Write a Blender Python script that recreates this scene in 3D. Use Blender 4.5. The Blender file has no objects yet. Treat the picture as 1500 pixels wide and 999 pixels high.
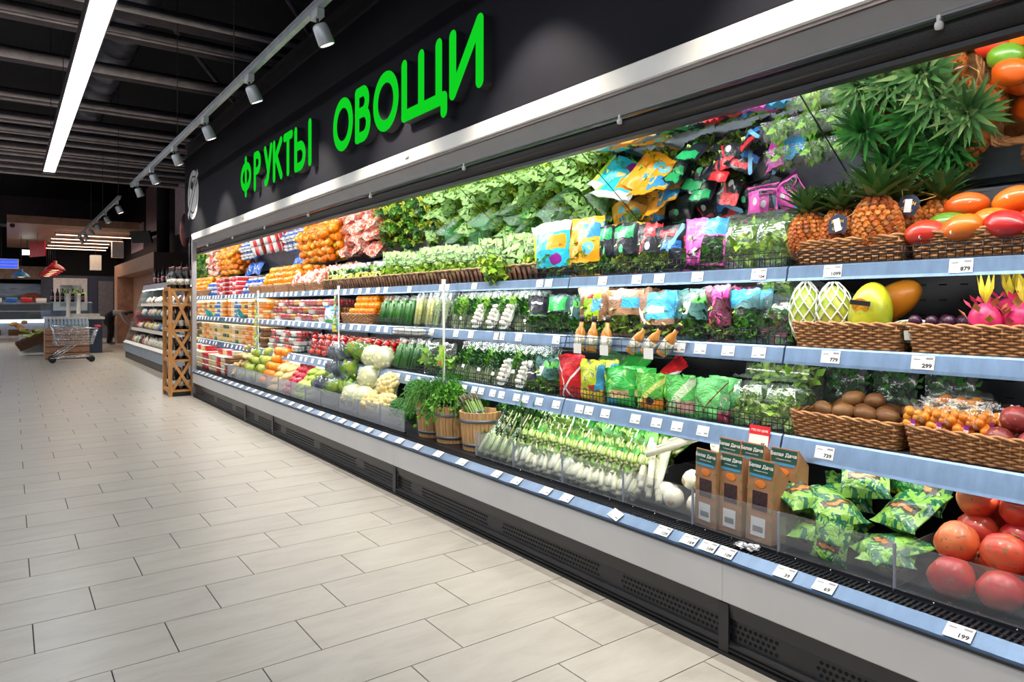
import bpy, math, random
from mathutils import Vector, Matrix, Euler, noise
SC = bpy.context.scene
COL = SC.collection
PI = math.pi
# ---------------------------------------------------------------- camera
FPX, U0, V0, TH, HC = 1012.0, 750.0, 448.0, math.atan2(740, 1012), 1.2
CT, ST = math.cos(TH), math.sin(TH)
cam_d = bpy.data.cameras.new('camera'); cam = bpy.data.objects.new('camera', cam_d); COL.objects.link(cam)
cam_d.sensor_fit = 'HORIZONTAL'; cam_d.sensor_width = 36.0; cam_d.lens = FPX / 1500 * 36
cam_d.shift_y = -(499.5 - V0) / 1500; cam_d.clip_start = 0.05; cam_d.clip_end = 200
cam.location = (0, 0, HC); cam.rotation_euler = (PI / 2, 0, -TH)
SC.camera = cam
# ---------------------------------------------------------------- world, exposure
W = bpy.data.worlds.new('world'); SC.world = W; W.use_nodes = True
W.node_tree.nodes['Background'].inputs[0].default_value = (0.28, 0.30, 0.60, 1)
W.node_tree.nodes['Background'].inputs[1].default_value = 0.12
SC.view_settings.view_transform = 'Standard'; SC.view_settings.look = 'None'
SC.view_settings.gamma = 1; SC.view_settings.use_curve_mapping = False
SC.view_settings.exposure = 0.3

def area(name, loc, rot, sx, sy, power, col=(1, 1, 1), spread=180):
    d = bpy.data.lights.new(name, 'AREA'); d.shape = 'RECTANGLE'; d.size = sx; d.size_y = sy
    d.energy = power; d.color = col; d.spread = math.radians(spread)
    o = bpy.data.objects.new(name, d); COL.objects.link(o); o.location = loc; o.rotation_euler = rot
    return o
# lamps inside the case: under the canopy and under each shelf; ceiling luminaire; added fill rows over the side aisles
E_CANOPY, E_SHELF, E_CEIL, E_SPOT = 62, 9, 58, 70
COOL = (0.96, 0.98, 1.0); WARM = (1.0, 0.9, 0.74)
area('canopy_lamp_light', (2.168, 4.7, 1.924), (0, math.radians(-30), 0), 0.03, 10.2, E_CANOPY, (1, 0.97, 0.92))
for _x, _z, _e in ((2.40, 1.285, 1.0), (2.385, 0.985, 1.0), (2.37, 0.63, 0.6)):
    area('shelf_lamp_light', (_x, 4.7, _z), (0, math.radians(-35), 0), 0.03, 10.3, E_SHELF * _e, (1, 0.98, 0.94))
area('ceiling_lamp_light', (0.51, 5.2, 3.19), (0, 0, 0), 0.14, 14.4, E_CEIL, (0.86, 0.93, 1.0))
area('aisle_fill_light', (-2.2, 14.0, 3.19), (0, 0, 0), 0.14, 32, 210, (0.9, 0.94, 1.0))  # added fill over an unseen side aisle, brightens the far area
area('aisle_fill_light', (-5.0, 14.0, 3.19), (0, 0, 0), 0.14, 32, 210, (0.9, 0.94, 1.0))  # second added fill row, also out of view

# ---------------------------------------------------------------- pixel helpers (directions only; planes give distance)
def ray(u, v=V0):
    r = (u - U0) / FPX
    return CT * r + ST, CT - ST * r, (V0 - v) / FPX
def Yu(u, X):
    d = ray(u); return X * d[1] / d[0]
def Zv(u, v, X):
    d = ray(u, v); return HC + X * d[2] / d[0]
def onY(u, v, Y):
    d = ray(u, v); t = Y / d[1]; return d[0] * t, Y, HC + d[2] * t
def onZ(u, v, z):
    d = ray(u, v); t = (z - HC) / d[2]; return d[0] * t, d[1] * t, z

# ---------------------------------------------------------------- mesh builder
class MB:
    def __init__(s): s.v = []; s.f = []; s.m = []; s.uv = None
    def add(s, vs, fs, mi=0):
        o = len(s.v); s.v.extend(vs)
        for f in fs: s.f.append(tuple(i + o for i in f)); s.m.append(mi)
        return s
    def box(s, x0, y0, z0, x1, y1, z1, mi=0):
        if x0 > x1: x0, x1 = x1, x0
        if y0 > y1: y0, y1 = y1, y0
        if z0 > z1: z0, z1 = z1, z0
        return s.add([(x0, y0, z0), (x1, y0, z0), (x1, y1, z0), (x0, y1, z0), (x0, y0, z1), (x1, y0, z1), (x1, y1, z1), (x0, y1, z1)],
              [(0, 3, 2, 1), (4, 5, 6, 7), (0, 1, 5, 4), (1, 2, 6, 5), (2, 3, 7, 6), (3, 0, 4, 7)], mi)
    def prism(s, prof, y0, y1, mi=0):          # profile (x,z) swept along y
        n = len(prof)
        vs = [(x, y0, z) for x, z in prof] + [(x, y1, z) for x, z in prof]
        fs = [(i, (i + 1) % n, n + (i + 1) % n, n + i) for i in range(n)] + [tuple(range(n))[::-1], tuple(range(n, 2 * n))]
        return s.add(vs, fs, mi)
    def tube(s, pts, r, n=6, mi=0, caps=True, closed=False):
        pts = [Vector(p) for p in pts]; k = len(pts); vs = []
        rr = r if isinstance(r, (list, tuple)) else [r] * k
        up = None
        for i, p in enumerate(pts):
            if closed: t = pts[(i + 1) % k] - pts[i - 1]
            else: t = pts[min(i + 1, k - 1)] - pts[max(i - 1, 0)]
            t = t.normalized() if t.length > 1e-9 else Vector((0, 0, 1))
            if up is None:
                up = Vector((0, 0, 1)) if abs(t.z) < 0.9 else Vector((1, 0, 0))
            a = t.cross(up)
            if a.length < 1e-5: a = t.cross(Vector((0, 1, 0.01)))
            a.normalize(); b = a.cross(t).normalized(); up = b
            for j in range(n):
                an = 2 * PI * j / n
                q = p + (a * math.cos(an) + b * math.sin(an)) * rr[i]; vs.append(tuple(q))
        fs = []
        for i in range(k if closed else k - 1):
            i2 = (i + 1) % k
            for j in range(n):
                j2 = (j + 1) % n; fs.append((i * n + j, i * n + j2, i2 * n + j2, i2 * n + j))
        if caps and not closed:
            fs.append(tuple(range(n))[::-1]); fs.append(tuple(range((k - 1) * n, k * n)))
        return s.add(vs, fs, mi)
    def lathe(s, prof, n=16, c=(0, 0, 0), mi=0, fn=None):      # profile [(r,z)] about z
        vs = []; fs = []; k = len(prof)
        for r, z in prof:
            for j in range(n):
                a = 2 * PI * j / n; rr = r * (fn(a, z) if fn else 1)
                vs.append((c[0] + rr * math.cos(a), c[1] + rr * math.sin(a), c[2] + z))
        for i in range(k - 1):
            for j in range(n):
                j2 = (j + 1) % n; fs.append((i * n + j, i * n + j2, (i + 1) * n + j2, (i + 1) * n + j))
        fs.append(tuple(range(n))[::-1]); fs.append(tuple(range((k - 1) * n, k * n)))
        return s.add(vs, fs, mi)
    def ell(s, c, r, nu=12, nv=8, mi=0, fn=None, M=None):
        vs = []; fs = []
        if not isinstance(r, (tuple, list)): r = (r, r, r)
        for i in range(nv + 1):
            t = PI * i / nv
            for j in range(nu):
                a = 2 * PI * j / nu
                p = Vector((math.sin(t) * math.cos(a), math.sin(t) * math.sin(a), math.cos(t)))
                k = fn(p) if fn else 1
                p = Vector((p.x * r[0], p.y * r[1], p.z * r[2])) * k
                if M: p = M @ p
                vs.append((p.x + c[0], p.y + c[1], p.z + c[2]))
        for i in range(nv):
            for j in range(nu):
                j2 = (j + 1) % nu
                fs.append((i * nu + j, (i + 1) * nu + j, (i + 1) * nu + j2, i * nu + j2))
        return s.add(vs, fs, mi)
    def poly(s, pts, mi=0): return s.add([tuple(p) for p in pts], [tuple(range(len(pts)))], mi)
    def append(s, o, M=None, mi=None):
        off = len(s.v)
        s.v.extend([tuple(M @ Vector(p)) for p in o.v] if M else o.v)
        for f, m in zip(o.f, o.m): s.f.append(tuple(i + off for i in f)); s.m.append(m if mi is None else mi)
        return s
    def mesh(s, name, mats, smooth=True, uv=None):
        me = bpy.data.meshes.new(name); me.from_pydata(s.v, [], s.f)
        if not isinstance(mats, (list, tuple)): mats = [mats]
        for m in mats: me.materials.append(m)
        if any(s.m): me.polygons.foreach_set('material_index', s.m)
        me.polygons.foreach_set('use_smooth', [smooth] * len(s.f))
        if uv:
            l = me.uv_layers.new(name='UVMap')
            fl = []
            for f in s.f:
                for i in f: fl.extend(uv[i])
            l.data.foreach_set('uv', fl)
        me.update(); return me

def rbox(w, d, h, r=0.01, seg=3, z0=0.0, top=1.0):
    """rounded-corner box (plan rounding) centred in x (depth d) and y (width w); top scales the top outline"""
    b = MB(); ring = []
    for cx, cy, a0 in ((d / 2 - r, w / 2 - r, 0), (-d / 2 + r, w / 2 - r, 90), (-d / 2 + r, -w / 2 + r, 180), (d / 2 - r, -w / 2 + r, 270)):
        for k in range(seg + 1):
            a = math.radians(a0 + 90 * k / seg); ring.append((cx + r * math.cos(a), cy + r * math.sin(a)))
    n = len(ring)
    vs = [(x, y, z0) for x, y in ring] + [(x * top, y * top, z0 + h) for x, y in ring]
    b.add(vs, [(i, (i + 1) % n, n + (i + 1) % n, n + i) for i in range(n)] + [tuple(range(n))[::-1], tuple(range(n, 2 * n))])
    return b

# ---------------------------------------------------------------- objects
def ob(name, me, parent=None, loc=(0, 0, 0), rot=(0, 0, 0), sc=(1, 1, 1), mat=None):
    o = bpy.data.objects.new(name, me); COL.objects.link(o)
    o.location = loc; o.rotation_euler = rot
    o.scale = sc if isinstance(sc, (tuple, list)) else (sc, sc, sc)
    if parent is not None: o.parent = parent
    if mat is not None:
        o.material_slots[0].link = 'OBJECT'; o.material_slots[0].material = mat
    return o
def tag(o, label, cat, group=None, kind=None):
    if label: o['label'] = label
    if cat: o['category'] = cat
    if group: o['group'] = group
    if kind: o['kind'] = kind
    return o
def struct(name, me, **k):
    o = ob(name, me, **k); o['kind'] = 'structure'; return o
def put(name, parts, label, cat, loc=(0, 0, 0), rot=(0, 0, 0), sc=1, group=None, mats=None):
    """parts: a mesh (single-mesh thing) or list of (part name, mesh, [sub-parts]) under an Empty"""
    mats = mats or {}
    if isinstance(parts, bpy.types.Mesh):
        o = ob(name, parts, None, loc, rot, sc, mats.get('')); return tag(o, label, cat, group)
    e = ob(name, None, None, loc, rot, sc); e.empty_display_size = 0.05
    for p in parts:
        c = ob(p[0], p[1], e, mat=mats.get(p[0]))
        for q in (p[2] if len(p) > 2 else []): ob(q[0], q[1], c, mat=mats.get(q[0]))
    return tag(e, label, cat, group)
RN = random.Random(11)
def rnd(a, b): return RN.uniform(a, b)

# ---------------------------------------------------------------- materials
class NT:
    def __init__(s, name):
        s.mat = bpy.data.materials.new(name); s.mat.use_nodes = True; s.t = s.mat.node_tree
        s.t.nodes.clear(); s.out = s.n('ShaderNodeOutputMaterial')
    def n(s, ty, **k):
        x = s.t.nodes.new(ty)
        for a, b in k.items(): setattr(x, a, b)
        return x
    def set(s, sock, val):
        if isinstance(val, bpy.types.NodeSocket): s.t.links.new(val, sock)
        elif isinstance(val, (tuple, list)) and len(val) == 3 and sock.type == 'RGBA': sock.default_value = (*val, 1)
        else: sock.default_value = val
    def math(s, op, a, b=0.0, c=None):
        x = s.n('ShaderNodeMath', operation=op); s.set(x.inputs[0], a); s.set(x.inputs[1], b)
        if c is not None: s.set(x.inputs[2], c)
        return x.outputs[0]
    def mix(s, f, a, b):
        x = s.n('ShaderNodeMix', data_type='RGBA'); s.set(x.inputs[0], f); s.set(x.inputs[6], a); s.set(x.inputs[7], b)
        return x.outputs[2]
    def noise(s, scale=5, detail=3, rough=0.5, vec=None, dist=0):
        x = s.n('ShaderNodeTexNoise'); x.inputs['Scale'].default_value = scale; x.inputs['Detail'].default_value = detail
        x.inputs['Roughness'].default_value = rough; x.inputs['Distortion'].default_value = dist
        if vec: s.t.links.new(vec, x.inputs['Vector'])
        return x.outputs['Fac']
    def coord(s, w='Object'): return s.n('ShaderNodeTexCoord').outputs[w]
    def ramp(s, f, stops, mode='LINEAR'):
        x = s.n('ShaderNodeValToRGB'); x.color_ramp.interpolation = mode; e = x.color_ramp.elements
        while len(e) > 1: e.remove(e[-1])
        e[0].position = stops[0][0]; e[0].color = (*stops[0][1], 1)
        for p, c in stops[1:]: q = e.new(p); q.color = (*c, 1)
        s.set(x.inputs[0], f); return x.outputs[0]
    def princ(s, col, rough=0.5, metal=0.0, spec=0.5, bump=None, bstr=0.2, bdist=0.01, coat=0.0, em=None, es=0.0, sss=0.0, trans=0.0):
        p = s.n('ShaderNodeBsdfPrincipled'); s.set(p.inputs['Base Color'], col); s.set(p.inputs['Roughness'], rough)
        s.set(p.inputs['Metallic'], metal); p.inputs['Specular IOR Level'].default_value = spec
        p.inputs['Coat Weight'].default_value = coat; p.inputs['Coat Roughness'].default_value = 0.12
        if trans: p.inputs['Transmission Weight'].default_value = trans
        if em is not None: s.set(p.inputs['Emission Color'], em); s.set(p.inputs['Emission Strength'], es)
        if bump is not None:
            b = s.n('ShaderNodeBump'); b.inputs['Strength'].default_value = bstr; b.inputs['Distance'].default_value = bdist
            s.t.links.new(bump, b.inputs['Height']); s.t.links.new(b.outputs[0], p.inputs['Normal'])
        return p.outputs[0]
    def done(s, sh): s.t.links.new(sh, s.out.inputs[0]); return s.mat

def plain(name, col, rough=0.5, metal=0.0, var=0.12, scale=8, bump=0.0, coat=0.0, spec=0.5, stretch=None):
    """colour with a little noise, per-object variation through the object's random"""
    n = NT(name); vec = n.coord('Object')
    if stretch:
        mp = n.n('ShaderNodeMapping'); mp.inputs['Scale'].default_value = stretch; n.t.links.new(vec, mp.inputs[0]); vec = mp.outputs[0]
    f = n.noise(scale, 4, 0.6, vec)
    lo = tuple(max(0, c * (1 - var * 1.6)) for c in col); hi = tuple(min(1, c * (1 + var)) for c in col)
    c = n.ramp(f, [(0.3, lo), (0.7, hi)])
    return n.done(n.princ(c, rough, metal, spec, f if bump else None, bump, 0.004, coat))
def emis(name, col, st):
    n = NT(name); e = n.n('ShaderNodeEmission'); e.inputs[0].default_value = (*col, 1); e.inputs[1].default_value = st
    return n.done(e.outputs[0])
def film(name, tint=(0.9, 0.95, 0.95), gloss=0.16, haze=0.06, rough=0.12, wr=0.5, scale=30, fres=0.35):
    """thin clear plastic: transparent with crinkled highlights and a slight haze"""
    n = NT(name); tr = n.n('ShaderNodeBsdfTransparent'); n.set(tr.inputs[0], tint)
    gl = n.n('ShaderNodeBsdfGlossy'); gl.inputs['Roughness'].default_value = rough; gl.inputs[0].default_value = (1, 1, 1, 1)
    df = n.n('ShaderNodeBsdfDiffuse'); df.inputs[0].default_value = (0.9, 0.93, 0.95, 1)
    if wr:
        b = n.n('ShaderNodeBump'); b.inputs['Strength'].default_value = wr; b.inputs['Distance'].default_value = 0.01
        n.t.links.new(n.noise(scale, 2, 0.5, n.coord('Object'), 0.6), b.inputs['Height']); n.t.links.new(b.outputs[0], gl.inputs['Normal'])
    lw = n.n('ShaderNodeLayerWeight'); lw.inputs[0].default_value = 0.25
    fac = n.math('MULTIPLY_ADD', lw.outputs['Facing'], fres, gloss)
    m1 = n.n('ShaderNodeMixShader'); m1.inputs[0].default_value = haze
    n.t.links.new(tr.outputs[0], m1.inputs[1]); n.t.links.new(df.outputs[0], m1.inputs[2])
    m2 = n.n('ShaderNodeMixShader'); n.t.links.new(fac, m2.inputs[0])
    n.t.links.new(m1.outputs[0], m2.inputs[1]); n.t.links.new(gl.outputs[0], m2.inputs[2])
    return n.done(m2.outputs[0])
def leafmat(name, cols, rough=0.45, per='island', coat=0.0):
    """leaf colours: one pick per leaf (mesh island)"""
    n = NT(name); g = n.n('ShaderNodeNewGeometry'); r = g.outputs['Random Per Island']
    k = len(cols); c = n.ramp(r, [(i / max(1, k - 1), cc) for i, cc in enumerate(cols)])
    f = n.noise(60, 2, 0.5, n.coord('Object')); c = n.mix(n.math('MULTIPLY', f, 0.35), c, tuple(x * 0.45 for x in cols[0]))
    return n.done(n.princ(c, rough, 0, 0.3, coat=coat))
def objmat(name, cols, rough=0.4, scale=9, bump=0.0, coat=0.2, speck=None):
    """fruit skin: object-random pick between colours, blotched by noise"""
    n = NT(name); oi = n.n('ShaderNodeObjectInfo'); k = len(cols); vec = n.coord('Object')
    mp = n.n('ShaderNodeVectorMath', operation='ADD'); n.t.links.new(vec, mp.inputs[0]); n.t.links.new(oi.outputs['Location'], mp.inputs[1])
    f = n.noise(scale, 3, 0.55, mp.outputs[0])
    r = n.math('ADD', n.math('MULTIPLY', oi.outputs['Random'], 0.5), n.math('MULTIPLY_ADD', f, 1.3, -0.4))
    c = n.ramp(r, [(i / max(1, k - 1), cc) for i, cc in enumerate(cols)])
    if speck: c = n.mix(n.math('GREATER_THAN', n.noise(scale * 9, 2, 0.6, mp.outputs[0]), 0.64), c, speck)
    return n.done(n.princ(c, rough, 0, 0.5, n.noise(scale * 6, 2, 0.5, vec) if bump else None, bump, 0.003, coat))
# ================================================================ THE SETTING
def tilemat():
    n = NT('floor_tile'); vec = n.coord('Object'); oi = n.n('ShaderNodeObjectInfo')
    ad = n.n('ShaderNodeVectorMath', operation='ADD'); n.t.links.new(vec, ad.inputs[0]); n.t.links.new(oi.outputs['Location'], ad.inputs[1])
    mp = n.n('ShaderNodeMapping'); mp.inputs['Scale'].default_value = (1.0, 3, 1); n.t.links.new(ad.outputs[0], mp.inputs[0])
    f = n.noise(3, 5, 0.65, mp.outputs[0], 0.4)
    c = n.ramp(f, [(0.25, (0.41, 0.375, 0.33)), (0.5, (0.50, 0.465, 0.41)), (0.78, (0.57, 0.535, 0.48))])
    c = n.mix(n.math('MULTIPLY', oi.outputs['Random'], 0.22), c, (0.36, 0.335, 0.315))
    sp = n.noise(90, 2, 0.5, ad.outputs[0]); c = n.mix(n.math('MULTIPLY', n.math('GREATER_THAN', sp, 0.73), 0.5), c, (0.2, 0.18, 0.16))
    ro = n.math('MULTIPLY_ADD', f, 0.2, 0.24)
    return n.done(n.princ(c, ro, 0, 0.45, f, 0.05, 0.003))
M_TILE = tilemat()
M_GROUT = plain('tile_grout', (0.045, 0.04, 0.04), 0.9)
floor = struct('floor', MB().box(-16, -3, -0.05, 9, 37, -0.004).mesh('floor', M_GROUT, False))
TY, TX, TJ = 0.2785, 0.610, 0.0022
tl = []
for k in range(-12, 122):
    y0 = 2.058 + k * TY
    xs = 1.293 - 0.405 * k
    xs = xs - math.floor((xs + 15) / TX) * TX
    i = 0
    while xs + i * TX < 8.6:
        x0 = xs + i * TX; i += 1
        cx, cy = x0 + TX / 2, y0 + TY / 2
        fw = ST * cx + CT * cy
        px = U0 + FPX * (CT * cx - ST * cy) / fw if fw > 0.3 else 9e9
        vis = fw > 0.8 and -150 < px < 1650 and V0 + FPX * HC / fw < 1150 and cx < 2.35
        if cx > 2.4 and cy < 10: continue
        tl.append((fw if vis else 1e3 + abs(fw), x0, y0))
tl.sort()
tme = MB().box(-TX / 2 + TJ, -TY / 2 + TJ, -0.006, TX / 2 - TJ, TY / 2 - TJ, 0).mesh('tile', M_TILE, False)
for d, x0, y0 in tl[:300]: ob('tile', tme, floor, (x0 + TX / 2, y0 + TY / 2, 0))
b = MB()
for d, x0, y0 in tl[300:]: b.box(x0 + TJ, y0 + TJ, -0.006, x0 + TX - TJ, y0 + TY - TJ, 0)
o = ob('tile_field', b.mesh('tile_field', M_TILE, False), floor); o['kind'] = 'stuff'

M_BLACK = plain('ceiling_black', (0.012, 0.012, 0.016), 0.85)
struct('ceiling', MB().box(-16, -3, 5.6, 9, 37, 5.7).mesh('ceiling', M_BLACK, False))
M_WALLD = plain('wall_dark_violet', (0.035, 0.028, 0.038), 0.8, scale=2)
struct('wall_back', MB().box(-16, 36.0, 0, 9, 36.2, 5.6).mesh('wall_back', M_WALLD, False))
struct('wall_right', MB().box(3.7, -3, 0, 3.9, 36, 5.6).mesh('wall_right', M_WALLD, False))
struct('wall_left', MB().box(-16, -3, 0, -15.8, 36, 5.6).mesh('wall_left', plain('wall_left_paint', (0.30, 0.29, 0.31), 0.8), False))

# fascia wall over the case (charcoal painted panel) with top ledges
n = NT('fascia_charcoal'); vec = n.coord('Object')
wv = n.noise(140, 2, 0.6, vec); c = n.ramp(n.noise(1.6, 3, 0.5, vec), [(0.3, (0.012, 0.012, 0.018)), (0.7, (0.017, 0.017, 0.023))])
M_FASCIA = n.done(n.princ(c, 0.75, 0, 0.12, wv, 0.15, 0.001))
fz = MB().box(2.03, -0.8, 2.155, 2.98, 10.6, 3.26)
fascia = struct('wall_fascia', fz.mesh('wall_fascia', M_FASCIA, False))
b = MB().box(2.01, -0.8, 3.262, 2.98, 10.6, 3.30).box(2.06, -0.8, 3.302, 2.98, 10.6, 3.42).box(2.03, -0.8, 3.422, 2.98, 10.6, 3.46)
struct('trim_1', b.mesh('trim_1', plain('ledge_dark', (0.02, 0.018, 0.022), 0.5), False))

# ---------------------------------------------------------------- refrigerated case
M_STEEL = plain('brushed_steel', (0.52, 0.56, 0.62), 0.32, 0.85, 0.08, 30, stretch=(20, 0.4, 20))
M_PANEL = plain('grey_front_paint', (0.58, 0.58, 0.59), 0.42, 0.0, 0.03, 3)
M_RAIL = plain('rail_blue_grey', (0.20, 0.30, 0.46), 0.22, 0.5, 0.10, 3, stretch=(3, 9, 3))
M_RAILD = plain('deck_rail_blue', (0.10, 0.17, 0.29), 0.3, 0.4, 0.10, 3, stretch=(3, 9, 3))
M_BLK = plain('black_enamel', (0.016, 0.017, 0.022), 0.38)
M_BLKR = plain('black_rubber', (0.01, 0.011, 0.014), 0.55)
M_HOLE = plain('hole_black', (0.002, 0.002, 0.003), 0.9)
M_WHITE = plain('white_paint', (0.86, 0.84, 0.80), 0.35, 0, 0.03)
M_GREYP = plain('canopy_grey', (0.36, 0.36, 0.39), 0.4, 0.1, 0.04)
M_BLIND = plain('blind_fabric', (0.045, 0.042, 0.040), 0.75, 0, 0.2, 250)
M_INNER = plain('case_inner_dark', (0.014, 0.016, 0.022), 0.35, 0.2)
M_SHELFM = plain('shelf_steel', (0.26, 0.30, 0.36), 0.35, 0.7, 0.08)
M_LED = emis('lamp_tube_emission', (1, 0.97, 0.9), 6)
n = NT('mirror_glass'); M_MIRROR = n.done(n.princ((0.93, 0.96, 0.95), 0.015, 1.0))
YA, YB = -0.6, 9.86
JN = [-0.6, 0.238, 1.488, 2.738, 3.988, 5.238, 6.488, 7.738, 8.988, 9.86]
case = ob('refrigerated_display_case', None)
tag(case, 'long open refrigerated display case with grey front, black plinth and white canopy edge', 'display case')
def cp(name, mb, mat, smooth=False, parent=case): return ob(name, mb.mesh(name, mat, smooth), parent)
# plinth: recessed black base with perforated grilles
cp('plinth', MB().prism([(2.0, 0.012), (2.0, 0.045), (2.012, 0.05), (2.012, 0.125), (2.0, 0.13), (1.99, 0.185), (2.9, 0.185), (2.9, 0.012)], YA, YB), M_BLK)
cp('floor_seal', MB().prism([(1.985, 0.0), (1.985, 0.012), (2.9, 0.012), (2.9, 0.0)], YA, YB)
   .prism([(1.991, 0.018), (1.988, 0.026), (2.0, 0.03), (2.0, 0.018)], YA, YB).prism([(1.991, 0.033), (1.988, 0.041), (2.0, 0.045), (2.0, 0.033)], YA, YB), M_BLKR)
hexv = [(math.cos(PI / 3 * k + PI / 6), math.sin(PI / 3 * k + PI / 6)) for k in range(6)]
gy = -0.4
while gy < YB - 0.7:
    b = MB()
    for i in range(36):
        for j in range(3):
            if gy < 5:
                yy = gy + 0.03 + i * 0.0195 + (j % 2) * 0.0098; zz = 0.068 + j * 0.0195
                b.poly([(2.0105, yy + 0.0066 * hx, zz + 0.0066 * hz) for hx, hz in hexv])
        if gy >= 5: pass
    if gy >= 5:
        for j in range(3): b.box(2.0105, gy + 0.03, 0.062 + j * 0.02, 2.0115, gy + 0.72, 0.072 + j * 0.02)
    h = cp('grille_holes', b, M_HOLE); h['kind'] = 'stuff'
    gy += 0.835
for y in (1.488, 3.988, 6.488, 7.4): cp('plinth_clip', MB().box(1.988, y - 0.02, 0.014, 1.998, y + 0.02, 0.18), M_BLK)
for y0, y1 in zip([YA] + JN[2:-1:2], JN[2:-1:2] + [YB]):
    cp('front_panel', MB().prism([(1.985, 0.186), (1.982, 0.19), (1.982, 0.312), (1.986, 0.318), (2.05, 0.318), (2.05, 0.186)], y0 + 0.0008, y1 - 0.0008), M_PANEL)
cp('rail_edge', MB().prism([(1.978, 0.3185), (1.978, 0.326), (2.0, 0.326), (2.0, 0.3185)], YA, YB), M_BLK)
for y0, y1 in zip(JN[:-1], JN[1:]):
    cp('price_rail', MB().prism([(1.982, 0.3262), (1.984, 0.333), (2.026, 0.3595), (2.032, 0.358), (2.032, 0.3262)], y0 + 0.0015, y1 - 0.0015), M_RAILD)
# air grille: slats across
b = MB().box(2.0322, YA, 0.30, 2.118, YB, 0.336)
cp('grille_tray', b, M_HOLE)
b = MB(); y = YA
while y < YB:
    b.box(2.036, y, 0.337, 2.112, y + 0.0075, 0.352); y += 0.0165 if y < 4 else 0.033
b.box(2.0322, YA, 0.337, 2.036, YB, 0.354).box(2.072, YA, 0.337, 2.075, YB, 0.353).box(2.112, YA, 0.337, 2.118, YB, 0.354)
g = cp('air_grille', b, M_BLK); g['kind'] = 'stuff'
cp('deck', MB().box(2.1182, YA, 0.19, 2.96, YB, 0.352), M_INNER)
cp('back_panel', MB().box(2.962, YA, 0.02, 3.0, YB, 2.1), M_INNER)
# slots of the perforated back, lower part of each bay
b = MB()
for zz in (1.16, 1.22, 1.28, 1.46, 0.86, 0.92, 0.98):
    y = -0.1
    while y < 5: b.box(2.9605, y, zz, 2.9618, y + 0.028, zz + 0.006); y += 0.075
s_ = cp('back_slots', b, M_HOLE); s_['kind'] = 'stuff'
for y in JN[1:-1]: cp('upright', MB().box(2.93, y - 0.02, 0.353, 2.9615, y + 0.02, 1.64), M_INNER)
# far end panel: grey frame outside, mirror inside
cp('end_panel', MB().box(1.985, YB + 0.006, 0.0, 3.0, YB + 0.04, 2.15), M_STEEL)
cp('end_mirror', MB().box(2.03, YB + 0.001, 0.32, 2.96, YB + 0.0055, 2.04), M_MIRROR)
cp('end_trim', MB().box(1.975, YB - 0.012, 0.325, 2.008, YB + 0.042, 2.15), M_STEEL)
# shelves: three tiers
TIER = [(2.38, 1.345), (2.36, 1.045), (2.345, 0.715)]
for ti, (xs, zs) in enumerate(TIER):
    drop = (0.048, 0.056, 0.072)[ti]; lean = (0.012, 0.016, 0.026)[ti]
    for y0, y1 in zip(JN[:-1], JN[1:]):
        s_ = cp('shelf', MB().box(xs + 0.012, y0 + 0.003, zs - 0.028, 2.955, y1 - 0.003, zs - 0.001), M_SHELFM)
        cp('price_rail', MB().prism([(xs + 0.004, zs + 0.004), (xs - 0.004, zs - 0.002), (xs - lean, zs - drop + 0.006), (xs - lean - 0.004, zs - drop - 0.004), (xs - lean + 0.01, zs - drop - 0.004), (xs + 0.0118, zs - 0.002)],
           y0 + 0.004, y1 - 0.004), M_RAIL, parent=s_)
        cp('lamp_tube', MB().prism([(xs + 0.02, zs - 0.032), (xs + 0.02, zs - 0.046), (xs + 0.034, zs - 0.046), (xs + 0.034, zs - 0.032)], y0 + 0.06, y1 - 0.06), M_LED, parent=s_)
        if y0 > -1:
            cp('bracket', MB().prism([(xs + 0.1, zs - 0.029), (2.93, zs - 0.029), (2.93, zs - 0.10), (2.88, zs - 0.10)], y1 - 0.012, y1 - 0.006), M_BLK, parent=s_)
# canopy
cp('canopy_edge', MB().prism([(1.982, 2.066), (1.976, 2.072), (1.974, 2.145), (1.982, 2.152), (2.06, 2.152), (2.06, 2.066)], YA, YB + 0.04), M_WHITE)
cp('canopy_lip', MB().prism([(1.984, 2.053), (1.984, 2.0655), (2.06, 2.0655), (2.06, 2.053)], YA, YB), plain('lip_bronze', (0.16, 0.13, 0.13), 0.4, 0.4))
cp('canopy_panel', MB().prism([(1.998, 2.0525), (2.055, 1.998), (2.062, 1.994), (2.09, 1.996), (2.09, 2.0525)], YA, YB), M_GREYP)
cp('canopy_channel', MB().prism([(2.056, 1.9965), (2.058, 1.990), (2.066, 1.990), (2.068, 1.9965)], YA, YB), M_STEEL)
b = MB(); pr = []
for k in range(9):
    a = PI * (0.5 + k / 8.0); pr.append((2.112 + 0.034 * math.cos(a), 1.957 + 0.034 * math.sin(a)))
cp('blind_roll', MB().prism(pr + [(2.15, 1.923), (2.15, 1.991)], YA, YB), M_BLIND, True)
cp('blind_bar', MB().prism([(2.10, 1.9205), (2.10, 1.905), (2.145, 1.905), (2.145, 1.9205)], YA, YB), M_BLK)
cp('canopy_top', MB().box(2.061, YA, 2.05, 2.961, YB, 2.1), M_INNER)
cp('canopy_lamp', MB().box(2.152, YA + 0.2, 1.93, 2.172, YB - 0.1, 1.95), M_LED)
hk = MB().lathe([(0.001, -0.012), (0.010, -0.010), (0.012, 0), (0.010, 0.008), (0.004, 0.012)], 10).box(-0.004, -0.005, 0.008, 0.004, 0.005, 0.03).mesh('blind_hook', M_WHITE)
y = 0.42
for yy in [Yu(u, 2.062) for u in (1376, 908, 680, 543, 452, 388, 341, 304)]:
    ob('blind_hook', hk, case, (2.060, yy, 1.968))
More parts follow.
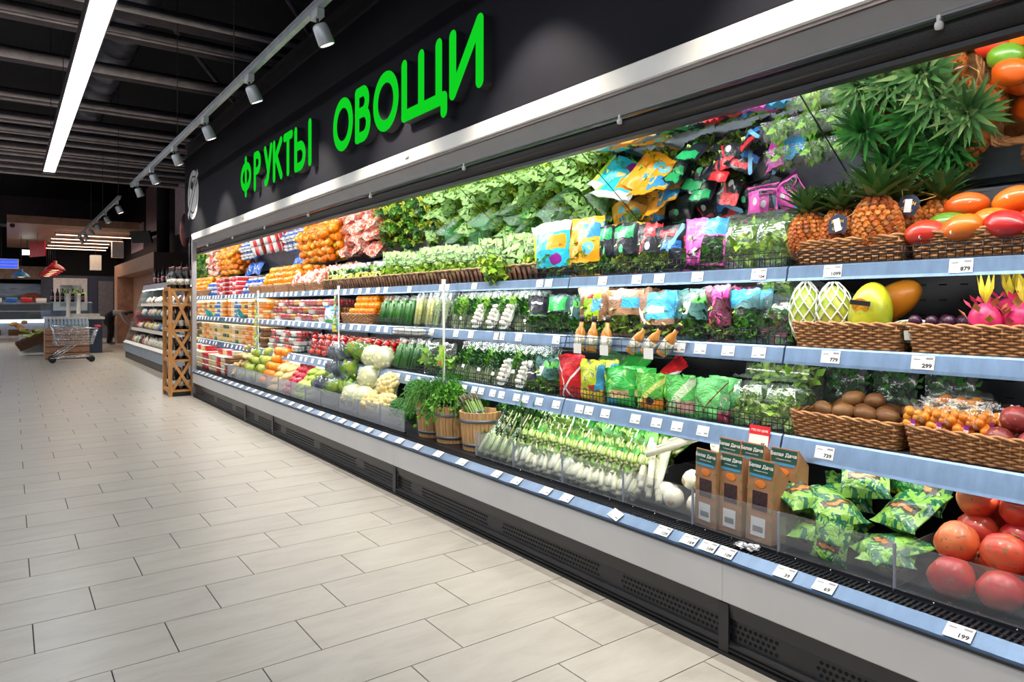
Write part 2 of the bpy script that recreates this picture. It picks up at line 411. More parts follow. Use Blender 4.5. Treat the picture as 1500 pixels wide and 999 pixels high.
badge = MB().box(1.9725, -0.022, 2.098, 1.9738, 0.022, 2.118).mesh('badge', plain('badge_grey', (0.55, 0.5, 0.45), 0.4))
for u in (596, 356): ob('maker_badge', badge, case, (0, Yu(u, 1.973), 0))
# tilted mirror over the top shelf
m0, m1 = (2.30, 2.135 - 0.005), (2.94, 1.65)
nx, nz = 0.6, 0.8
for y0, y1 in zip(JN[:-1], JN[1:]):
    cp('mirror', MB().prism([(m0[0] + 0.01, 2.12), m1, (m1[0] + 0.004, m1[1] + 0.005), (m0[0] + 0.014, 2.125)], y0 + 0.0035, y1 - 0.0035), M_MIRROR)
    cp('mirror_seam', MB().prism([(m0[0] + 0.016, 2.1255), (m1[0] + 0.006, m1[1] + 0.0055), (m1[0] + 0.01, m1[1] + 0.009), (m0[0] + 0.02, 2.129)], y1 - 0.0045, y1 + 0.0045), M_BLK)
# ================================================================ TEMPLATES
GREENS = [(0.03, 0.16, 0.015), (0.10, 0.36, 0.03), (0.22, 0.52, 0.06)]
L_LETT = leafmat('leaf_lettuce', [(0.16, 0.42, 0.03), (0.34, 0.66, 0.07), (0.58, 0.80, 0.16)])
L_LIME = leafmat('leaf_lime', [(0.16, 0.36, 0.02), (0.34, 0.56, 0.04), (0.60, 0.70, 0.10)])
L_MID = leafmat('leaf_mid', GREENS)
L_DARK = leafmat('leaf_dark', [(0.012, 0.075, 0.012), (0.03, 0.16, 0.02), (0.07, 0.28, 0.035)])
L_MIX = leafmat('leaf_mixed_salad', [(0.10, 0.34, 0.03), (0.40, 0.62, 0.08), (0.30, 0.02, 0.05), (0.20, 0.46, 0.05), (0.65, 0.75, 0.25)])
L_RED = leafmat('leaf_radicchio', [(0.22, 0.01, 0.05), (0.42, 0.03, 0.12), (0.75, 0.55, 0.55)])
L_SPROUT = leafmat('leaf_sprout', [(0.18, 0.42, 0.03), (0.42, 0.66, 0.08), (0.72, 0.82, 0.32)])
L_WHITE = leafmat('stalk_white', [(0.70, 0.74, 0.45), (0.86, 0.86, 0.68), (0.92, 0.92, 0.80)])
L_STALK = leafmat('stalk_pale_green', [(0.42, 0.58, 0.16), (0.66, 0.76, 0.34), (0.85, 0.86, 0.60)])
L_PALE = leafmat('leaf_pale', [(0.22, 0.46, 0.07), (0.46, 0.62, 0.16), (0.12, 0.36, 0.04), (0.76, 0.80, 0.46)])
L_ONION = leafmat('leek_green', [(0.02, 0.18, 0.03), (0.05, 0.34, 0.05), (0.16, 0.50, 0.07)])
F_CLEAR = film('clear_film', gloss=0.07, haze=0.03, fres=.22)
F_CRINK = film('crinkled_film', gloss=0.035, haze=0.03, wr=0.7, scale=22, fres=.14)
F_SMOKE = film('acrylic_panel', (0.93, 0.94, 0.96), 0.03, 0.05, 0.06, 0, fres=.15)
F_SMOKED = film('acrylic_panel_hazy', (0.80, 0.82, 0.88), 0.02, 0.22, 0.1, 0, fres=.12)
F_GREEN = film('green_film', (0.55, 0.95, 0.66), 0.08, 0.20, 0.15, 0.8, 24)
F_PALE = film('pale_green_film', (0.86, 1.0, 0.80), 0.10, 0.30, 0.2, 0.8, 24)
P_WHITE = plain('card_white', (0.85, 0.85, 0.83), 0.5, 0, 0.03)
P_INK = plain('print_ink', (0.02, 0.02, 0.025), 0.6)
P_RED = plain('print_red', (0.72, 0.02, 0.03), 0.45)
WIRE = plain('black_wire', (0.008, 0.008, 0.011), 0.4, 0.2)

def zone(n, u, v, sh):
    k = sh[0]
    if k == 'r':
        a = n.math('MULTIPLY', n.math('GREATER_THAN', u, sh[1]), n.math('LESS_THAN', u, sh[2]))
        b_ = n.math('MULTIPLY', n.math('GREATER_THAN', v, sh[3]), n.math('LESS_THAN', v, sh[4]))
        return n.math('MULTIPLY', a, b_)
    if k == 'c':
        du = n.math('SUBTRACT', u, sh[1]); dv = n.math('MULTIPLY', n.math('SUBTRACT', v, sh[2]), 1.3)
        d = n.math('ADD', n.math('MULTIPLY', du, du), n.math('MULTIPLY', dv, dv))
        return n.math('LESS_THAN', d, sh[3] ** 2)
    if k == 'd':   # diagonal band  v - s*u in [a,b]
        t = n.math('SUBTRACT', v, n.math('MULTIPLY', u, sh[1]))
        return n.math('MULTIPLY', n.math('GREATER_THAN', t, sh[2]), n.math('LESS_THAN', t, sh[3]))
    if k == 'n':   # blotches
        return n.math('GREATER_THAN', n.noise(sh[1], 2, 0.5, n.coord('UV'), 0.8), sh[2])
def bagmat(name, base, shapes=(), clear=(), rough=0.3, wr=0.6, cg=0.07, coat=0.3):
    """printed pouch film; shapes are (kind, ..., colour); clear windows show the contents"""
    n = NT(name); sp = n.n('ShaderNodeSeparateXYZ'); n.t.links.new(n.coord('UV'), sp.inputs[0])
    w = n.math('MULTIPLY_ADD', n.noise(5, 1, 0.5, n.coord('UV')), 0.10, -0.05)
    u = n.math('ADD', sp.outputs[0], w); v = n.math('ADD', sp.outputs[1], w)
    c = base
    for sh in shapes: c = n.mix(zone(n, u, v, sh), c, sh[-1])
    cr = n.noise(16, 3, 0.6, n.coord('Object'), 0.9)
    pr = n.princ(c, rough, 0, 0.5, cr, wr, 0.016, coat)
    if clear:
        a = None
        for sh in clear:
            z = zone(n, u, v, sh); a = z if a is None else n.math('MAXIMUM', a, z)
        tr = n.n('ShaderNodeBsdfTransparent'); tr.inputs[0].default_value = (0.93, 0.97, 0.95, 1)
        gl = n.n('ShaderNodeBsdfGlossy'); gl.inputs['Roughness'].default_value = 0.12
        bp = n.n('ShaderNodeBump'); bp.inputs['Strength'].default_value = 0.8; bp.inputs['Distance'].default_value = 0.012
        n.t.links.new(cr, bp.inputs['Height']); n.t.links.new(bp.outputs[0], gl.inputs['Normal'])
        m1 = n.n('ShaderNodeMixShader'); m1.inputs[0].default_value = cg
        n.t.links.new(tr.outputs[0], m1.inputs[1]); n.t.links.new(gl.outputs[0], m1.inputs[2])
        m2 = n.n('ShaderNodeMixShader'); n.t.links.new(a, m2.inputs[0]); n.t.links.new(pr, m2.inputs[1]); n.t.links.new(m1.outputs[0], m2.inputs[2])
        return n.done(m2.outputs[0])
    return n.done(pr)

def pouch(w, h, d, seed=0, nu=12, nv=14, flare=1.0, lean=0.0, mat=None, name='film', gusset=0.75):
    """pillow pouch standing on z=0, front towards -x; flare scales the top width"""
    r = random.Random(seed); ph = r.uniform(0, 9)
    vs = []; uv = []; fs = []
    for side in (-1, 1):
        for j in range(nv + 1):
            v = j / nv
            tv = min(1, (v / 0.10)) ** 0.5 * max(0.0, min(1, (0.93 - v) / 0.45)) ** 0.7 if v < 0.93 else 0
            ww = w * (1 + (flare - 1) * v) * (1 - 0.12 * tv)
            for i in range(nu + 1):
                u = i / nu
                tu = max(0, math.sin(PI * u)) ** gusset
                nz = noise.noise((u * 4 + ph, v * 5 + side, seed * 1.7))
                t = d / 2 * tv * tu * (1 + 0.35 * nz) + 0.0015
                wr = 0.012 * noise.noise((u * 9 + ph, v * 3, seed * 3.1)) * (0.3 + v)
                y = (0.5 - u) * ww
                vs.append((side * t + wr + lean * h * v * v, y, h * v * (1 - 0.02 * abs(u - 0.5)) + (0.012 * noise.noise((u * 6, ph, 2)) if v > 0.9 else 0)))
                uv.append((u, v))
    N = (nu + 1) * (nv + 1)
    for s_ in (0, 1):
        for j in range(nv):
            for i in range(nu):
                a = s_ * N + j * (nu + 1) + i; q = (a, a + 1, a + nu + 2, a + nu + 1)
                fs.append(q if s_ == 1 else q[::-1])
    b = MB(); b.add(vs, fs)
    for j in range(nv):   # side seams
        a = j * (nu + 1); b.f += [(a, a + nu + 1, N + a + nu + 1, N + a)]; b.m += [0]
        a = j * (nu + 1) + nu; b.f += [(a + nu + 1, a, N + a, N + a + nu + 1)]; b.m += [0]
    return b.mesh(name, mat or F_CLEAR, True, uv)

def addleaf(b, p, d, nrm, L, Wd, curl=0.3, mi=0):
    d = d.normalized(); s = d.cross(nrm)
    if s.length < 1e-4: s = d.cross(Vector((0.3, 0.5, 0.8)))
    s.normalize(); n_ = s.cross(d)
    m = p + d * L * 0.5
    t = p + d * L - n_ * L * curl
    b.add([tuple(p), tuple(m + s * Wd / 2 + n_ * Wd * 0.12), tuple(m - n_ * Wd * 0.12), tuple(m - s * Wd / 2 + n_ * Wd * 0.12), tuple(t)],
          [(0, 2, 1), (0, 3, 2), (1, 2, 4), (2, 3, 4)], mi)
def rv(r): return Vector((r.gauss(0, 1), r.gauss(0, 1), r.gauss(0, 1))).normalized()
def clump(n_, dims, c, size, seed, mat, wd=0.7, up=0.0, name='leaves', shell=0.55, me=True):
    r = random.Random(seed); b = MB()
    for k in range(n_):
        q = rv(r) * (shell + (1 - shell) * r.random())
        p = Vector((c[0] + q.x * dims[0] / 2, c[1] + q.y * dims[1] / 2, c[2] + q.z * dims[2] / 2))
        d = rv(r) + q * 0.5 + Vector((0, 0, up)); L = size * r.uniform(0.6, 1.3)
        addleaf(b, p, d, rv(r) + q, L, L * wd, r.uniform(0.05, 0.4))
    return b.mesh(name, mat, True) if me else b
def herb(n_, h, w, d, seed, z0=0.0, leaf=0.022, fan=1.0, dens=5, stems=(0, 0), lw=0.5):
    """bunch: thin stems rising and spreading, leaflets in the upper part; returns (stems MB, leaves MB)"""
    r = random.Random(seed); a = MB(); b = MB()
    for k in range(n_):
        y = r.uniform(-1, 1); x = r.uniform(-1, 1)
        p0 = Vector((x * d * 0.3, y * w * 0.25, z0)); hh = h * r.uniform(0.7, 1)
        p1 = Vector((x * d * 0.5 * fan, y * w * 0.5 * fan, z0 + hh)); pm = (p0 + p1) / 2 + Vector((0, 0, hh * 0.05))
        a.tube([p0, pm, p1], [0.0022, 0.0018, 0.001], 3, caps=False)
        for q in range(dens):
            t = r.uniform(0.45, 1.0); p = p0.lerp(p1, t)
            addleaf(b, p, Vector((r.uniform(-1, 1), r.uniform(-1, 1), r.uniform(0, 1.2))), rv(r), leaf * r.uniform(.7, 1.4), leaf * lw, 0.2)
    return a, b
def spread_round(pts, rad, seed, jitter=0.1, nu=8, nv=6):
    b = MB(); r = random.Random(seed)
    for p in pts: b.ell(p, rad * r.uniform(1 - jitter, 1 + jitter), nu, nv)
    return b

# --- fruit and vegetables -----------------------------------------------------------------
K_MANGO = objmat('mango_skin', [(0.02, 0.16, 0.01), (0.30, 0.36, 0.02), (0.80, 0.30, 0.01), (0.82, 0.10, 0.01), (0.55, 0.008, 0.01)], 0.32, 5, coat=0.3)
K_POME = objmat('pomegranate_skin', [(0.62, 0.22, 0.06), (0.58, 0.08, 0.03), (0.48, 0.02, 0.02), (0.34, 0.008, 0.03)], 0.36, 7, 0.1, 0.35, (0.26, 0.11, 0.04))
K_KIWI = objmat('kiwi_skin', [(0.10, 0.035, 0.012), (0.20, 0.08, 0.022), (0.34, 0.17, 0.05)], 0.55, 10, 0.3, 0.1)
K_PASSION = objmat('passionfruit_skin', [(0.16, 0.02, 0.025), (0.32, 0.04, 0.035), (0.45, 0.12, 0.06)], 0.45, 8, 0.3, 0.2, (0.5, 0.2, 0.12))
K_PAPAYA = objmat('papaya_yellow', [(0.24, 0.38, 0.02), (0.62, 0.55, 0.02), (0.80, 0.62, 0.03)], 0.4, 4, 0.1, 0.2, (0.4, 0.35, 0.03))
K_PAPOR = objmat('papaya_orange', [(0.78, 0.30, 0.02), (0.78, 0.22, 0.01), (0.66, 0.35, 0.03)], 0.4, 5, 0.1, 0.2)
K_PAPGR = objmat('papaya_green', [(0.16, 0.36, 0.03), (0.40, 0.52, 0.05), (0.72, 0.45, 0.05)], 0.4, 5, 0.1, 0.2)
K_PITAYA = plain('pitaya_pink', (0.70, 0.03, 0.16), 0.4, 0, 0.2, 14, 0.2)
L_PITS = leafmat('pitaya_scales', [(0.66, 0.03, 0.14), (0.75, 0.16, 0.16), (0.62, 0.55, 0.05)])
L_PITT = leafmat('pitaya_tuft', [(0.55, 0.50, 0.03), (0.72, 0.62, 0.05), (0.6, 0.4, 0.06)])
K_ORANGE = objmat('orange_skin', [(0.80, 0.36, 0.01), (0.85, 0.26, 0.005), (0.85, 0.18, 0.005)], 0.36, 9, 0.2, 0.2)
K_TOM = objmat('tomato_skin', [(0.70, 0.10, 0.01), (0.70, 0.02, 0.012), (0.52, 0.008, 0.012)], 0.22, 6, 0, 0.5)
K_PEPO = objmat('pepper_orange', [(0.85, 0.46, 0.01), (0.86, 0.26, 0.004), (0.82, 0.12, 0.004)], 0.24, 3, 0, 0.5)
K_ZUCC = objmat('zucchini_skin', [(0.26, 0.42, 0.03), (0.48, 0.62, 0.08), (0.62, 0.72, 0.20)], 0.4, 12, 0, 0.2)
K_CUC = objmat('cucumber_skin', [(0.01, 0.07, 0.008), (0.025, 0.14, 0.015), (0.07, 0.24, 0.03)], 0.4, 20, 0.4, 0.2)
K_GINGER = objmat('root_skin', [(0.46, 0.33, 0.14), (0.62, 0.48, 0.22), (0.70, 0.58, 0.30)], 0.6, 12, 0.3, 0)
K_MELON = objmat('green_mango_skin', [(0.12, 0.22, 0.03), (0.34, 0.42, 0.05), (0.55, 0.50, 0.10)], 0.45, 7, 0.1, 0.1)
K_SWEET = objmat('squash_skin', [(0.82, 0.58, 0.18), (0.85, 0.68, 0.30), (0.86, 0.48, 0.08)], 0.45, 5, 0.1, 0.1)
K_REDPEP = objmat('red_pepper_skin', [(0.72, 0.03, 0.04), (0.62, 0.02, 0.08), (0.75, 0.12, 0.10)], 0.3, 5, 0, 0.4)
K_CAUL = plain('cauliflower_curd', (0.85, 0.70, 0.34), 0.7, 0, 0.12, 30, 0.4)
K_BROC = plain('broccoli_head', (0.035, 0.17, 0.03), 0.75, 0, 0.4, 120, 0.8)
K_STEM = plain('pale_stem', (0.42, 0.55, 0.20), 0.6)
K_ONION = plain('white_onion_skin', (0.88, 0.86, 0.70), 0.3, 0, 0.06, 12, coat=0.3)
K_ROOT = plain('root_hair', (0.45, 0.34, 0.16), 0.8)
K_CAP = plain('green_stem', (0.05, 0.22, 0.03), 0.6)
K_MUSH = plain('mushroom_white', (0.84, 0.80, 0.72), 0.6, 0, 0.08, 20)
K_BERRY = objmat('berry_red', [(0.55, 0.01, 0.02), (0.70, 0.03, 0.03), (0.40, 0.005, 0.03)], 0.25, 40, 0, 0.3)
K_ASPT = plain('asparagus_tip', (0.14, 0.12, 0.07), 0.6, 0, 0.4, 60)

def lump(amp, k, seed): return lambda p: 1 + amp * noise.noise((p.x * k + seed, p.y * k, p.z * k))
T_MANGO = MB().ell((0, 0, 0), (0.058, 0.075, 0.05), 18, 12, 0, lambda p: 1 + 0.06 * noise.noise((p.x * 1.3 + 4, p.y * 1.3, p.z)) + 0.05 * p.y * p.x).mesh('mango', K_MANGO)
def pome(seed):
    b = MB().ell((0, 0, 0), (0.052, 0.052, 0.047), 20, 14, 0, lump(0.09, 1.6, seed))
    c = MB()
    c.lathe([(0.010, -0.002), (0.012, 0.006), (0.016, 0.014), (0.013, 0.015), (0.007, 0.008), (0.002, 0.006)], 12, (0, 0, 0.044), 0, lambda a, z: 1 + (0.2 * math.cos(6 * a) if z > .01 else 0))
    return [('skin', b.mesh('skin', K_POME)), ('calyx', MB().append(c, Matrix.Translation((0,0,.044))@Matrix.Scale(.62,4)@Matrix.Translation((0,0,-.044))).mesh('calyx', plain('calyx_brown', (0.30, 0.12, 0.04), 0.7)))]
T_POME = [pome(1), pome(5), pome(9)]
T_KIWI = MB().ell((0, 0, 0), (0.027, 0.038, 0.026), 14, 10, 0, lump(0.05, 2, 1)).mesh('kiwi', K_KIWI)
T_PASS = MB().ell((0, 0, 0), (0.040, 0.042, 0.039), 16, 12, 0, lump(0.05, 2, 3)).mesh('passionfruit', K_PASSION)
T_ORANGE = MB().ell((0, 0, 0), (0.036, 0.036, 0.033), 14, 10).mesh('orange', K_ORANGE)
def pepper(mat):
    b = MB(); b.ell((0, 0, 0), (0.038, 0.038, 0.042), 20, 12, 0, lambda p: 1 + 0.09 * math.cos(4 * math.atan2(p.y, p.x)) * (1 - p.z * p.z) - (0.35 if p.z > 0.97 else 0))
    s = MB().tube([(0, 0, 0.026), (0.002, 0, 0.042), (0.008, 0.003, 0.054)], [0.007, 0.004, 0.004], 6)
    return [('flesh', b.mesh('flesh', mat)), ('stem', s.mesh('stem', K_CAP))]
T_PEPPER = pepper(K_PEPO); T_REDPEP = pepper(K_REDPEP)
T_TOM = MB().ell((0, 0, 0), (0.034, 0.034, 0.029), 14, 10, 0, lambda p: 1 - (0.15 if p.z > 0.96 else 0)).mesh('tomato', K_TOM)
def longveg(L, r, mat, bend=0.02, n_=8, seed=0):
    pts = []; rr = []
    for k in range(n_ + 1):
        t = k / n_; pts.append(((t - 0.5) * L, bend * math.sin(PI * t), 0)); rr.append(r * (0.25 + 0.75 * min(1, math.sin(PI * min(max(t, 0.02), 0.98)) * 1.7) ** 0.6))
    b = MB().tube(pts, rr, 10)
    return b.mesh('vegetable', mat)
T_ZUCC = longveg(0.24, 0.026, K_ZUCC); T_SQUASH = longveg(0.26, 0.034, K_SWEET, 0.03); T_LONGRED = longveg(0.18, 0.024, K_REDPEP, 0.015)
T_MELON = MB().ell((0, 0, 0), (0.05, 0.06, 0.042), 14, 10, 0, lump(0.08, 1.5, 6)).mesh('green_fruit', K_MELON)
def ginger(seed):
    r = random.Random(seed); b = MB().ell((0, 0, 0), (0.03, 0.06, 0.026), 10, 8, 0, lump(0.2, 2, seed))
    for k in range(5): b.ell((r.uniform(-.03, .03), r.uniform(-.06, .06), r.uniform(-.01, .02)), (r.uniform(.014, .024), r.uniform(.02, .03), .018), 8, 6, 0, lump(.15, 2, k))
    return b.mesh('ginger_root', K_GINGER)
T_GINGER = [ginger(2), ginger(7)]

def pineapple(seed, lean=0.0):
    r = random.Random(seed); H_, Rr = 0.165, 0.060
    core = MB().ell((0, 0, H_ / 2), (Rr * 0.95, Rr * 0.95, H_ / 2 * 0.99), 18, 12)
    e = MB(); rows = 12
    for j in range(rows):
        t = (j + 0.7) / (rows + 0.4); z = H_ * t; rad = Rr * math.sqrt(max(0.05, 1 - (2 * t - 1) ** 2 * 0.93))
        m = max(5, int(2 * PI * rad / 0.021))
        for i in range(m):
            a = 2 * PI * (i + 0.5 * (j % 2)) / m + j * 0.07
            nrm = Vector((math.cos(a), math.sin(a), (2 * t - 1) * 0.9)).normalized(); c = Vector((rad * math.cos(a), rad * math.sin(a), z))
            tx = Vector((-math.sin(a), math.cos(a), 0)); ty = nrm.cross(tx)
            hw = 0.0108; ring = [tuple(c + tx * hw * math.cos(q * PI / 3) + ty * hw * math.sin(q * PI / 3) - nrm * 0.002) for q in range(6)]
            ring2 = [tuple(c + tx * hw * .6 * math.cos(q * PI / 3) + ty * hw * .6 * math.sin(q * PI / 3) + nrm * 0.0045) for q in range(6)]
            tip = tuple(c + nrm * 0.0035 + ty * 0.003)
            e.add(ring + ring2 + [tip], [(q, (q + 1) % 6, 6 + (q + 1) % 6, 6 + q) for q in range(6)] + [(6 + q, 6 + (q + 1) % 6, 12) for q in range(6)])
    cr = MB()
    for k in range(64):
        t = k / 64; a = k * 2.4; el = 0.25 + 1.15 * t + r.uniform(-.08, .08)
        L = (0.045 + 0.055 * math.sin(PI * min(1, t * 1.15 + .1))) * r.uniform(.85, 1.1); wd = 0.026 - 0.010 * t
        p = Vector((0.014 * (1 - t) * math.cos(a), 0.014 * (1 - t) * math.sin(a), H_ - 0.006 + 0.05 * t))
        d0 = Vector((math.cos(a) * math.cos(el), math.sin(a) * math.cos(el), math.sin(el))); s = Vector((-math.sin(a), math.cos(a), 0))
        out = Vector((math.cos(a), math.sin(a), -0.35)); pts = []
        for q in range(4):
            f = q / 3; pp = p + d0 * L * f + out * (L * 0.28 * f * f); w_ = wd * (1, 0.95, 0.6, 0.03)[q] / 2
            gut = -d0.cross(s) * 0.004 * (1 - f)
            pts += [tuple(pp + s * w_), tuple(pp + gut), tuple(pp - s * w_)]
        fs = []
        for q in range(3):
            o_ = q * 3; fs += [(o_, o_ + 1, o_ + 4, o_ + 3), (o_ + 1, o_ + 2, o_ + 5, o_ + 4)]
        cr.add(pts, fs)
    return [('body', core.mesh('body', M_PCORE), [('eyes', e.mesh('eyes', M_PEYE, False))]), ('crown', cr.mesh('crown', M_PLEAF))]
M_PCORE = plain('pineapple_core', (0.10, 0.035, 0.012), 0.8)
M_PEYE = leafmat('pineapple_eyes', [(0.24, 0.05, 0.010), (0.46, 0.11, 0.014), (0.60, 0.20, 0.03), (0.30, 0.11, 0.03)], 0.5)
M_PLEAF = leafmat('pineapple_leaves', [(0.03, 0.10, 0.025), (0.07, 0.18, 0.04), (0.20, 0.27, 0.10)], 0.8)
M_PLEAF2 = leafmat('pineapple_leaves_dark', [(0.006, 0.06, 0.006), (0.015, 0.12, 0.012), (0.03, 0.18, 0.02)], 0.8)
T_PINE = [pineapple(1), pineapple(4)]

def papaya(mat, L=0.24, r=0.062):
    return MB().ell((0, 0, L / 2), (r, r, L / 2), 18, 14, 0, lambda p: 1 + (0.06 if p.z < 0 else -0.10) * abs(p.z)).mesh('skin', mat)
def foamnet(L=0.24, r=0.066, n_=9, z0=0.0):
    b = MB()
    for sgn in (-1, 1):
        for k in range(n_):
            pts = []
            for q in range(13):
                t = q / 12; z = z0 + L * t; rr = r * max(0.25, math.sqrt(max(0, 1 - (2 * t - 1) ** 2))) * (1.0 if t > .1 else 1.0)
                a = 2 * PI * k / n_ + sgn * t * 2.6; pts.append((rr * math.cos(a), rr * math.sin(a), z))
            b.tube(pts, 0.0032, 4, caps=False)
    return b.mesh('foam_net', plain('foam_white', (0.88, 0.88, 0.84), 0.7, 0, 0.03))
T_NET = foamnet()
def pitaya(seed):
    r = random.Random(seed); b = MB().ell((0, 0, 0.05), (0.048, 0.048, 0.058), 16, 12, 0, lump(0.05, 2, seed))
    s = MB()
    for k in range(22):
        t = 0.15 + 0.8 * k / 22; a = k * 2.4; z = 0.05 + 0.058 * math.cos(PI * (1 - t)); rad = 0.05 * math.sin(PI * t)
        o_ = Vector((math.cos(a), math.sin(a), 0)); addleaf(s, Vector((rad * o_.x, rad * o_.y, z)), o_ * 0.6 + Vector((0, 0, 1)), o_, r.uniform(.03, .045), 0.026, -0.15)
    tf = MB()
    for k in range(7):
        a = k * 0.9; addleaf(tf, Vector((0, 0, 0.10)), Vector((math.cos(a) * .3, math.sin(a) * .3, 1)), Vector((math.cos(a), math.sin(a), 0)), r.uniform(.07, .12), 0.02, 0.05)
    return [('flesh', b.mesh('flesh', K_PITAYA)), ('scales', s.mesh('scales', L_PITS)), ('tuft', tf.mesh('tuft', L_PITT))]
T_PITAYA = pitaya(3)

def caul(seed, mat, Rr=0.085, leafy=True, bump_r=0.022, cnt=46):
    r = random.Random(seed); b = MB(); b.ell((0, 0, 0.03), (Rr * .85, Rr * .85, Rr * .72), 14, 8)
    for k in range(cnt):
        t = math.acos(1 - 1.25 * (k + .5) / cnt); a = k * 2.399
        p = (Rr * .88 * math.sin(t) * math.cos(a), Rr * .88 * math.sin(t) * math.sin(a), 0.03 + Rr * .78 * math.cos(t))
        b.ell(p, bump_r * r.uniform(.8, 1.2), 8, 6, 0, lump(.25, 3, k))
    parts = [('head', b.mesh('head', mat))]
    if leafy:
        l = MB()
        for k in range(9):
            a = 2 * PI * k / 9; o_ = Vector((math.cos(a), math.sin(a), 0)); addleaf(l, o_ * Rr * .5 + Vector((0, 0, -.03)), o_ * .7 + Vector((0, 0, 1)), -o_, Rr * 1.25, Rr * .8, -.15)
        parts.append(('leaves', l.mesh('leaves', L_LETT)))
    else: parts.append(('stem', MB().tube([(0, 0, 0.02), (0, 0, -0.07)], [0.03, 0.022], 10).mesh('stem', K_STEM)))
    return parts
T_CAUL = caul(1, K_CAUL); T_BROC = caul(5, K_BROC, 0.078, False, 0.015, 90)
def cabbage(seed, mat):
    r = random.Random(seed); b = MB()
    for k in range(46):
        q = rv(r); q.z = abs(q.z) * 1.1 - 0.15; p = q * 0.05; d = Vector((q.x, q.y, q.z + 0.7)); addleaf(b, p, d, -q, r.uniform(.07, .11), r.uniform(.06, .09), -0.3)
    return b.mesh('leaves', mat)
T_CABB = [('leaves', cabbage(3, L_LIME)), ('wrapper', MB().ell((0, 0, 0.05), (0.1, 0.1, 0.09), 14, 10, 0, lump(.12, 2.5, 2)).mesh('wrapper', F_CRINK))]
def bulb(seed):
    b = MB().lathe([(0.004, 0), (0.022, 0.004), (0.036, 0.02), (0.042, 0.042), (0.034, 0.064), (0.018, 0.08), (0.012, 0.10)], 18)
    rt = MB().lathe([(0.014, 0.004), (0.012, -0.002), (0.004, -0.004)], 10)
    return [('bulb', b.mesh('bulb', K_ONION)), ('root', rt.mesh('root', K_ROOT))]
T_BULB = bulb(1)
def stalks(n_, L, w, d, seed, matlow, mathigh, r0=0.008, leaf=True, green=0.45):
    """bundle lying/standing along +z: pale stalks low, green leaves high; returns parts"""
    r = random.Random(seed); a = MB(); b = MB()
    for k in range(n_):
        y = r.uniform(-1, 1); x = r.uniform(-1, 1); LL = L * r.uniform(.85, 1.0)
        p0 = Vector((x * d * .35, y * w * .35, 0)); p1 = Vector((x * d * .5, y * w * .45, LL * green)); p2 = Vector((x * d * .9, y * w * .75, LL))
        a.tube([p0, (p0 + p1) / 2, p1], [r0 * .9, r0, r0 * .8], 6)
        if leaf:
            for q in range(13):
                t = r.uniform(-.1, 1); p = p1.lerp(p2, t); addleaf(b, p, Vector((r.uniform(-1, 1), r.uniform(-1, 1), r.uniform(.2, 1))), rv(r), r.uniform(.03, .055), r.uniform(.025, .04), .2)
            a.tube([p1, p2], [r0 * .6, r0 * .3], 4)
        else:
            for q in range(3):
                e = p2 + Vector((r.uniform(-.3, .3) * d, r.uniform(-.35, .35) * w, r.uniform(-.1, .05) * L)); m = p1.lerp(e, .5); s = Vector((0, r0 * r.uniform(.7, 1.3), 0))
                b.add([tuple(p1 + s * .8), tuple(p1 - s * .8), tuple(m - s * 1.3), tuple(m + s * 1.3), tuple(e)], [(0, 1, 2, 3), (3, 2, 4)])
    return [('stalks', a.mesh('stalks', matlow)), ('leaves', b.mesh('leaves', mathigh))]
T_CELERY = stalks(14, 0.44, 0.15, 0.10, 3, L_STALK, L_DARK, 0.011, True, .28)
T_CELERY2 = stalks(20, 0.30, 0.17, 0.12, 8, L_WHITE, L_PALE, 0.015, True, .3)
T_LEEK = stalks(1, 0.55, 0.05, 0.03, 5, L_WHITE, L_ONION, 0.016, False, .5)
T_SCAL = stalks(24, 0.50, 0.13, 0.07, 9, L_STALK, L_ONION, 0.008, False, .12)

# --- packaging ------------------------------------------------------------------------------
def pack_leaves(w, h, d, seed, mat, n_=110, size=0.04, zc=0.36, zh=0.62):
    return clump(n_, (d * .62, w * .74, h * zh), (0, 0, h * zc), size, seed, mat)
BAGW, BAGH, BAGD = 0.18, 0.235, 0.075
BAG = [pouch(BAGW, BAGH, BAGD, s) for s in range(6)]
BAGL = {k: pack_leaves(BAGW, BAGH, BAGD, 4, m) for k, m in (('mix', L_MIX), ('lett', L_LETT), ('mid', L_MID), ('lime', L_LIME), ('red', L_RED))}
def herbpack(seed, leafm, L=0.27, w=0.095, dens=12, leaf=0.036):
    a, b_ = herb(20, L * .82, w * .8, 0.035, seed, 0.012, leaf, 1.0, dens)
    return [('film', pouch(w, L, 0.045, seed, 8, 10, 1.15, mat=F_CRINK)), ('stems', a.mesh('stems', L_STALK)), ('leaves', b_.mesh('leaves', leafm))]
T_HERB = [herbpack(1, L_MID), herbpack(2, L_DARK), herbpack(3, L_LETT)]
T_LABEL = MB().box(-0.0006, -0.5, -0.5, 0.0006, 0.5, 0.5).mesh('label', P_WHITE, False)
def salatbag(seed):
    """flared lettuce sleeve"""
    f = pouch(0.13, 0.30, 0.11, seed, 12, 14, 1.55, mat=M_SALAT)
    return [('sleeve', f), ('lettuce', clump(150, (0.085, 0.14, 0.17), (0, 0, 0.10), 0.05, seed, L_LIME, 0.8))]
M_SALAT = bagmat('lettuce_sleeve_print', (0.24, 0.44, 0.11), [('r', -1, 2, 0.72, 2, (0.30, 0.50, 0.16)), ('r', -1, 2, -1, .16, (.14, .36, .12)), ('r', .12, .9, .60, .635, (0.01, 0.03, 0.015))],
                 [('r', -1, 2, 0.16, 0.585), ('n', 7, 0.55)], cg=.02, coat=0, rough=.45)
T_SALAT = [salatbag(21), salatbag(22), salatbag(23)]
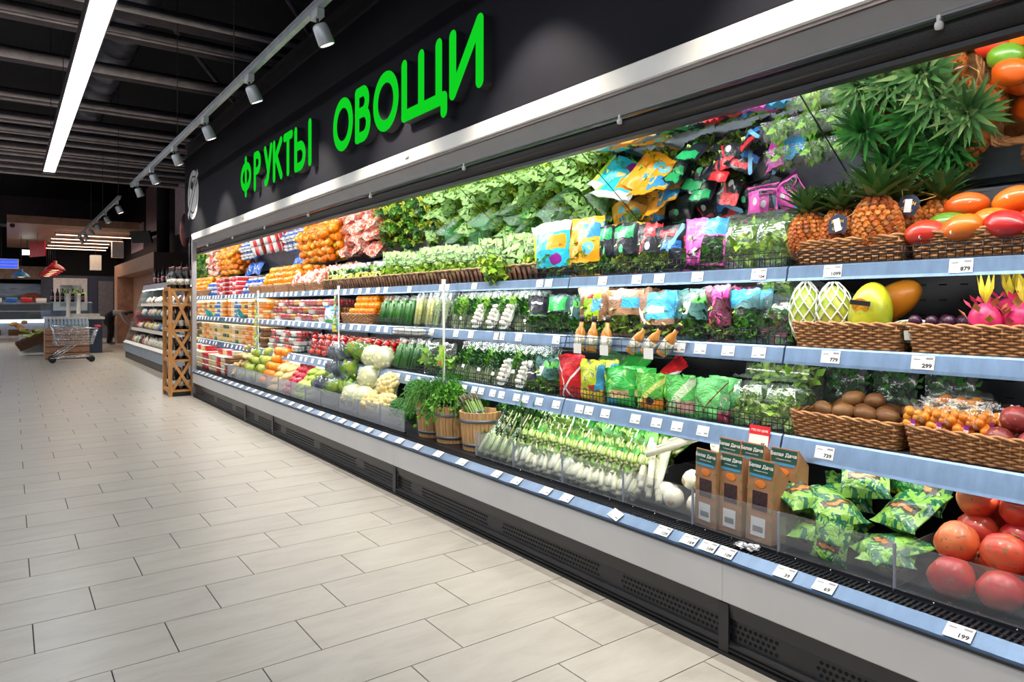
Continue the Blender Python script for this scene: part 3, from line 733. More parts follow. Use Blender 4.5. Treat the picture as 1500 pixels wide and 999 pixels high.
def clambox(w, h, d, seed, leafm, n_=110):
    body = rbox(w, d, h, 0.014, 3, 0.0, 0.96)
    top = MB(); r = random.Random(seed)
    vs = []; N = 8
    for i in range(N + 1):
        for j in range(N + 1):
            vs.append(((i / N - .5) * d, (j / N - .5) * w, h + 0.012 + 0.022 * r.random() * math.sin(PI * i / N) ** .5))
    top.add(vs, [(i * (N + 1) + j, (i + 1) * (N + 1) + j, (i + 1) * (N + 1) + j + 1, i * (N + 1) + j + 1) for i in range(N) for j in range(N)])
    lv = clump(n_, (d * .8, w * .86, h * .74), (0, 0, h * .42), 0.042, seed, leafm, .6)
    return [('tub', body.mesh('tub', F_CLEAR)), ('wrap', top.mesh('wrap', F_CRINK)), ('leaves', lv)]
def tray(w, d, h, mat, fruit, frad, fmat, layers=2, seed=0, wrap=True):
    """shallow tray with fruit and a stretch-film lid"""
    r = random.Random(seed)
    t = rbox(w * .86, d * .86, h * .55, 0.012, 3, 0, 1.16)
    pts = []; ny = max(1, int(w * .9 / (2 * frad))); nx = max(1, int(d * .9 / (2 * frad)))
    for l in range(layers):
        for i in range(nx):
            for j in range(ny):
                pts.append(((i + .5 - nx / 2) * 2 * frad + r.uniform(-.2, .2) * frad, (j + .5 - ny / 2) * 2 * frad + r.uniform(-.2, .2) * frad, frad + l * 1.6 * frad + h * .1))
    f = spread_round(pts, frad * .98, seed).mesh(fruit, fmat)
    parts = [('tray', t.mesh('tray', mat, False)), (fruit, f)]
    if wrap:
        parts.append(('wrap', rbox(w * .98, d * .98, h * .5, 0.02, 3, h * .5, 0.9).mesh('wrap', F_CRINK)))
    return parts
def carton(w, d, h, mat, lid, lh=0.012):
    """stackable tub with a lid"""
    return [('tub', rbox(w, d, h - lh, 0.015, 3, 0, 1.05).mesh('tub', mat)), ('lid', rbox(w * 1.08, d * 1.08, lh, 0.015, 3, h - lh).mesh('lid', lid))]

def basket(w, d, h, mat, rows=9, stake=0.026, rim=0.007, name='wicker'):
    """woven wicker basket: stakes, wavy weavers, plaited rim; open top"""
    wv = MB(); per = []
    def ringpts(sw, m=None):
        hw, hd, rr = w / 2, d / 2, 0.03; pts = []
        segs = []
        for cx, cy, a0 in ((-hd + rr, hw - rr, 90), (-hd + rr, -hw + rr, 180), (hd - rr, -hw + rr, 270), (hd - rr, hw - rr, 0)):
            for k in range(4):
                a = math.radians(a0 + 30 * k); segs.append(Vector((cx + rr * math.cos(a), cy + rr * math.sin(a), 0)))
        res = []
        for i in range(len(segs)):
            p, q = segs[i], segs[(i + 1) % len(segs)]; L = (q - p).length; k = max(1, int(round(L / sw)))
            for j in range(k): res.append(p.lerp(q, j / k))
        return res
    base = ringpts(stake / 2); N = len(base) // 4 * 4
    base = [base[int(i * len(base) / N)] for i in range(N)]
    for j in range(rows):
        z = h * (j + .6) / (rows + .3); ph = j % 2; tp = 0.93 + 0.07 * z / h; pts = []
        for i, p in enumerate(base):
            o_ = p.normalized() * (0.0045 * (1 if ((i // 2 + ph) % 2 == 0) else -1) * (1 if i % 2 == 0 else 0))
            pts.append((p.x * tp + o_.x, p.y * tp + o_.y, z + (0.0012 if i % 2 else 0)))
        wv.tube(pts, h / rows * 0.50, 5, closed=True)
    st = MB()
    for i in range(0, N, 2):
        p = base[i]; st.tube([(p.x * .93, p.y * .93, 0), (p.x, p.y, h)], 0.0035, 4)
    rm = MB()
    for ph in (0, PI):
        rm.tube([(p.x * 1.0 + 0.004 * math.cos(i * .8 + ph) * (1 if abs(p.x) > d * .4 else 0), p.y + 0.004 * math.cos(i * .8 + ph) * (1 if abs(p.y) > w * .4 else 0), h + 0.004 + 0.005 * math.sin(i * .8 + ph)) for i, p in enumerate(base)], rim * .75, 6, closed=True)
    bs = MB().box(-d / 2 * .92, -w / 2 * .92, 0.001, d / 2 * .92, w / 2 * .92, 0.006)
    a = wv.mesh('weave', mat); return [('weave', a), ('stakes', st.mesh('stakes', mat)), ('rim', rm.mesh('rim', mat)), ('bottom', bs.mesh('bottom', mat))]
n = NT('wicker_honey'); f = n.noise(40, 3, .6, n.coord('Object'))
M_WICK = n.done(n.princ(n.ramp(f, [(.3, (0.20, 0.075, 0.022)), (.55, (0.40, 0.18, 0.06)), (.75, (0.55, 0.30, 0.12))]), .45, bump=f, bstr=.3))
n = NT('wicker_dark'); f = n.noise(40, 3, .6, n.coord('Object'))
M_WICKD = n.done(n.princ(n.ramp(f, [(.3, (0.05, 0.018, 0.008)), (.55, (0.12, 0.05, 0.02)), (.75, (0.24, 0.12, 0.05))]), .5, bump=f, bstr=.3))
def ribbasket(w, d, h):
    """dark basket of thick upright bundles under a pale folded rim"""
    b = MB(); k = int(w / 0.05)
    for i in range(k):
        y = (i + .5 - k / 2) * w / k
        for q in range(3): b.tube([(-d / 2 + .02, y + (q - 1) * .007, 0.002), (-d / 2, y + (q - 1) * .010 + .006, h)], 0.0058, 5)
    bk = MB().box(-d / 2 + .022, -w / 2 + .01, 0.002, -d / 2 + .028, w / 2 - .01, h)  # black sheet added behind the ribs to darken the gaps between them
    bx = MB().box(-d / 2 + .03, -w / 2 + .005, 0.001, d / 2, w / 2 - .005, 0.006).box(d / 2 - .006, -w / 2 + .005, 0.006, d / 2, w / 2 - .005, h).box(-d / 2 + .03, -w / 2, 0.006, d / 2, -w / 2 + .006, h).box(-d / 2 + .03, w / 2 - .006, 0.006, d / 2, w / 2, h)
    rm = MB().tube([(-d / 2 - .002, -w / 2 + .01, h + .004)] + [(-d / 2 - .004 + .004 * math.sin(i), -w / 2 + w * i / 16, h + .006 + .003 * math.sin(i * 1.7)) for i in range(1, 16)] + [(-d / 2, w / 2 - .01, h + .004)], 0.0075, 6)
    return [('ribs', b.mesh('ribs', M_WICKM)), ('dark_backing', bk.mesh('dark_backing', M_BLK, False)), ('tray_body', bx.mesh('tray_body', M_WICKD, False)), ('rim', rm.mesh('rim', M_WICKR))]
M_WICKM = plain('wicker_rib', (.20, .085, .035), .5, 0, .4, 40)
M_WICKR = plain('wicker_pale_rim', (0.42, 0.25, 0.11), .55, 0, .3, 40)

def wire_front(w, h=0.062, step=0.024, dp=0.10):
    """black wire front guard: two long wires and upright loops, with short feet going back"""
    b = MB(); k = max(2, int(w / step)); st = w / k; r = 0.0017
    for z in (0.006, h * .62, h): b.tube([(0, -w / 2, z), (0, w / 2, z)], r * 1.2, 4)
    for i in range(k + 1):
        y = -w / 2 + i * st; b.tube([(0, y, 0.003), (0, y, h + .004)], r, 4)
        if i % 2 == 0 and i < k: b.tube([(0, y, h + .004), (0, y + st * .5, h + .009), (0, y + st, h + .004)], r, 4)
    for y in (-w / 2, w / 2): b.tube([(0, y, h * .62), (dp, y, 0.006)], r * 1.2, 4)
    for y in (-w / 2, 0, w / 2): b.tube([(0, y, 0.004), (dp, y, 0.004)], r, 4)
    return b.mesh('wire_guard', WIRE)

TXT = {}
def text(s, size, bold=0.0, mat=None, align='CENTER'):
    """flat lettering readable from the aisle: runs along -y, rises along +z, faces -x"""
    key = (s, round(size, 4), bold, align, mat.name if mat else '')
    if key in TXT: return TXT[key]
    c = bpy.data.curves.new('text', 'FONT'); c.body = s; c.size = size; c.align_x = align; c.align_y = 'CENTER'; c.offset = bold; c.resolution_u = 2
    o = bpy.data.objects.new('text', c); COL.objects.link(o); bpy.context.view_layer.update()
    me = bpy.data.meshes.new_from_object(o); bpy.data.objects.remove(o); bpy.data.curves.remove(c)
    me.transform(Matrix(((0, 0, -1, 0), (-1, 0, 0, 0), (0, 1, 0, 0), (0, 0, 0, 1))))
    me.materials.clear(); me.materials.append(mat or P_INK); me.name = 'lettering'; TXT[key] = me
    return me
def heap(x0, x1, y0, y1, z0, r, n_layers, seed=0, slope=0.0, fill=1.0, dy=None, jit=.1):
    """positions of piled round things, lowest layer first; slope lifts the back"""
    rr = random.Random(seed); res = []; dx = 2 * r; dy = dy or 2 * r
    for l in range(n_layers):
        off = l * r
        y = y0 + r + (off if l % 2 else 0)
        while y <= y1 - r * .9:
            x = x0 + r + off * .9
            while x <= x1 - r * .9:
                if rr.random() < fill: res.append((x + rr.uniform(-jit, jit) * r, y + rr.uniform(-jit, jit) * r, z0 + r + l * 1.5 * r + slope * (x - x0)))
                x += dx
            y += dy
    return res
# ================================================================ SHELF GOODS
ZT, ZM, ZL = 1.3462, 1.0462, 0.7162
BL = (0.012, 0.014, 0.022); WH = (0.85, 0.87, 0.88); TQ = (0.02, 0.48, 0.62); OR = (0.88, 0.32, 0.01); BLU = (0.03, 0.20, 0.62)
def bagpx(u0, u1, vt, X, z, mat, leaf, label, rows=1, dx=0.088, yaw=0.0, lean=0.0, seed=None, group=None, name='salad_bag', cat='salad bag', rowgroup=None, bl=None):
    """printed pouch whose front face fills pixel columns u0..u1 on plane X and reaches row vt; copies stand behind it"""
    y1, y0 = Yu(u0, X), Yu(u1, X); w = (y1 - y0) * 1.04; yc = (y0 + y1) / 2; h = Zv((u0 + u1) / 2, vt, X) - z
    for r_ in range(rows):
        s = RN.randrange(6) if seed is None else seed
        parts = [('film', BAG[s])] + ([('leaves', BAGL[leaf])] if leaf else [])
        put(name, parts, label if r_ == 0 or not bl else bl, cat, (X + 0.03 + r_ * dx, yc + (rnd(-.01, .01) if r_ else 0), z + 0.001), (rnd(-.05, .05), lean + rnd(-.04, .04) + (rnd(.35, .85) if r_ and z == ZT else 0), yaw + rnd(-.08, .08) * (1 + 5 * (r_ > 0))),
            (min(1.15, max(.7, w / BAGW)), w / BAGW, h / BAGH * (1 if r_ == 0 else rnd(.95, 1.06))), group or (label if rows > 1 else None), {'film': mat})
B_PINK = bagmat('bag_pink', (0.80, 0.10, 0.52), [('r', .5, 2, .68, 2, (0.05, 0.34, 0.75)), ('c', .38, .36, .1, WH), ('r', -1, .55, .14, .20, (0.55, .03, .32))], [('r', .55, .98, .16, .66), ('r', -1, 2, .03, .12)])
B_BKBLUE = bagmat('bag_black_blue', BL, [('r', .3, .95, .5, .66, BLU), ('r', .2, .8, .78, .92, (0.55, .02, .03)), ('d', 1.2, -.3, -.12, (.2, .5, .8))], [('r', -1, .6, .08, .46)])
B_BKRED = bagmat('bag_black_red', BL, [('r', .35, 2, .74, 2, (0.6, .02, .03)), ('d', 1.6, -.1, .05, (0.6, .02, .03)), ('c', .6, .55, .1, WH)], [('r', -1, 2, .06, .42)])
B_BKGREEN = bagmat('bag_black_green', BL, [('r', .1, .9, .72, .95, (0.02, .36, .12)), ('c', .5, .5, .1, (.1, .6, .25))], [('r', .02, .98, .06, .40)])
B_ORANGE = bagmat('bag_orange', (0.86, 0.36, 0.01), [('r', .45, 2, .66, .9, (0.03, .25, .55)), ('c', .72, .48, .14, (.15, .6, .8)), ('n', 6, .62, (0.9, .55, .08))], [('r', -1, 2, .04, .24)])
B_TURQ = bagmat('bag_turquoise', (0.02, 0.50, 0.66), [('r', .5, .95, .52, .78, (0.86, .33, .02)), ('c', .75, .34, .13, (0.28, .02, .30)), ('r', -1, .12, -1, 2, (.45, .75, .05)), ('r', -1, 2, .84, 2, WH)], [('r', -1, 2, .04, .2)])
B_BROWN = bagmat('bag_kraft_brown', (0.34, 0.18, 0.09), [('r', .5, 2, .62, .84, (0.05, .42, .72)), ('c', .72, .34, .12, (.25, .65, .85)), ('r', .06, .45, .8, .86, WH)], [('r', -1, 2, .06, .46)])
B_BRGREEN = bagmat('bag_kraft_green', (0.30, 0.15, 0.08), [('r', .28, .82, .35, .95, (0.42, .72, .04)), ('r', .35, .62, .75, .85, (.65, .03, .05)), ('r', .6, .85, .5, .75, (.1, .45, .75)), ('n', 9, .66, WH)], [('r', -1, 2, .04, .3)])
B_BLUEW = bagmat('bag_blue_white', (0.42, 0.24, 0.16), [('r', .3, 2, .42, 2, (0.08, .50, .78)), ('r', .35, .8, .55, .7, WH), ('d', -1, .55, .72, WH), ('c', .4, .3, .1, (.4, .05, .3))], [('r', -1, 2, .05, .3)])
B_DKTEAL = bagmat('bag_teal_clear', (0.05, 0.16, 0.15), [('r', .45, 2, .74, .92, (.15, .62, .12)), ('r', .3, .5, .5, .75, WH)], [('r', -1, 2, .05, .42), ('n', 5, .58)])
B_PINKDK = bagmat('bag_pink_dark', (0.14, 0.03, 0.06), [('r', .3, .95, .78, .98, (.85, .06, .36)), ('d', 2.0, -.2, .0, (.8, .06, .30)), ('c', .62, .42, .13, (.85, .10, .40))], [('r', -1, 2, .04, .28), ('n', 5, .6)])
B_SKY = bagmat('bag_sky_blue', (0.10, 0.25, 0.26), [('d', .25, .66, 2, (0.05, .45, .80)), ('c', .55, .5, .13, (.15, .6, .85)), ('r', .05, .35, .22, .34, WH)], [('r', -1, 2, .05, .66)])
B_RED = bagmat('bag_red', (0.66, 0.015, 0.02), [('d', 1.0, -.25, -.17, WH), ('d', -1.2, .75, .82, WH), ('r', .1, .9, .84, .94, (.4, .01, .02))])
B_YELGR = bagmat('bag_yellow_green', (0.62, 0.75, 0.03), [('r', -1, 2, -1, .3, (.85, .62, .03)), ('n', 8, .6, (.25, .2, .3)), ('r', .55, .9, .3, .42, (.7, .02, .05)), ('r', .8, 2, .3, .9, (.05, .35, .6))])
B_GRN = bagmat('bag_bright_green', (0.05, 0.55, 0.08), [('r', .3, .9, .22, .42, (.9, .62, .3)), ('r', -1, .6, .05, .2, (.05, .35, .6)), ('n', 5, .63, (.35, .80, .15))], wr=.8)
B_GRNO = bagmat('bag_green_orange', (0.16, 0.66, 0.08), [('r', .4, 2, .08, .36, (.85, .28, .01)), ('c', .68, .28, .13, BL), ('d', 1.0, -.2, .0, (.75, .85, .2)), ('n', 5, .64, (.05, .35, .08))], wr=.8)
B_GRNW = bagmat('bag_green_white', (0.12, 0.62, 0.12), [('d', 1.3, -.5, -.1, (.65, .85, .5)), ('r', .62, 2, .1, .4, (.85, .5, .4))], wr=.8)
B_GRNX = bagmat('bag_green_matt', (0.18, 0.66, 0.20), [('d', 1.2, -.3, -.25, (.2, .03, .03)), ('d', -1.0, .62, .67, (.2, .03, .03)), ('r', -1, .6, .04, .2, (.1, .45, .1))], wr=.7)
B_REDV = bagmat('bag_green_red', (0.08, 0.36, 0.12), [('r', -1, 2, -1, .35, (.45, .03, .08)), ('n', 7, .6, (.7, .3, .35))], wr=.7)
B_BKLAB = bagmat('bag_black_label', (0.10, 0.25, 0.08), [('r', -1, 2, .5, 2, BL), ('r', .2, .8, .78, .84, WH)], [('r', -1, 2, .04, .46)])
B_GRLAB = bagmat('bag_green_label', (0.06, 0.14, 0.13), [('r', .1, .9, .62, .95, (.05, .58, .12))], [('r', -1, 2, .04, .58)])
B_WHBL = bagmat('bag_white_blue', (0.80, 0.86, 0.88), [('r', -1, 2, .72, 2, (0.03, .3, .7)), ('n', 6, .56, (.12, .45, .8)), ('r', -1, 2, -1, .28, (.08, .5, .1))])
B_GPAT = bagmat('bag_green_pattern', (0.24, 0.50, 0.08), [('n', 5, .50, (0.015, .14, .07)), ('n', 8, .62, (.34, .60, .12)), ('r', .15, .85, .28, .46, (.05, .04, .02)), ('r', .25, .75, .33, .40, (.6, .2, .02))], wr=.8)
B_GNET = bagmat('bag_dark_green_net', (0.01, 0.09, 0.02), [('n', 26, .55, (.05, .30, .05)), ('n', 7, .62, (.8, .5, .02)), ('r', .5, 2, .5, 2, (.10, .45, .08))], wr=.8)
B_CUC = bagmat('bag_cucumber_label', (0.3, 0.5, 0.1), [('c', .6, .62, .12, (.85, .6, .02))], [('r', -1, 2, -1, 2)])
B_YLAB = bagmat('pack_yellow_label', (0.80, 0.70, 0.05), [('r', .15, .85, .5, .53, BL), ('r', .15, .7, .45, .47, BL)], [('r', -1, 2, -1, .40), ('r', -1, 2, .58, 2)])
B_NETRED = bagmat('net_bag_red_white', (0.80, 0.14, 0.06), [('n', 6, .5, (0.85, .72, .66)), ('n', 9, .62, (.70, .02, .05)), ('n', 7, .66, (.1, .35, .05))], wr=.8)
B_BLUEM = bagmat('bag_royal_blue', (0.02, 0.13, 0.62), [('n', 6, .60, (.75, .78, .8))], wr=.8)

# ---- top shelf -------------------------------------------------------------------------------
T_BSK = basket(0.398, 0.42, 0.085, M_WICK)
def place_basket(yc, z, x, tpl, label, grp=None, name='wicker_basket'):
    return put(name, tpl, label, 'basket', (x, yc, z), group=grp)
YBK = [0.874, 1.285]
for z, x, what in ((ZT, 2.615, ('mangoes', 'pineapples')), (ZM, 2.595, ('dragon fruit', 'papayas')), (ZL, 2.58, ('physalis packs', 'kiwis'))):
    for yc, wt in zip(YBK, what): place_basket(yc, z, x, T_BSK, 'honey brown wicker basket holding the %s' % wt)
# mangoes
mg = [(2.47, 1.0, 0), (2.47, .88, 0), (2.47, .765, 0), (2.59, 1.01, 0), (2.59, .89, 0), (2.59, .76, 0), (2.70, .95, 0), (2.70, .82, 0),
      (2.50, .985, 1), (2.50, .855, 1), (2.51, .735, 1), (2.60, .93, 1), (2.60, .79, 1), (2.56, .955, 2), (2.55, .815, 2), (2.44, 1.03, .6), (2.43, .92, .7), (2.43, .80, .7)]
M_STICK = plain('fruit_sticker', (0.80, 0.78, 0.74), .4, 0, .3, 300)
T_STICK = MB().lathe([(0.008, -.002), (0.008, 0.0006)], 12).mesh('sticker', M_STICK)
K_MG = [objmat('mango_green', [(0.04, 0.20, 0.01), (0.18, 0.34, 0.02), (0.55, 0.36, 0.02)], .32, 5, coat=.3), K_MANGO, objmat('mango_red', [(0.62, .08, .01), (0.5, .012, .01), (0.34, .006, .015)], .32, 5, coat=.3),
        objmat('mango_orange', [(0.72, .22, .008), (0.70, .13, .006), (0.62, .05, .006)], .32, 5, coat=.3)]
pick = [2, 3, 2, 3, 1, 0, 3, 1, 0, 3, 2, 3, 3, 3, 3, 2, 3, 2]; nm = ['green and orange', 'mottled orange red', 'dark red', 'deep orange']
for (x, y, l), k in zip(mg, pick):
    o = put('mango', [('skin', T_MANGO)], '%s mango heaped in the top wicker basket' % nm[k], 'mango', (x, y, ZT + 0.052 + l * 0.066), (rnd(-.4, .4), rnd(-.3, .3), rnd(-.5, .5)), 0.88, 'mangoes in the basket', {'skin': K_MG[k]})
    if l or x < 2.5: ob('sticker', T_STICK, o, (-0.0555, rnd(-.006, .006), -.003), (0, -PI / 2, 0))
# pineapples
T_TAG = [('card', MB().add([(0, -.03, -.035), (0, .03, -.035), (0, .036, -.02), (0, .036, .02), (0, .02, .032), (0, 0, .04), (0, -.02, .032), (0, -.036, .02), (0, -.036, -.02)], [tuple(range(9))]).mesh('card', plain('tag_navy', (.012, .018, .05), .5))),
         ('cord', MB().tube([(0, .03, .02), (.03, .06, .05), (.08, .04, .06), (.08, -.04, .06), (.03, -.06, .05), (0, -.03, .02)], .0012, 4).mesh('cord', plain('cord_gold', (.6, .4, .1), .6)))]
GOLD = plain('print_gold', (.72, .48, .06), .4)
pines = [(1187, 2.475, 0, 1.17), (1230, 2.49, 1, 1.17), (1287, 2.475, 0, 1.34), (1322, 2.60, 1, 1.30), (1373, 2.66, 0, 1.28)]
for i, (u, x, k, s) in enumerate(pines):
    put('pineapple', T_PINE[k], ['squat pineapple beside the clear lettuce boxes', 'pineapple half hidden behind a dark hanging tag', 'largest ripe pineapple in the front of the basket', 'pineapple with a tilted white price card on its tag', 'pineapple standing beside the mango basket'][i], 'pineapple',
        (x, Yu(u, x), ZT + .008), (rnd(-.06, .06), rnd(-.05, .05), rnd(0, 6)), (s, s, s * 1.05))
for y in (1.43, 1.27, 1.12):
    put('pineapple', T_PINE[0], 'pineapple with dark green crown standing at the back of the top shelf', 'pineapple', (2.66 if y > 1.2 else 2.78, y + .02, ZT + .008), (rnd(-.1, .1), rnd(-.1, .1), rnd(0, 6)), 1.25, 'pineapples at the back', {'crown': M_PLEAF2})
for y, x in ((1.38, 2.84), (1.2, 2.86)):
    put('pineapple', T_PINE[1], 'pineapple with dark green crown standing at the back of the top shelf', 'pineapple', (x, y, ZT + .003), (rnd(-.1, .1), rnd(-.1, .1), rnd(0, 6)), 1.2, 'pineapples at the back', {'crown': M_PLEAF2})
put('pineapple', T_PINE[0], 'pineapple lying on its side behind the mango basket', 'pineapple', (2.88, 0.98, ZT + .08), (PI / 2 + .1, .1, 0), 1.25, None, {'crown': M_PLEAF2})
for u, x, v, ry in ((1227, 2.405, 328, 0), (1331, 2.50, 300, .35)):
    e = put('pineapple_tag', T_TAG, 'navy and gold hanging tag on the %s pineapple' % ('front' if ry == 0 else 'second row'), 'tag', (x, Yu(u, x), Zv(u, v, x)), (ry, .1, 0), .95)
    ob('lettering', text('FRESH', .017, .0004, GOLD), e, (-.0012, 0, .008)); ob('lettering', text('GOLD', .015, .0003, GOLD), e, (-.0012, 0, -.018))
    ob('price_sticker', T_LABEL, e, (-.0022, 0, -.004), (-.25, 0, 0), (1, .024, .048))
# clear lettuce boxes and stacked clear packs behind them
for u0, u1, vt, k in ((1058, 1104, 312, 0), (1104, 1152, 306, 1)):
    X = 2.415; y1, y0 = Yu(u0, X), Yu(u1, X); h = Zv((u0 + u1) / 2, vt, X) - ZT
    put('lettuce_box', clambox(y1 - y0 - .006, h - .03, .10, 40 + k, L_LIME, 130), 'clear plastic box of lime green lettuce on the top shelf by the pineapples', 'salad box', (X + .05, (y0 + y1) / 2, ZT + .001), group='tall clear lettuce boxes')
T_CPK = clambox(.135, .05, .1, 61, L_LETT, 60)
for i in range(3):
    for j in range(3):
        for k in range(2):
            put('salad_pack', T_CPK, 'flat clear pack of pale greens stacked behind the lettuce boxes', 'salad pack', (2.58 + k * .125, 1.60 + i * .15, ZT + .002 + j * .078), (0, 0, rnd(-.08, .08)), 1, 'stacked clear packs')
# printed salad bags
XT = 2.415
bagpx(995, 1056, 318, XT, ZT, B_PINK, 'mid', 'pink and blue salad bag on the top shelf', 3, seed=1)
bagpx(957, 997, 330, XT, ZT, B_BKBLUE, 'mix', 'black salad bag with a bright blue panel', 3)
bagpx(924, 960, 326, XT, ZT, B_BKRED, 'mix', 'black salad bag with red top stripe', 4)
bagpx(893, 927, 327, XT, ZT, B_BKGREEN, 'mix', 'black salad bag with green top and green drop', 4)
bagpx(873, 895, 330, XT, ZT, B_BKGREEN, 'mid', 'narrow black and green salad bag next to the orange bag', 3)
bagpx(826, 877, 318, XT, ZT, B_ORANGE, 'lime', 'orange salad bag with a blue emblem', 4, seed=3)
bagpx(777, 832, 326, XT, ZT, B_TURQ, 'mix', 'turquoise salad bag with orange square and purple circle', 3, seed=2)
for k in range(6):   # black bags lying behind
    put('salad_bag', [('film', BAG[k])], 'black salad bag lying behind the upright bags', 'salad bag', (2.80, 2.0 + k * .13, ZT + .03 + (k % 2) * .04), (rnd(-.3, .3), 1.25, rnd(-.6, .6)), 1.0, 'black bags at the back', {'film': [B_BKBLUE, B_BKRED, B_BKGREEN][k % 3]})
for k in range(4):
    put('salad_bag', [('film', BAG[k])], 'orange salad bag lying behind the orange bag', 'salad bag', (2.76, 2.82 + k * .09, ZT + .05 + (k % 2) * .05), (rnd(-.3, .3), 1.2, rnd(-.6, .6)), 1.0, 'orange bags at the back', {'film': B_ORANGE})
for k in range(2): put('salad_bag', [('film', BAG[k])], 'pink salad bag lying on the packs at the back', 'salad bag', (2.82, 1.93 + k * .08, ZT + .16 + k * .05), (0, 1.2, rnd(-.6, .6)), 1.0, 'pink bags at the back', {'film': B_PINK})
def guard(u0, u1, X, z, label, h=.062, grp=None):
    y1, y0 = Yu(u0, X), Yu(u1, X)
    put('wire_guard', wire_front(y1 - y0, h), label, 'wire guard', (X, (y0 + y1) / 2, z), group=grp)
for a, b_ in ((776, 834), (837, 1004), (1006, 1153)): guard(a, b_, 2.398, ZT, 'black wire guard in front of the printed bags on the top shelf', .06, 'top shelf wire guards')
for yc, wt in zip(YBK, ('pineapple', 'mango')): put('wire_guard', wire_front(.40, .05), 'black wire guard in front of the %s basket' % wt, 'wire guard', (2.392, yc, ZT))
# lettuce sleeves in ribbed baskets
T_RIB = ribbasket(0.40, 0.40, 0.085)
for k in range(8):
    place_basket(3.20 + .41 * k + .05, ZT, 2.605, T_RIB, 'dark ribbed wicker basket under the bagged lettuces', 'ribbed baskets on the top shelf')
ds = text('Салат', .038, .0006, plain('print_dark_green', (.01, .05, .02), .5))
yy = 3.18; k = 0
while yy < 5.08:
    for r_ in range(4):
        y = yy + (r_ % 2) * .06
        e = put('lettuce_sleeve', T_SALAT[(k + r_) % 3], 'lettuce head in a pale green printed sleeve on the top shelf', 'lettuce', (2.47 + r_ * .115, y + (rnd(-.04, .04) if r_ else 0), ZT + .012 + r_ * .012), (rnd(-.12, .12) * (1 + 3 * (r_ > 0)), .14 + rnd(-.06, .06) * (1 + 4 * (r_ > 0)), rnd(-.3, .3) * (1 + 3 * (r_ > 0)) + .55 * (r_ == 0)), .86 + rnd(-.08, .10), 'bagged lettuces', {'sleeve': F_GREEN} if r_ > 1 and (k + r_) % 3 else None)
        if r_ == 0: ob('lettering', ds, e, (-.034, 0, .225), (0, .06, 0))
    yy += .158; k += 1
for k in range(9):   # greener sleeves lying at the back, seen in the mirror
    put('lettuce_sleeve', [('sleeve', T_SALAT[k % 3][0][1]), ('lettuce', T_SALAT[k % 3][1][1])], 'lettuce head in green film lying behind the front row', 'lettuce', (2.86, 2.96 + k * .22, ZT + .13), (rnd(-.5, .5), .9, rnd(-.5, .5)), .9, 'lettuces at the back', {'sleeve': F_GREEN})
e = put('lettuce_sleeve', T_SALAT[1], 'lettuce sleeve lying tilted over the front of the basket', 'lettuce', (2.36, Yu(714, 2.37), ZT + .03), (1.05, .1, .35), 1.0)
# packs with yellow labels and dark leaves
T_YP = [[('film', pouch(.10, .24, .06, 30 + s, 8, 10, 1.1, mat=B_YLAB)), ('leaves', pack_leaves(.10, .24, .06, 30 + s, m, 70, .045, .45, .8))] for s, m in ((0, L_DARK), (1, L_MID), (2, L_LIME))]
yy = 5.12; k = 0
while yy < 6.28:
    for r_ in range(4):
        put('greens_pack', T_YP[(k + r_) % 3], 'clear pack of dark greens with a yellow label on the top shelf', 'greens pack', (2.46 + r_ * .11, yy + (rnd(-.03, .03) if r_ else 0), ZT + .012), (rnd(-.15, .15) * (1 + 2 * (r_ > 0)), .28 + rnd(-.08, .08) * (1 + 3 * (r_ > 0)), rnd(-.3, .3) * (1 + 3 * (r_ > 0)) + .55 * (r_ == 0)), .92, 'yellow labelled packs')
    yy += .115; k += 1
# pepper and net-bag baskets
T_BSKF = basket(0.49, 0.42, 0.08, M_WICK, 6, .04)
for k in range(5): place_basket(6.55 + k * .5, ZT, 2.61, T_BSKF, 'brown wicker basket under the %s' % ('netted radishes' if k < 2 else 'orange peppers'), 'baskets under the ' + ('nets' if k < 2 else 'peppers'))
for i, p in enumerate(heap(2.42, 2.92, 7.25, 8.45, ZT + .02, .045, 4, 5, jit=.45)):
    put('orange_pepper', T_PEPPER, 'glossy orange bell pepper heaped on the top shelf', 'bell pepper', p, (rnd(-1, 1), rnd(-1, 1), rnd(0, 6)), 1.12, 'orange peppers')
T_NETB = pouch(.16, .17, .12, 77, 10, 10, .8, mat=B_NETRED, name='net_bag')
for k in range(7):
    for r_ in range(4): put('net_bag', T_NETB, 'net bag of red and white radishes on the top shelf', 'net bag', (2.45 + r_ * .12, 6.38 + k * .125, ZT + .04 + r_ * .03), (rnd(-.4, .4), .3 + rnd(-.3, .3), rnd(-1, 1)), 1.0, 'net bags of radishes')
# mushrooms in blue trays, stacked red tubs (left end of the case)
T_MUSH = tray(.16, .11, .06, plain('tray_blue', (.015, .10, .55), .35), 'mushrooms', .019, K_MUSH, 2, 8)
for k in range(4):
    for j in range(3):
        for r_ in range(2): put('mushroom_tray', T_MUSH, 'blue tray of white mushrooms on the top shelf', 'mushroom tray', (2.47 + r_ * .13 + j * .03, 8.54 + k * .19, ZT + .003 + j * .062), (0, (.35 if r_ == 0 else 0) * (j == 2), rnd(-.15, .15)), 1, 'mushroom trays')
for k in range(3):
    put('mushroom_bag', [('film', BAG[k])], 'royal blue bag of mushrooms behind the trays', 'mushroom bag', (2.78, 8.6 + k * .22, ZT + .05), (0, .9, rnd(-.5, .5)), 1.1, 'blue mushroom bags', {'film': B_BLUEM})
PL_WHITE = plain('tub_white', (.82, .80, .76), .4, 0, .05); PL_RED = plain('tub_red', (.66, .015, .025), .35); PL_ORANGE = plain('tub_orange', (.85, .24, .01), .35)
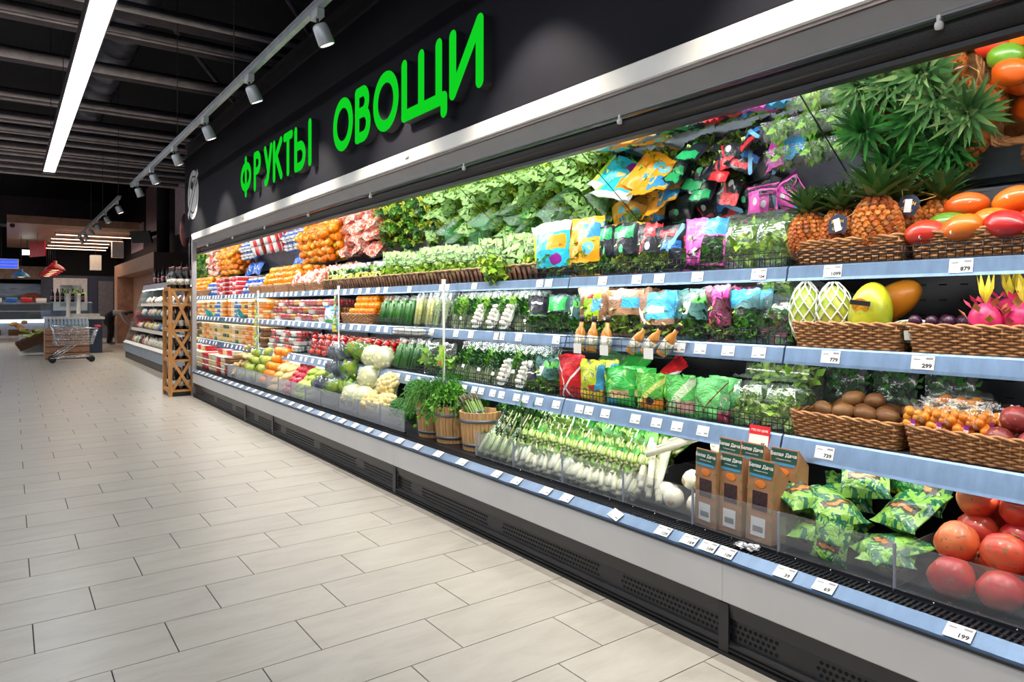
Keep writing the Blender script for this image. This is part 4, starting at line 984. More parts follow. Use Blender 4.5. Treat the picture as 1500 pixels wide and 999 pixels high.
PL_CREAM = plain('tub_cream', (.80, .58, .28), .4); PL_BROWN = plain('tub_brown', (.18, .07, .025), .5); PL_CLEAR = F_CLEAR; PL_BLUE = plain('tub_blue', (.02, .16, .60), .35); PL_DKG = plain('tub_dark_green', (.04, .12, .05), .4); PL_YEL = plain('tub_yellow', (.82, .52, .04), .4)
CART = {}
def cart(a, b_):
    if (a, b_) not in CART:
        m = {'w': PL_WHITE, 'r': PL_RED, 'o': PL_ORANGE, 'c': PL_CREAM, 'n': PL_BROWN, 'b': PL_BLUE, 'g': PL_DKG, 'y': PL_YEL}
        CART[(a, b_)] = carton(.14, .12, .058, m[a], m[b_])
    return CART[(a, b_)]
CN = {'w': 'white', 'r': 'red', 'o': 'orange', 'c': 'cream', 'n': 'brown', 'b': 'blue', 'g': 'dark green', 'y': 'yellow'}
def tubs(cols, y0, X, z, nh, deep, where, step=.158):
    """a row of stacked lidded tubs; cols gives (body, lid) letters per column"""
    for i, cl in enumerate(cols):
        for j in range(nh):
            a, b_ = cl[j % len(cl)]
            for r_ in range(deep):
                put('food_tub', cart(a, b_), '%s tub with %s lid stacked on the %s' % (CN[a], CN[b_], where), 'tub', (X + .065 + r_ * .135, y0 + i * step, z + .001 + j * .0592), (0, 0, rnd(-.06, .06)), 1, '%s %s tubs on the %s' % (CN[a], CN[b_], where))
tubs([['rw', 'rw'], ['wr', 'rr'], ['rw', 'rw']], 9.36, 2.41, ZT, 4, 2, 'top shelf', .16)

# ---- middle shelf ----------------------------------------------------------------------------
XM = 2.395
p_ = papaya(K_PAPGR); pn = [('skin', p_), ('foam_net', T_NET)]
put('papaya', pn, 'slim green papaya in white foam net, beside the salad tray', 'papaya', (2.47, Yu(1180, 2.47), ZM + .006), (0, .08, .4), (.92, .92, 1.0), mats={'skin': K_PAPGR})
put('papaya', pn, 'plump papaya in white foam net beside the bare yellow papaya', 'papaya', (2.475, Yu(1219, 2.475) - .012, ZM + .006), (0, .05, 1), (.98, .98, .98))
yp = put('papaya', [('skin', papaya(K_PAPAYA, .21, .066))], 'bare yellow papaya with a dark oval label', 'papaya', (2.465, Yu(1268, 2.465), ZM + .008), (.12, .05, 0), (1.08, 1.08, 1.16))
ob('label', MB().ell((0, 0, 0), (.001, .030, .022), 16, 8).mesh('label', plain('label_orange', (.82, .35, .02), .4, 0, .3, 60)), yp, (-.0655, .005, .125), (0, -.12, 0))
ob('label_band', MB().box(-.001, -.033, -.007, .001, .033, .007).mesh('label_band', P_INK, False), yp, (-.0665, .005, .132), (0, -.12, 0))
put('papaya', [('skin', papaya(K_PAPOR, .27, .066)), ('foam_net', foamnet(.13, .07, 9))], 'long orange papaya lying on top with half its foam net pulled down', 'papaya', (2.66, Yu(1288, 2.66) + .05, ZM + .10), (1.0, 0.1, -.2), .95)
put('papaya', [('skin', papaya(K_PAPAYA, .2, .05)), ('foam_net', foamnet(.2, .054, 8))], 'small yellow fruit in foam net lying at the basket corner', 'papaya', (2.47, 1.175, ZM + .055), (1.45, 0, .15), .8)
T_PTR = tray(.115, .09, .055, plain('tray_black', (.02, .02, .025), .4), 'passion_fruit', .021, plain('dark_purple', (.07, .012, .05), .35, 0, .3, 20), 2, 31)
lab = [plain('label_floral', (.80, .78, .66), .5, 0, .1)]
for k, (x, y, z) in enumerate(((2.455, 1.04, .04), (2.455, .935, .04), (2.58, 1.0, .04), (2.58, .88, .04), (2.70, .96, .04))):
    e = put('passion_fruit_tray', T_PTR, 'film wrapped tray of dark passion fruit beside the dragon fruit', 'fruit tray', (x, y, ZM + z), (0, -.2 if k < 2 else 0, rnd(-.1, .1)), 1.05, 'passion fruit trays')
    if k < 2: ob('floral_label', T_LABEL, e, (-.049, 0, .026), (0, 0, 0), (1, .085, .03), mat=lab[0])
for x, y, s, ry in ((2.45, .862, 1.0, 0), (2.47, .772, 1.05, .2), (2.55, .83, 1.15, 0), (2.56, .735, 1.05, -.2), (2.46, .685, 1, 0)):
    put('dragon_fruit', T_PITAYA, 'pink dragon fruit with yellow green scales in the basket', 'dragon fruit', (x, y, ZM + .055), (ry, ry, rnd(0, 6)), s, 'dragon fruit')
# salad trays by the papaya basket
tr1 = clambox(.135, .20, .075, 71, L_MID, 110)
e = put('salad_tray', tr1, 'clear tray of greens and radicchio on the middle shelf', 'salad tray', (2.45, Yu(1131, 2.42), ZM + .001), (0, .18, 0))
ob('radicchio', clump(26, (.05, .07, .10), (-.01, 0, .07), .05, 72, L_RED), e)
for k in range(3): put('salad_pack', T_CPK, 'flat clear pack of greens lying on top of the salad tray', 'salad pack', (2.60, 1.54 + k * .02, ZM + .002 + k * .075), (0, 0, rnd(-.1, .1)), 1, 'packs behind the salad tray')
put('salad_pack', T_CPK, 'clear pack of greens propped above the radicchio tray', 'salad pack', (2.545, Yu(1130, 2.5), ZM + .215), (0, .25, 0), 1.1)
bagpx(1064, 1110, 424, XM, ZM, B_SKY, 'mid', 'clear bag with sky blue top and blue drop', 3, seed=0)
bagpx(1030, 1068, 418, XM, ZM, B_PINKDK, 'mix', 'dark bag with magenta stripes on the middle shelf', 3)
bagpx(983, 1030, 424, XM, ZM, B_DKTEAL, 'mid', 'dark clear bag with bright green corner', 3)
bagpx(932, 984, 428, XM, ZM, B_BLUEW, 'mix', 'brown and white bag with a big blue panel', 3)
bagpx(884, 934, 424, XM, ZM, B_BROWN, 'mix', 'kraft brown bag with sky blue label', 3)
bagpx(845, 886, 420, XM, ZM, B_BRGREEN, 'mid', 'kraft brown bag with lime green panel', 3)
bagpx(797, 826, 433, XM, ZM, B_GRLAB, 'mid', 'dark clear bag with bright green label', 3)
bagpx(768, 798, 433, XM, ZM, B_BKLAB, 'mid', 'clear bag with black header label', 3)
bagpx(826, 846, 436, XM, ZM, B_DKTEAL, 'mid', 'narrow dark green bag beside the lime green panel bag', 2)
for a, b_ in ((652, 740), (742, 833), (1010, 1108), (1109, 1152)): guard(a, b_, 2.378, ZM, 'black wire guard in front of the %s' % ('herb packs on the middle shelf' if b_ < 900 else 'bags and salad tray on the middle shelf'), .058, 'middle shelf wire guards %s' % ('left' if b_ < 900 else 'right'))
# dressing bottles in small wire racks hooked on the rail
M_GLASSA = NT('bottle_amber'); M_GLASSA = M_GLASSA.done(M_GLASSA.princ((.55, .22, .03), .12, 0, .6, coat=.6))
T_BOT = [('glass', MB().lathe([(.0, 0), (.024, 0), (.026, .006), (.026, .085), (.020, .105), (.011, .12), (.011, .145)], 14).mesh('glass', M_GLASSA)),
         ('cap', MB().lathe([(.0125, .142), (.0125, .172), (.0, .172)], 12).mesh('cap', P_INK)), ('cap_ring', MB().lathe([(.0127, .168), (.011, .1735), (0, .1735)], 12).mesh('cap_ring', plain('cap_gold', (.75, .5, .1), .35, .4))),
         ('label', MB().lathe([(.0266, .02), (.0266, .075)], 14).mesh('label', plain('bottle_label', (.78, .70, .55), .5, 0, .5, 70)))]
def caddy(w, d=.075, h=.075):
    b = MB(); r = .0018
    for z in (.004, h * .55, h): b.tube([(-d, -w / 2, z), (0, -w / 2, z), (0, w / 2, z), (-d, w / 2, z)], r, 4, closed=True)
    for k in range(5): y = -w / 2 + w * k / 4; b.tube([(0, y, .004), (-d, y, .004), (-d, y, h)], r, 4)
    b.tube([(0, -w / 2, h), (0.012, -w / 2, h + .02), (0.03, -w / 2, h + .015)], r, 4).tube([(0, w / 2, h), (0.012, w / 2, h + .02), (0.03, w / 2, h + .015)], r, 4)
    return b.mesh('wire_caddy', WIRE)
for (ua, ub), us, ry, lb in (((838, 893), (848, 866, 886), 0, 'upright'), ((908, 992), (930, 952, 976), .62, 'leaning')):
    X = 2.345; y1, y0 = Yu(ua, X), Yu(ub, X)
    put('wire_caddy', caddy(y1 - y0), 'small black wire caddy holding the %s amber bottles' % lb, 'wire caddy', (X - .002, (y0 + y1) / 2, ZM - .075))
    for u in us: put('dressing_bottle', T_BOT, 'small amber dressing bottle %s in its wire caddy' % lb, 'bottle', (X - .042, Yu(u, X - .04) + (.03 if ry else 0), ZM - .069 + (.012 if ry else 0)), (ry, .15, 0), 1.02 if not ry else .95, '%s dressing bottles' % lb)
    for u in ((ua + 8, ub - 8) if not ry else ((ua + ub) / 2,)):
        put('price_tag', [('card', T_LABEL)], 'white price card hanging on the caddy of %s bottles' % lb, 'price tag', (X - .0815, Yu(u, X - .08), ZM - .055), (0, 0, 0), (1, .055, .048), 'caddy price cards ' + lb)
# herb packs in a row, middle and lower shelf
def herbrow(u0, u1, X, z, step, label, grp, deep=3, s=1.0, lean=.22, kinds=(0, 1, 2)):
    y1, y0 = Yu(u0, X), Yu(u1, X); y = y0 + .05; k = 0
    while y < y1 - .03:
        for r_ in range(deep):
            kd = kinds[k % len(kinds)]; e = put('herb_pack', T_HERB[kd], label.replace('herb', ('bright', 'dark leaved', 'pale leaved')[kd] + ' herb'), 'herb pack', (X + .03 + r_ * .05, y, z + .002), (rnd(-.06, .06) + .10, lean + rnd(-.04, .04), rnd(-.15, .15)), (1, 1, s), '%s %d' % (grp, kd))
            if r_ == 0 and k % 2 == 0: ob('label', T_LABEL, e, (-.025, rnd(-.015, .015), .06 + rnd(0, .05)), (rnd(-.1, .1), 0, 0), (1, .032, .024))
        y += step; k += 1
herbrow(655, 772, XM, ZM, .088, 'slim clear pack of fresh herbs on the middle shelf', 'herb packs on the middle shelf', 3, .92)
T_WTRAY = tray(.085, .20, .04, PL_WHITE, 'mushrooms', .016, K_MUSH, 2, 19)
for z, X, us in ((ZM, XM, (722, 742, 700)), (ZL, 2.38, (738, 765))):
    for u in us: put('oyster_tray', T_WTRAY, 'slim white tray of pale mushrooms leaning among herb packs on the %s shelf' % ('middle' if z == ZM else 'lower'), 'mushroom tray', (X + .03, Yu(u, X), z + .085), (0, -1.1, rnd(-.1, .1)), .85, 'leaning trays %s' % ('middle' if z == ZM else 'lower'))
# asparagus and stalk packs, white pack caddy
T_STP = [[('film', pouch(.10, .25, .05, 50 + s, 8, 10, 1.1, mat=F_CRINK)), (nm_, MB().append(mb).mesh(nm_, mt))] for s, nm_, mt, mb in [
    (0, 'corn', plain('corn_yellow', (.72, .66, .18), .45, 0, .3, 60), MB().tube([(0, -.025, .02), (0, -.025, .2)], .014, 8).tube([(0, .02, .02), (0, .022, .21)], .015, 8)),
    (1, 'asparagus', L_STALK, MB().append(herb(18, .20, .085, .03, 51, .015, .014, 1, 4)[0]).append(herb(18, .2, .085, .03, 51, .015, .016, 1, 6)[1]))]]
for k, (u, t) in enumerate(((603, 0), (620, 0), (630, 1), (642, 1))):
    for r_ in range(2): put('stalk_pack', T_STP[t], 'clear pack of %s on the middle shelf' % ('young corn' if t == 0 else 'green asparagus'), 'vegetable pack', (XM + .04 + r_ * .06, Yu(u, XM), ZM + .002), (.05, .15, 0), 1, ('corn' if t == 0 else 'asparagus') + ' packs')
X = 2.335; y1, y0 = Yu(590, X), Yu(630, X)
put('wire_caddy', caddy(y1 - y0, .09, .055), 'black wire caddy with white film packs hung on the middle rail', 'wire caddy', (X, (y0 + y1) / 2, ZM - .055))
for k in range(3): put('white_pack', tray(.12, .07, .05, PL_WHITE, 'eggs', .017, K_MUSH, 1, 3 + k), 'white film wrapped pack in the hung wire caddy', 'pack', (X - .048, y0 + .07 + k * .128, ZM - .048 + .006), (0, -.1, rnd(-.1, .1)), 1, 'white packs in the caddy')
# cucumber packs on middle and lower shelf; tomatoes
T_CUCP = [('film', pouch(.13, .24, .07, 90, 8, 10, 1.05, mat=B_CUC)), ('cucumbers', MB().tube([(0, -.035, .015), (0, -.035, .20)], .018, 8).tube([(0, 0, .012), (0, 0, .2)], .018, 8).tube([(0, .035, .015), (0, .035, .195)], .018, 8).tube([(-.022, -.018, .015), (-.022, -.018, .17)], .016, 8).tube([(-.022, .018, .015), (-.022, .018, .17)], .016, 8).mesh('cucumbers', K_CUC))]
for z, X, ua, ub, st in ((ZM, XM, 543, 596, .14), (ZL, 2.38, 562, 608, .14)):
    y1, y0 = Yu(ua, X), Yu(ub, X); y = y0 + .07
    while y < y1 - .03:
        for r_ in range(3): put('cucumber_pack', T_CUCP, 'clear pack of dark cucumbers on the %s shelf' % ('middle' if z == ZM else 'lower'), 'cucumber pack', (X + .04 + r_ * .085, y, z + .002), (rnd(-.05, .05) + .08, .2, rnd(-.1, .1)), 1, 'cucumber packs %s' % z)
        y += st
for a, b_ in ((545, 590),): guard(a, b_, 2.378, ZM, 'black wire guard in front of the cucumber packs on the middle shelf', .055)
# basket of oranges on the middle shelf
YO1, YO0 = Yu(498, 2.40), Yu(540, 2.40)
put('wicker_basket', basket(YO1 - YO0, .36, .08, M_WICK, 6, .04), 'brown wicker basket of oranges on the middle shelf', 'basket', (2.585, (YO0 + YO1) / 2, ZM))
for p in heap(2.42, 2.74, YO0 + .02, YO1 - .02, ZM + .012, .036, 4, 3): put('orange', T_ORANGE, 'bright orange citrus fruit heaped in the middle shelf basket', 'orange', p, (rnd(0, 3), rnd(0, 3), 0), .98, 'oranges in the basket')
# big white and blue bag, tomato and berry trays, middle left
bagpx(470, 492, 448, XM - .03, ZM - .02, B_WHBL, None, 'large white blue and green bag hanging over the middle rail', 1, seed=2, lean=-.0)
T_BERRY = tray(.15, .11, .07, F_CLEAR, 'tomatoes', .016, K_BERRY, 2, 15); T_BERRYW = tray(.15, .11, .07, PL_WHITE, 'tomatoes', .018, K_TOM, 2, 16)
T_RADW = tray(.15, .11, .07, F_CLEAR, 'radishes', .016, K_MUSH, 2, 17); T_YELT = tray(.15, .11, .07, F_CLEAR, 'yellow_tomatoes', .016, K_ORANGE, 2, 18)
def trays(tpls, y0, y1, X, z, where, nh=2, deep=3, step=.165):
    y = y0 + step / 2; k = 0
    while y < y1 - step * .4:
        for j in range(nh):
            t, nm_ = tpls[(k + j * 2) % len(tpls)]
            for r_ in range(deep): put('punnet', t, 'punnet of %s stacked on the %s' % (nm_, where), 'punnet', (X + .06 + r_ * .12 + j * .02, y, z + .002 + j * .074), (0, 0, rnd(-.1, .1)), 1, '%s punnets on the %s' % (nm_, where))
        y += step; k += 1
trays([(T_BERRY, 'cherry tomatoes'), (T_BERRYW, 'red tomatoes'), (T_YELT, 'yellow tomatoes'), (T_BERRY, 'cherry tomatoes')], 6.12, 8.0, XM, ZM, 'middle shelf', 3, 2)
tubs([['oo', 'co'], ['cc', 'oc', 'oo'], ['co', 'cc'], ['on', 'oo'], ['cc', 'co'], ['nc', 'oc'], ['yc', 'oo'], ['bw', 'cc'], ['bw', 'bc'], ['cc', 'cw'], ['oo', 'oc']], 8.14, XM + .01, ZM, 4, 2, 'middle shelf')
for k in range(1): put('food_pack', [('film', BAG[2])], 'turquoise pack lying across the middle rail beside the orange tubs', 'pack', (XM - .02, 9.1, ZM + .03), (1.4, -.5, 0), .9, None, {'film': bagmat('bag_teal', (.02, .42, .46), [('r', .2, .8, .4, .6, WH)])})

# ---- lower shelf -----------------------------------------------------------------------------
XL = 2.38
for p in [(2.43, 1.44, 0), (2.43, 1.37, 0), (2.43, 1.295, 0), (2.43, 1.22, 0), (2.43, 1.145, 0), (2.50, 1.42, 0), (2.50, 1.34, 0), (2.50, 1.26, 0), (2.50, 1.18, 0), (2.57, 1.40, 0), (2.57, 1.31, 0), (2.57, 1.23, 0), (2.57, 1.15, 0),
          (2.47, 1.40, 1), (2.47, 1.32, 1), (2.47, 1.24, 1), (2.47, 1.165, 1), (2.54, 1.36, 1), (2.54, 1.28, 1), (2.54, 1.20, 1), (2.60, 1.39, 1), (2.60, 1.30, 1), (2.60, 1.215, 1), (2.60, 1.14, 1), (2.55, 1.33, 2), (2.55, 1.25, 2)]:
    put('kiwi', T_KIWI, 'brown kiwi fruit heaped in the lower shelf basket', 'kiwi', (p[0] + rnd(-.004, .004), p[1], ZL + .058 + p[2] * .04), (rnd(-.3, .3), rnd(-.3, .3), rnd(-.5, .5)), 1.12, 'kiwis in the basket')
T_GBAG = [('film', pouch(.19, .2, .11, 95, mat=F_CRINK)), ('leaves', clump(150, (.08, .15, .15), (0, 0, .09), .03, 96, L_DARK))]
for k, (x, y) in enumerate(((2.70, 1.45), (2.74, 1.27), (2.74, 1.08), (2.84, 1.36))): put('greens_bag', T_GBAG, 'clear crinkled bag of dark green leaves behind the kiwi basket', 'greens bag', (x, y, ZL + .09 if k < 4 else ZL), (0, .1, rnd(-.3, .3)), 1.05, 'leaf bags behind the kiwis')
T_PHY = [('film', pouch(.105, .12, .05, 97, 8, 8, mat=bagmat('physalis_print', (.35, .03, .30), [('r', .1, .7, .3, .36, WH), ('r', .72, 2, -1, .4, (.1, .4, .05))], [('r', -1, 2, .46, 2), ('r', .45, 2, .2, .48)]))), ('physalis', spread_round([(rnd(-.012, .012), rnd(-.036, .036), rnd(.02, .085)) for _ in range(26)], .0145, 3).mesh('physalis', K_ORANGE))]
for x, y, z in ((2.425, 1.045, .05), (2.425, .965, .05), (2.43, .89, .05), (2.50, 1.02, .055), (2.50, .94, .055), (2.51, .85, .055)): put('physalis_pack', T_PHY, 'clear pack of orange physalis with purple label', 'fruit pack', (x, y, ZL + z), (0, .1, rnd(-.1, .1)), 1.05, 'physalis packs')
put('mango_tray', tray(.18, .12, .06, PL_BROWN, 'slices', .022, K_ORANGE, 1, 6), 'film wrapped tray of orange slices above the physalis packs', 'fruit tray', (2.60, .99, ZL + .125), (0, -.12, .05), 1.05)
put('mango_tray', tray(.18, .12, .06, PL_BROWN, 'slices', .022, K_ORANGE, 1, 6), 'film wrapped fruit tray lying deepest in the physalis basket', 'fruit tray', (2.64, .95, ZL + .05), (0, -.1, -.1), 1.05)
for p in ((2.435, .822, .075), (2.44, .735, .075), (2.53, .78, .075), (2.475, .79, .14), (2.55, .70, .08), (2.50, .71, .14), (2.44, .655, .078)): put('passion_fruit', T_PASS, 'large red brown passion fruit in the physalis basket', 'passion fruit', (p[0], p[1], ZL + p[2]), (rnd(0, 6), rnd(0, 6), 0), 1.02, 'loose passion fruit')
for u0, u1, k in ((1060, 1108, 0), (1109, 1158, 1)):
    X = 2.375; y1, y0 = Yu(u0, X), Yu(u1, X)
    put('sprout_tray', clambox(y1 - y0 - .006, .175, .08, 110 + k, L_SPROUT, 150), 'clear tray of green sprouts standing on the lower shelf', 'sprout tray', (X + .06, (y0 + y1) / 2, ZL + .001), (0, .16, 0), 1, 'standing sprout trays')
    put('sprout_tray', clambox(y1 - y0 - .006, .06, .11, 112 + k, L_SPROUT, 90), 'clear sprout tray lying on top at the back of the lower shelf', 'sprout tray', (X + .20, (y0 + y1) / 2 + .01, ZL + .175), (0, .2, 0), 1.05, 'lying sprout trays')
    for r_ in range(2): put('sprout_tray', clambox(.15, .08, .12, 114, L_SPROUT, 70), 'clear sprout tray stacked at the back under another tray', 'sprout tray', (X + .21, (y0 + y1) / 2 + .02, ZL + .001 + r_ * .088), (0, 0, 0), 1, 'stacked sprout trays')
bagpx(1012, 1060, 555, XL, ZL, B_GRNX, None, 'matt green bag with dark crossed lines', 2, seed=4)
bagpx(1045, 1064, 575, XL - .005, ZL, B_REDV, None, 'small bag with deep red lower half', 1)
bagpx(968, 1014, 550, XL, ZL, B_GRNW, None, 'green bag with pale diagonal flash', 2, seed=1)
bagpx(925, 968, 548, XL, ZL, B_GRNO, None, 'green bag with orange lower corner and black circle', 2, seed=5)
bagpx(880, 926, 540, XL, ZL, B_GRN, None, 'bright green bag with peach panel and blue strip', 2, seed=3)
bagpx(843, 880, 528, XL, ZL, B_YELGR, None, 'yellow green bag with red badge', 2, seed=0)
bagpx(815, 846, 520, XL - .01, ZL, B_RED, None, 'tilted red bag with white strokes', 1, seed=2, yaw=.2)
for k, (u, m, lb) in enumerate(((900, B_GRN, 'dark green bag top showing behind the bright green bag'), (870, B_REDV, 'green and red bag behind the yellow green bag'), (955, B_RED, 'red bag end lying behind the green bags'))):
    put('salad_bag', [('film', BAG[k])], lb, 'salad bag', (2.62, Yu(u, 2.62), ZL + .03), (.3, .6, rnd(-.5, .5)), 1.05, None, {'film': m})
for a, b_ in ((652, 740), (742, 828), (836, 1058), (1060, 1156)): guard(a, b_, 2.362, ZL, 'black wire guard along the %s on the lower shelf' % {740: 'herb packs', 828: 'mushroom trays', 1058: 'green bags', 1156: 'sprout trays'}[b_], .06)
herbrow(655, 778, XL, ZL, .09, 'slim clear herb pack leaning on the lower shelf', 'herb packs on the lower shelf', 3, .95, .3, (1, 1, 0))
bagpx(778, 812, 524, XL, ZL, B_DKTEAL, 'lett', 'clear lettuce bag with green corner on the lower shelf', 2)
bagpx(762, 782, 540, XL - .005, ZL, B_BKLAB, 'lett', 'small clear bag with black header on the lower shelf', 1)
T_CLB = [('film', pouch(.2, .22, .09, 120, mat=F_CRINK)), ('leaves', clump(60, (.06, .15, .14), (0, 0, .09), .05, 121, L_LETT))]
for u in (622, 645): put('greens_bag', T_CLB, 'clear bag of pale leaves beside the cucumber packs', 'greens bag', (XL + .05, Yu(u, XL), ZL + .002), (0, .15, rnd(-.2, .2)), 1.05, 'clear leaf bags on the lower shelf')
guard(606, 650, 2.362, ZL, 'black wire guard before the clear leaf bags on the lower shelf', .06)
T_TOMP = [('film', pouch(.17, .21, .1, 125, mat=B_CUC)), ('tomatoes', spread_round([(rnd(-.025, .025), (j - 1.5) * .038 + rnd(-.005, .005), .03 + i * .05) for i in range(4) for j in range(4)], .024, 5, .12, 10, 8).mesh('tomatoes', K_TOM))]
y1, y0 = Yu(444, XL), Yu(560, XL); y = y0 + .09
while y < y1 - .05:
    for r_ in range(3): put('tomato_pack', T_TOMP, 'clear pack of red tomatoes standing on the lower shelf', 'tomato pack', (XL + .06 + r_ * .11, y, ZL + .002), (rnd(-.1, .1), .25, rnd(-.2, .2)), 1.0, 'tomato packs on the lower shelf')
    y += .175
guard(498, 560, 2.362, ZL, 'black wire guard along the tomato packs on the lower shelf', .055)
trays([(T_RADW, 'white radishes'), (T_BERRY, 'cherry tomatoes'), (T_BERRYW, 'red tomatoes'), (T_RADW, 'white radishes'), (T_BERRY, 'cherry tomatoes')], 7.0, 8.1, XL, ZL, 'lower shelf', 3, 2)
tubs([['nn', 'nc'], ['cn', 'gn'], ['co', 'cc'], ['oc', 'oo'], ['co', 'oc'], ['oc', 'cc'], ['cc', 'cy'], ['gc', 'cc'], ['cc', 'wc'], ['yc', 'cc'], ['cc', 'gc']], 8.2, XL + .01, ZL, 4, 2, 'lower shelf')
# ================================================================ DECK BINS
ZD = 0.3535; XB = 2.121
M_POST = plain('acrylic_edge', (.30, .33, .40), .25, 0, .05)
M_SCREW = plain('screw_steel', (.7, .72, .75), .25, .9)
def bin_tpl(w, clear=True, hh=.135):
    fm = F_SMOKE if clear else F_SMOKED
    fr = rbox(w - .006, .004, hh, .0019, 2, .012)
    dv = MB().box(.004, w / 2 - .004, .012, .50, w / 2 - .001, hh - .01)
    bs = MB().box(-.006, -w / 2 + .002, 0, .012, w / 2 - .002, .0115)
    sc_ = MB(); po = MB().box(-.005, w / 2 - .006, .004, .003, w / 2, hh + .01)
    for k in range(3): sc_.ell((-.0065, (k - 1) * w * .32, .006), (.002, .0032, .0032), 8, 4)
    return [('front_panel', fr.mesh('front_panel', fm, False)), ('corner_post', po.mesh('corner_post', M_POST, False)), ('divider', dv.mesh('divider', fm, False)), ('base_strip', bs.mesh('base_strip', M_BLK, False), [('screws', sc_.mesh('screws', M_SCREW))])]
def prod_bin(y0, y1, what, clear=True, hh=.135):
    e = put('produce_bin', bin_tpl(y1 - y0, clear, hh), 'see-through produce bin holding the %s' % what, 'produce bin', (XB, (y0 + y1) / 2, ZD))
    for c in e.children:
        for q in c.children:
            if q.name.startswith('screws'): q['kind'] = 'stuff'
BY = [.36, .985, 1.365, 1.73, 2.10, 2.50, 2.89, 3.24]
for (a, b_), wt in zip(zip(BY[:-1], BY[1:]), ('pomegranates', 'patterned green bags', 'brown card boxes', 'white bulbs and leeks', 'pale celery bunches', 'spring onions in film', 'leafy celery in film')): prod_bin(a, b_, wt)
# pomegranates
pm = heap(2.145, 2.62, .56, .98, ZD, .0605, 1, 4, .02) + heap(2.20, 2.66, .56, .955, ZD + .082, .061, 1, 6, .10) + heap(2.33, 2.72, .56, .985, ZD + .19, .061, 1, 8, .10)
for i, p in enumerate(pm):
    put('pomegranate', T_POME[i % 3], 'ripe red pomegranate heaped in the see-through bin', 'pomegranate', p, (rnd(-2.2, 2.2), rnd(-2.2, 2.2), rnd(0, 6)), 1.17 + rnd(-.06, .05), 'pomegranates in the bin')
b = MB()
for k in range(26): x, y = 2.132 + abs(RN.gauss(0, .02)), rnd(.62, .97); b.ell((x, y, ZD + .002), (.004, .006, .002), 5, 4, 0, lump(.4, 2, k))
o = put('pomegranate_crumbs', b.mesh('crumbs', plain('crumb_red', (.45, .08, .03), .7)), 'dry red skin crumbs on the floor of the pomegranate bin', 'crumbs'); o['kind'] = 'stuff'
put('foil_wrapper', MB().ell((0, 0, 0), (.018, .035, .010), 14, 10, 0, lump(.9, 5, 3)).ell((.01, -.03, .002), (.014, .022, .009), 12, 8, 0, lump(.9, 5, 8)).mesh('foil_wrapper', plain('foil_silver', (.75, .76, .78), .25, .9, .2, 60), False), 'crumpled silver foil wrapper lying on the air grille', 'wrapper', (2.07, Yu(1090, 2.07), .364))
# green patterned bags
T_CB = [pouch(.21, .24, .085, 140 + s, mat=B_GPAT) for s in range(3)]
cb = [(2.19, 1.28, .055, 1.35, .5), (2.20, 1.12, .05, 1.3, -.6), (2.185, 1.04, .05, 1.4, .2), (2.26, 1.20, .115, 1.1, .9), (2.24, 1.31, .15, 1.2, 1.3), (2.31, 1.08, .13, 1.0, -.3), (2.36, 1.19, .19, .75, .2), (2.42, 1.05, .17, .7, -.2), (2.30, 1.28, .03, 1.4, 0), (2.42, 1.28, .12, 1.1, .6), (2.14, 1.20, .02, .1, .05)]
for k, (x, y, z, ry, rz) in enumerate(cb):
    put('vegetable_bag', [('film', T_CB[k % 3])], 'light and dark green patterned bag of vegetables in the bin', 'vegetable bag', (x, y, ZD + z), (rnd(-.2, .2), ry, rz), .82 if k < 10 else .6, 'patterned green bags')
for k, (x, y, z) in enumerate(((2.46, 1.08, .20), (2.52, 1.22, .2))):
    put('vegetable_bag', [('film', BAG[4 + k])], 'dark green net bag with yellow print behind the patterned bags', 'vegetable bag', (x, y, ZD + z), (.2, .35, rnd(-.3, .3)), 1.05, 'dark net bags', {'film': B_GNET})
# brown card boxes with green headers
M_KRAFT = plain('kraft_card', (.40, .20, .095), .65, 0, .12, 20); M_HDR = plain('header_green', (.010, .085, .055), .5, 0, .1); M_BAND = plain('band_blue', (.05, .36, .68), .45)
M_EMB = plain('emblem_orange', (.80, .22, .03), .5); M_WIN = plain('window_beans', (.05, .02, .025), .35, 0, .6, 120); M_LEAFP = plain('print_leaf_green', (.16, .36, .05), .5)
def cardbox():
    w, d, h = .104, .085, .225
    bd = MB().prism([(-d / 2, 0), (-d / 2, h), (d / 2, h), (d / 2, 0)], -w / 2, w / 2)
    hd = MB().prism([(-d / 2, h + .0005), (-d / 2 + .004, h + .062), (-d / 2 + .008, h + .062), (d / 2, h + .0005)], -w / 2, w / 2)
    pn = MB().add([(-d / 2 - .0012, -w / 2 + .004, h + .012), (-d / 2 - .0012, w / 2 - .004, h + .012), (-d / 2 + .0025, w / 2 - .004, h + .058), (-d / 2 + .0025, -w / 2 + .004, h + .058)], [(0, 1, 2, 3)])
    F = -d / 2 - .001
    band = MB().box(F, -w / 2 + .01, h + .001, F - .001, w / 2 - .01, h + .010)
    em = MB().ell((F, 0, h - .022), (.001, .024, .014), 14, 6)
    win = MB().box(F, -.030, h - .115, F - .0006, .030, h - .048)
    stk = MB().box(F, -.026, .02, F - .0008, .032, .085)
    lf = MB()
    r = random.Random(3)
    for k in range(10):
        y = (w / 2 - .006) * (1 if k % 2 else -1); addleaf(lf, Vector((F - .0005, y, .02 + .022 * k)), Vector((0, r.uniform(-.6, .6), 1)), Vector((-1, 0, 0)), .018, .009, 0)
    return [('carton', bd.mesh('carton', M_KRAFT, False)), ('header', hd.mesh('header', M_KRAFT, False), [('header_panel', pn.mesh('header_panel', M_HDR, False)), ('blue_band', band.mesh('blue_band', M_BAND, False))]),
            ('emblem', em.mesh('emblem', M_EMB)), ('window', win.mesh('window', M_WIN, False)), ('barcode_sticker', stk.mesh('barcode_sticker', P_WHITE, False)), ('leaf_print', lf.mesh('leaf_print', M_LEAFP, False))]
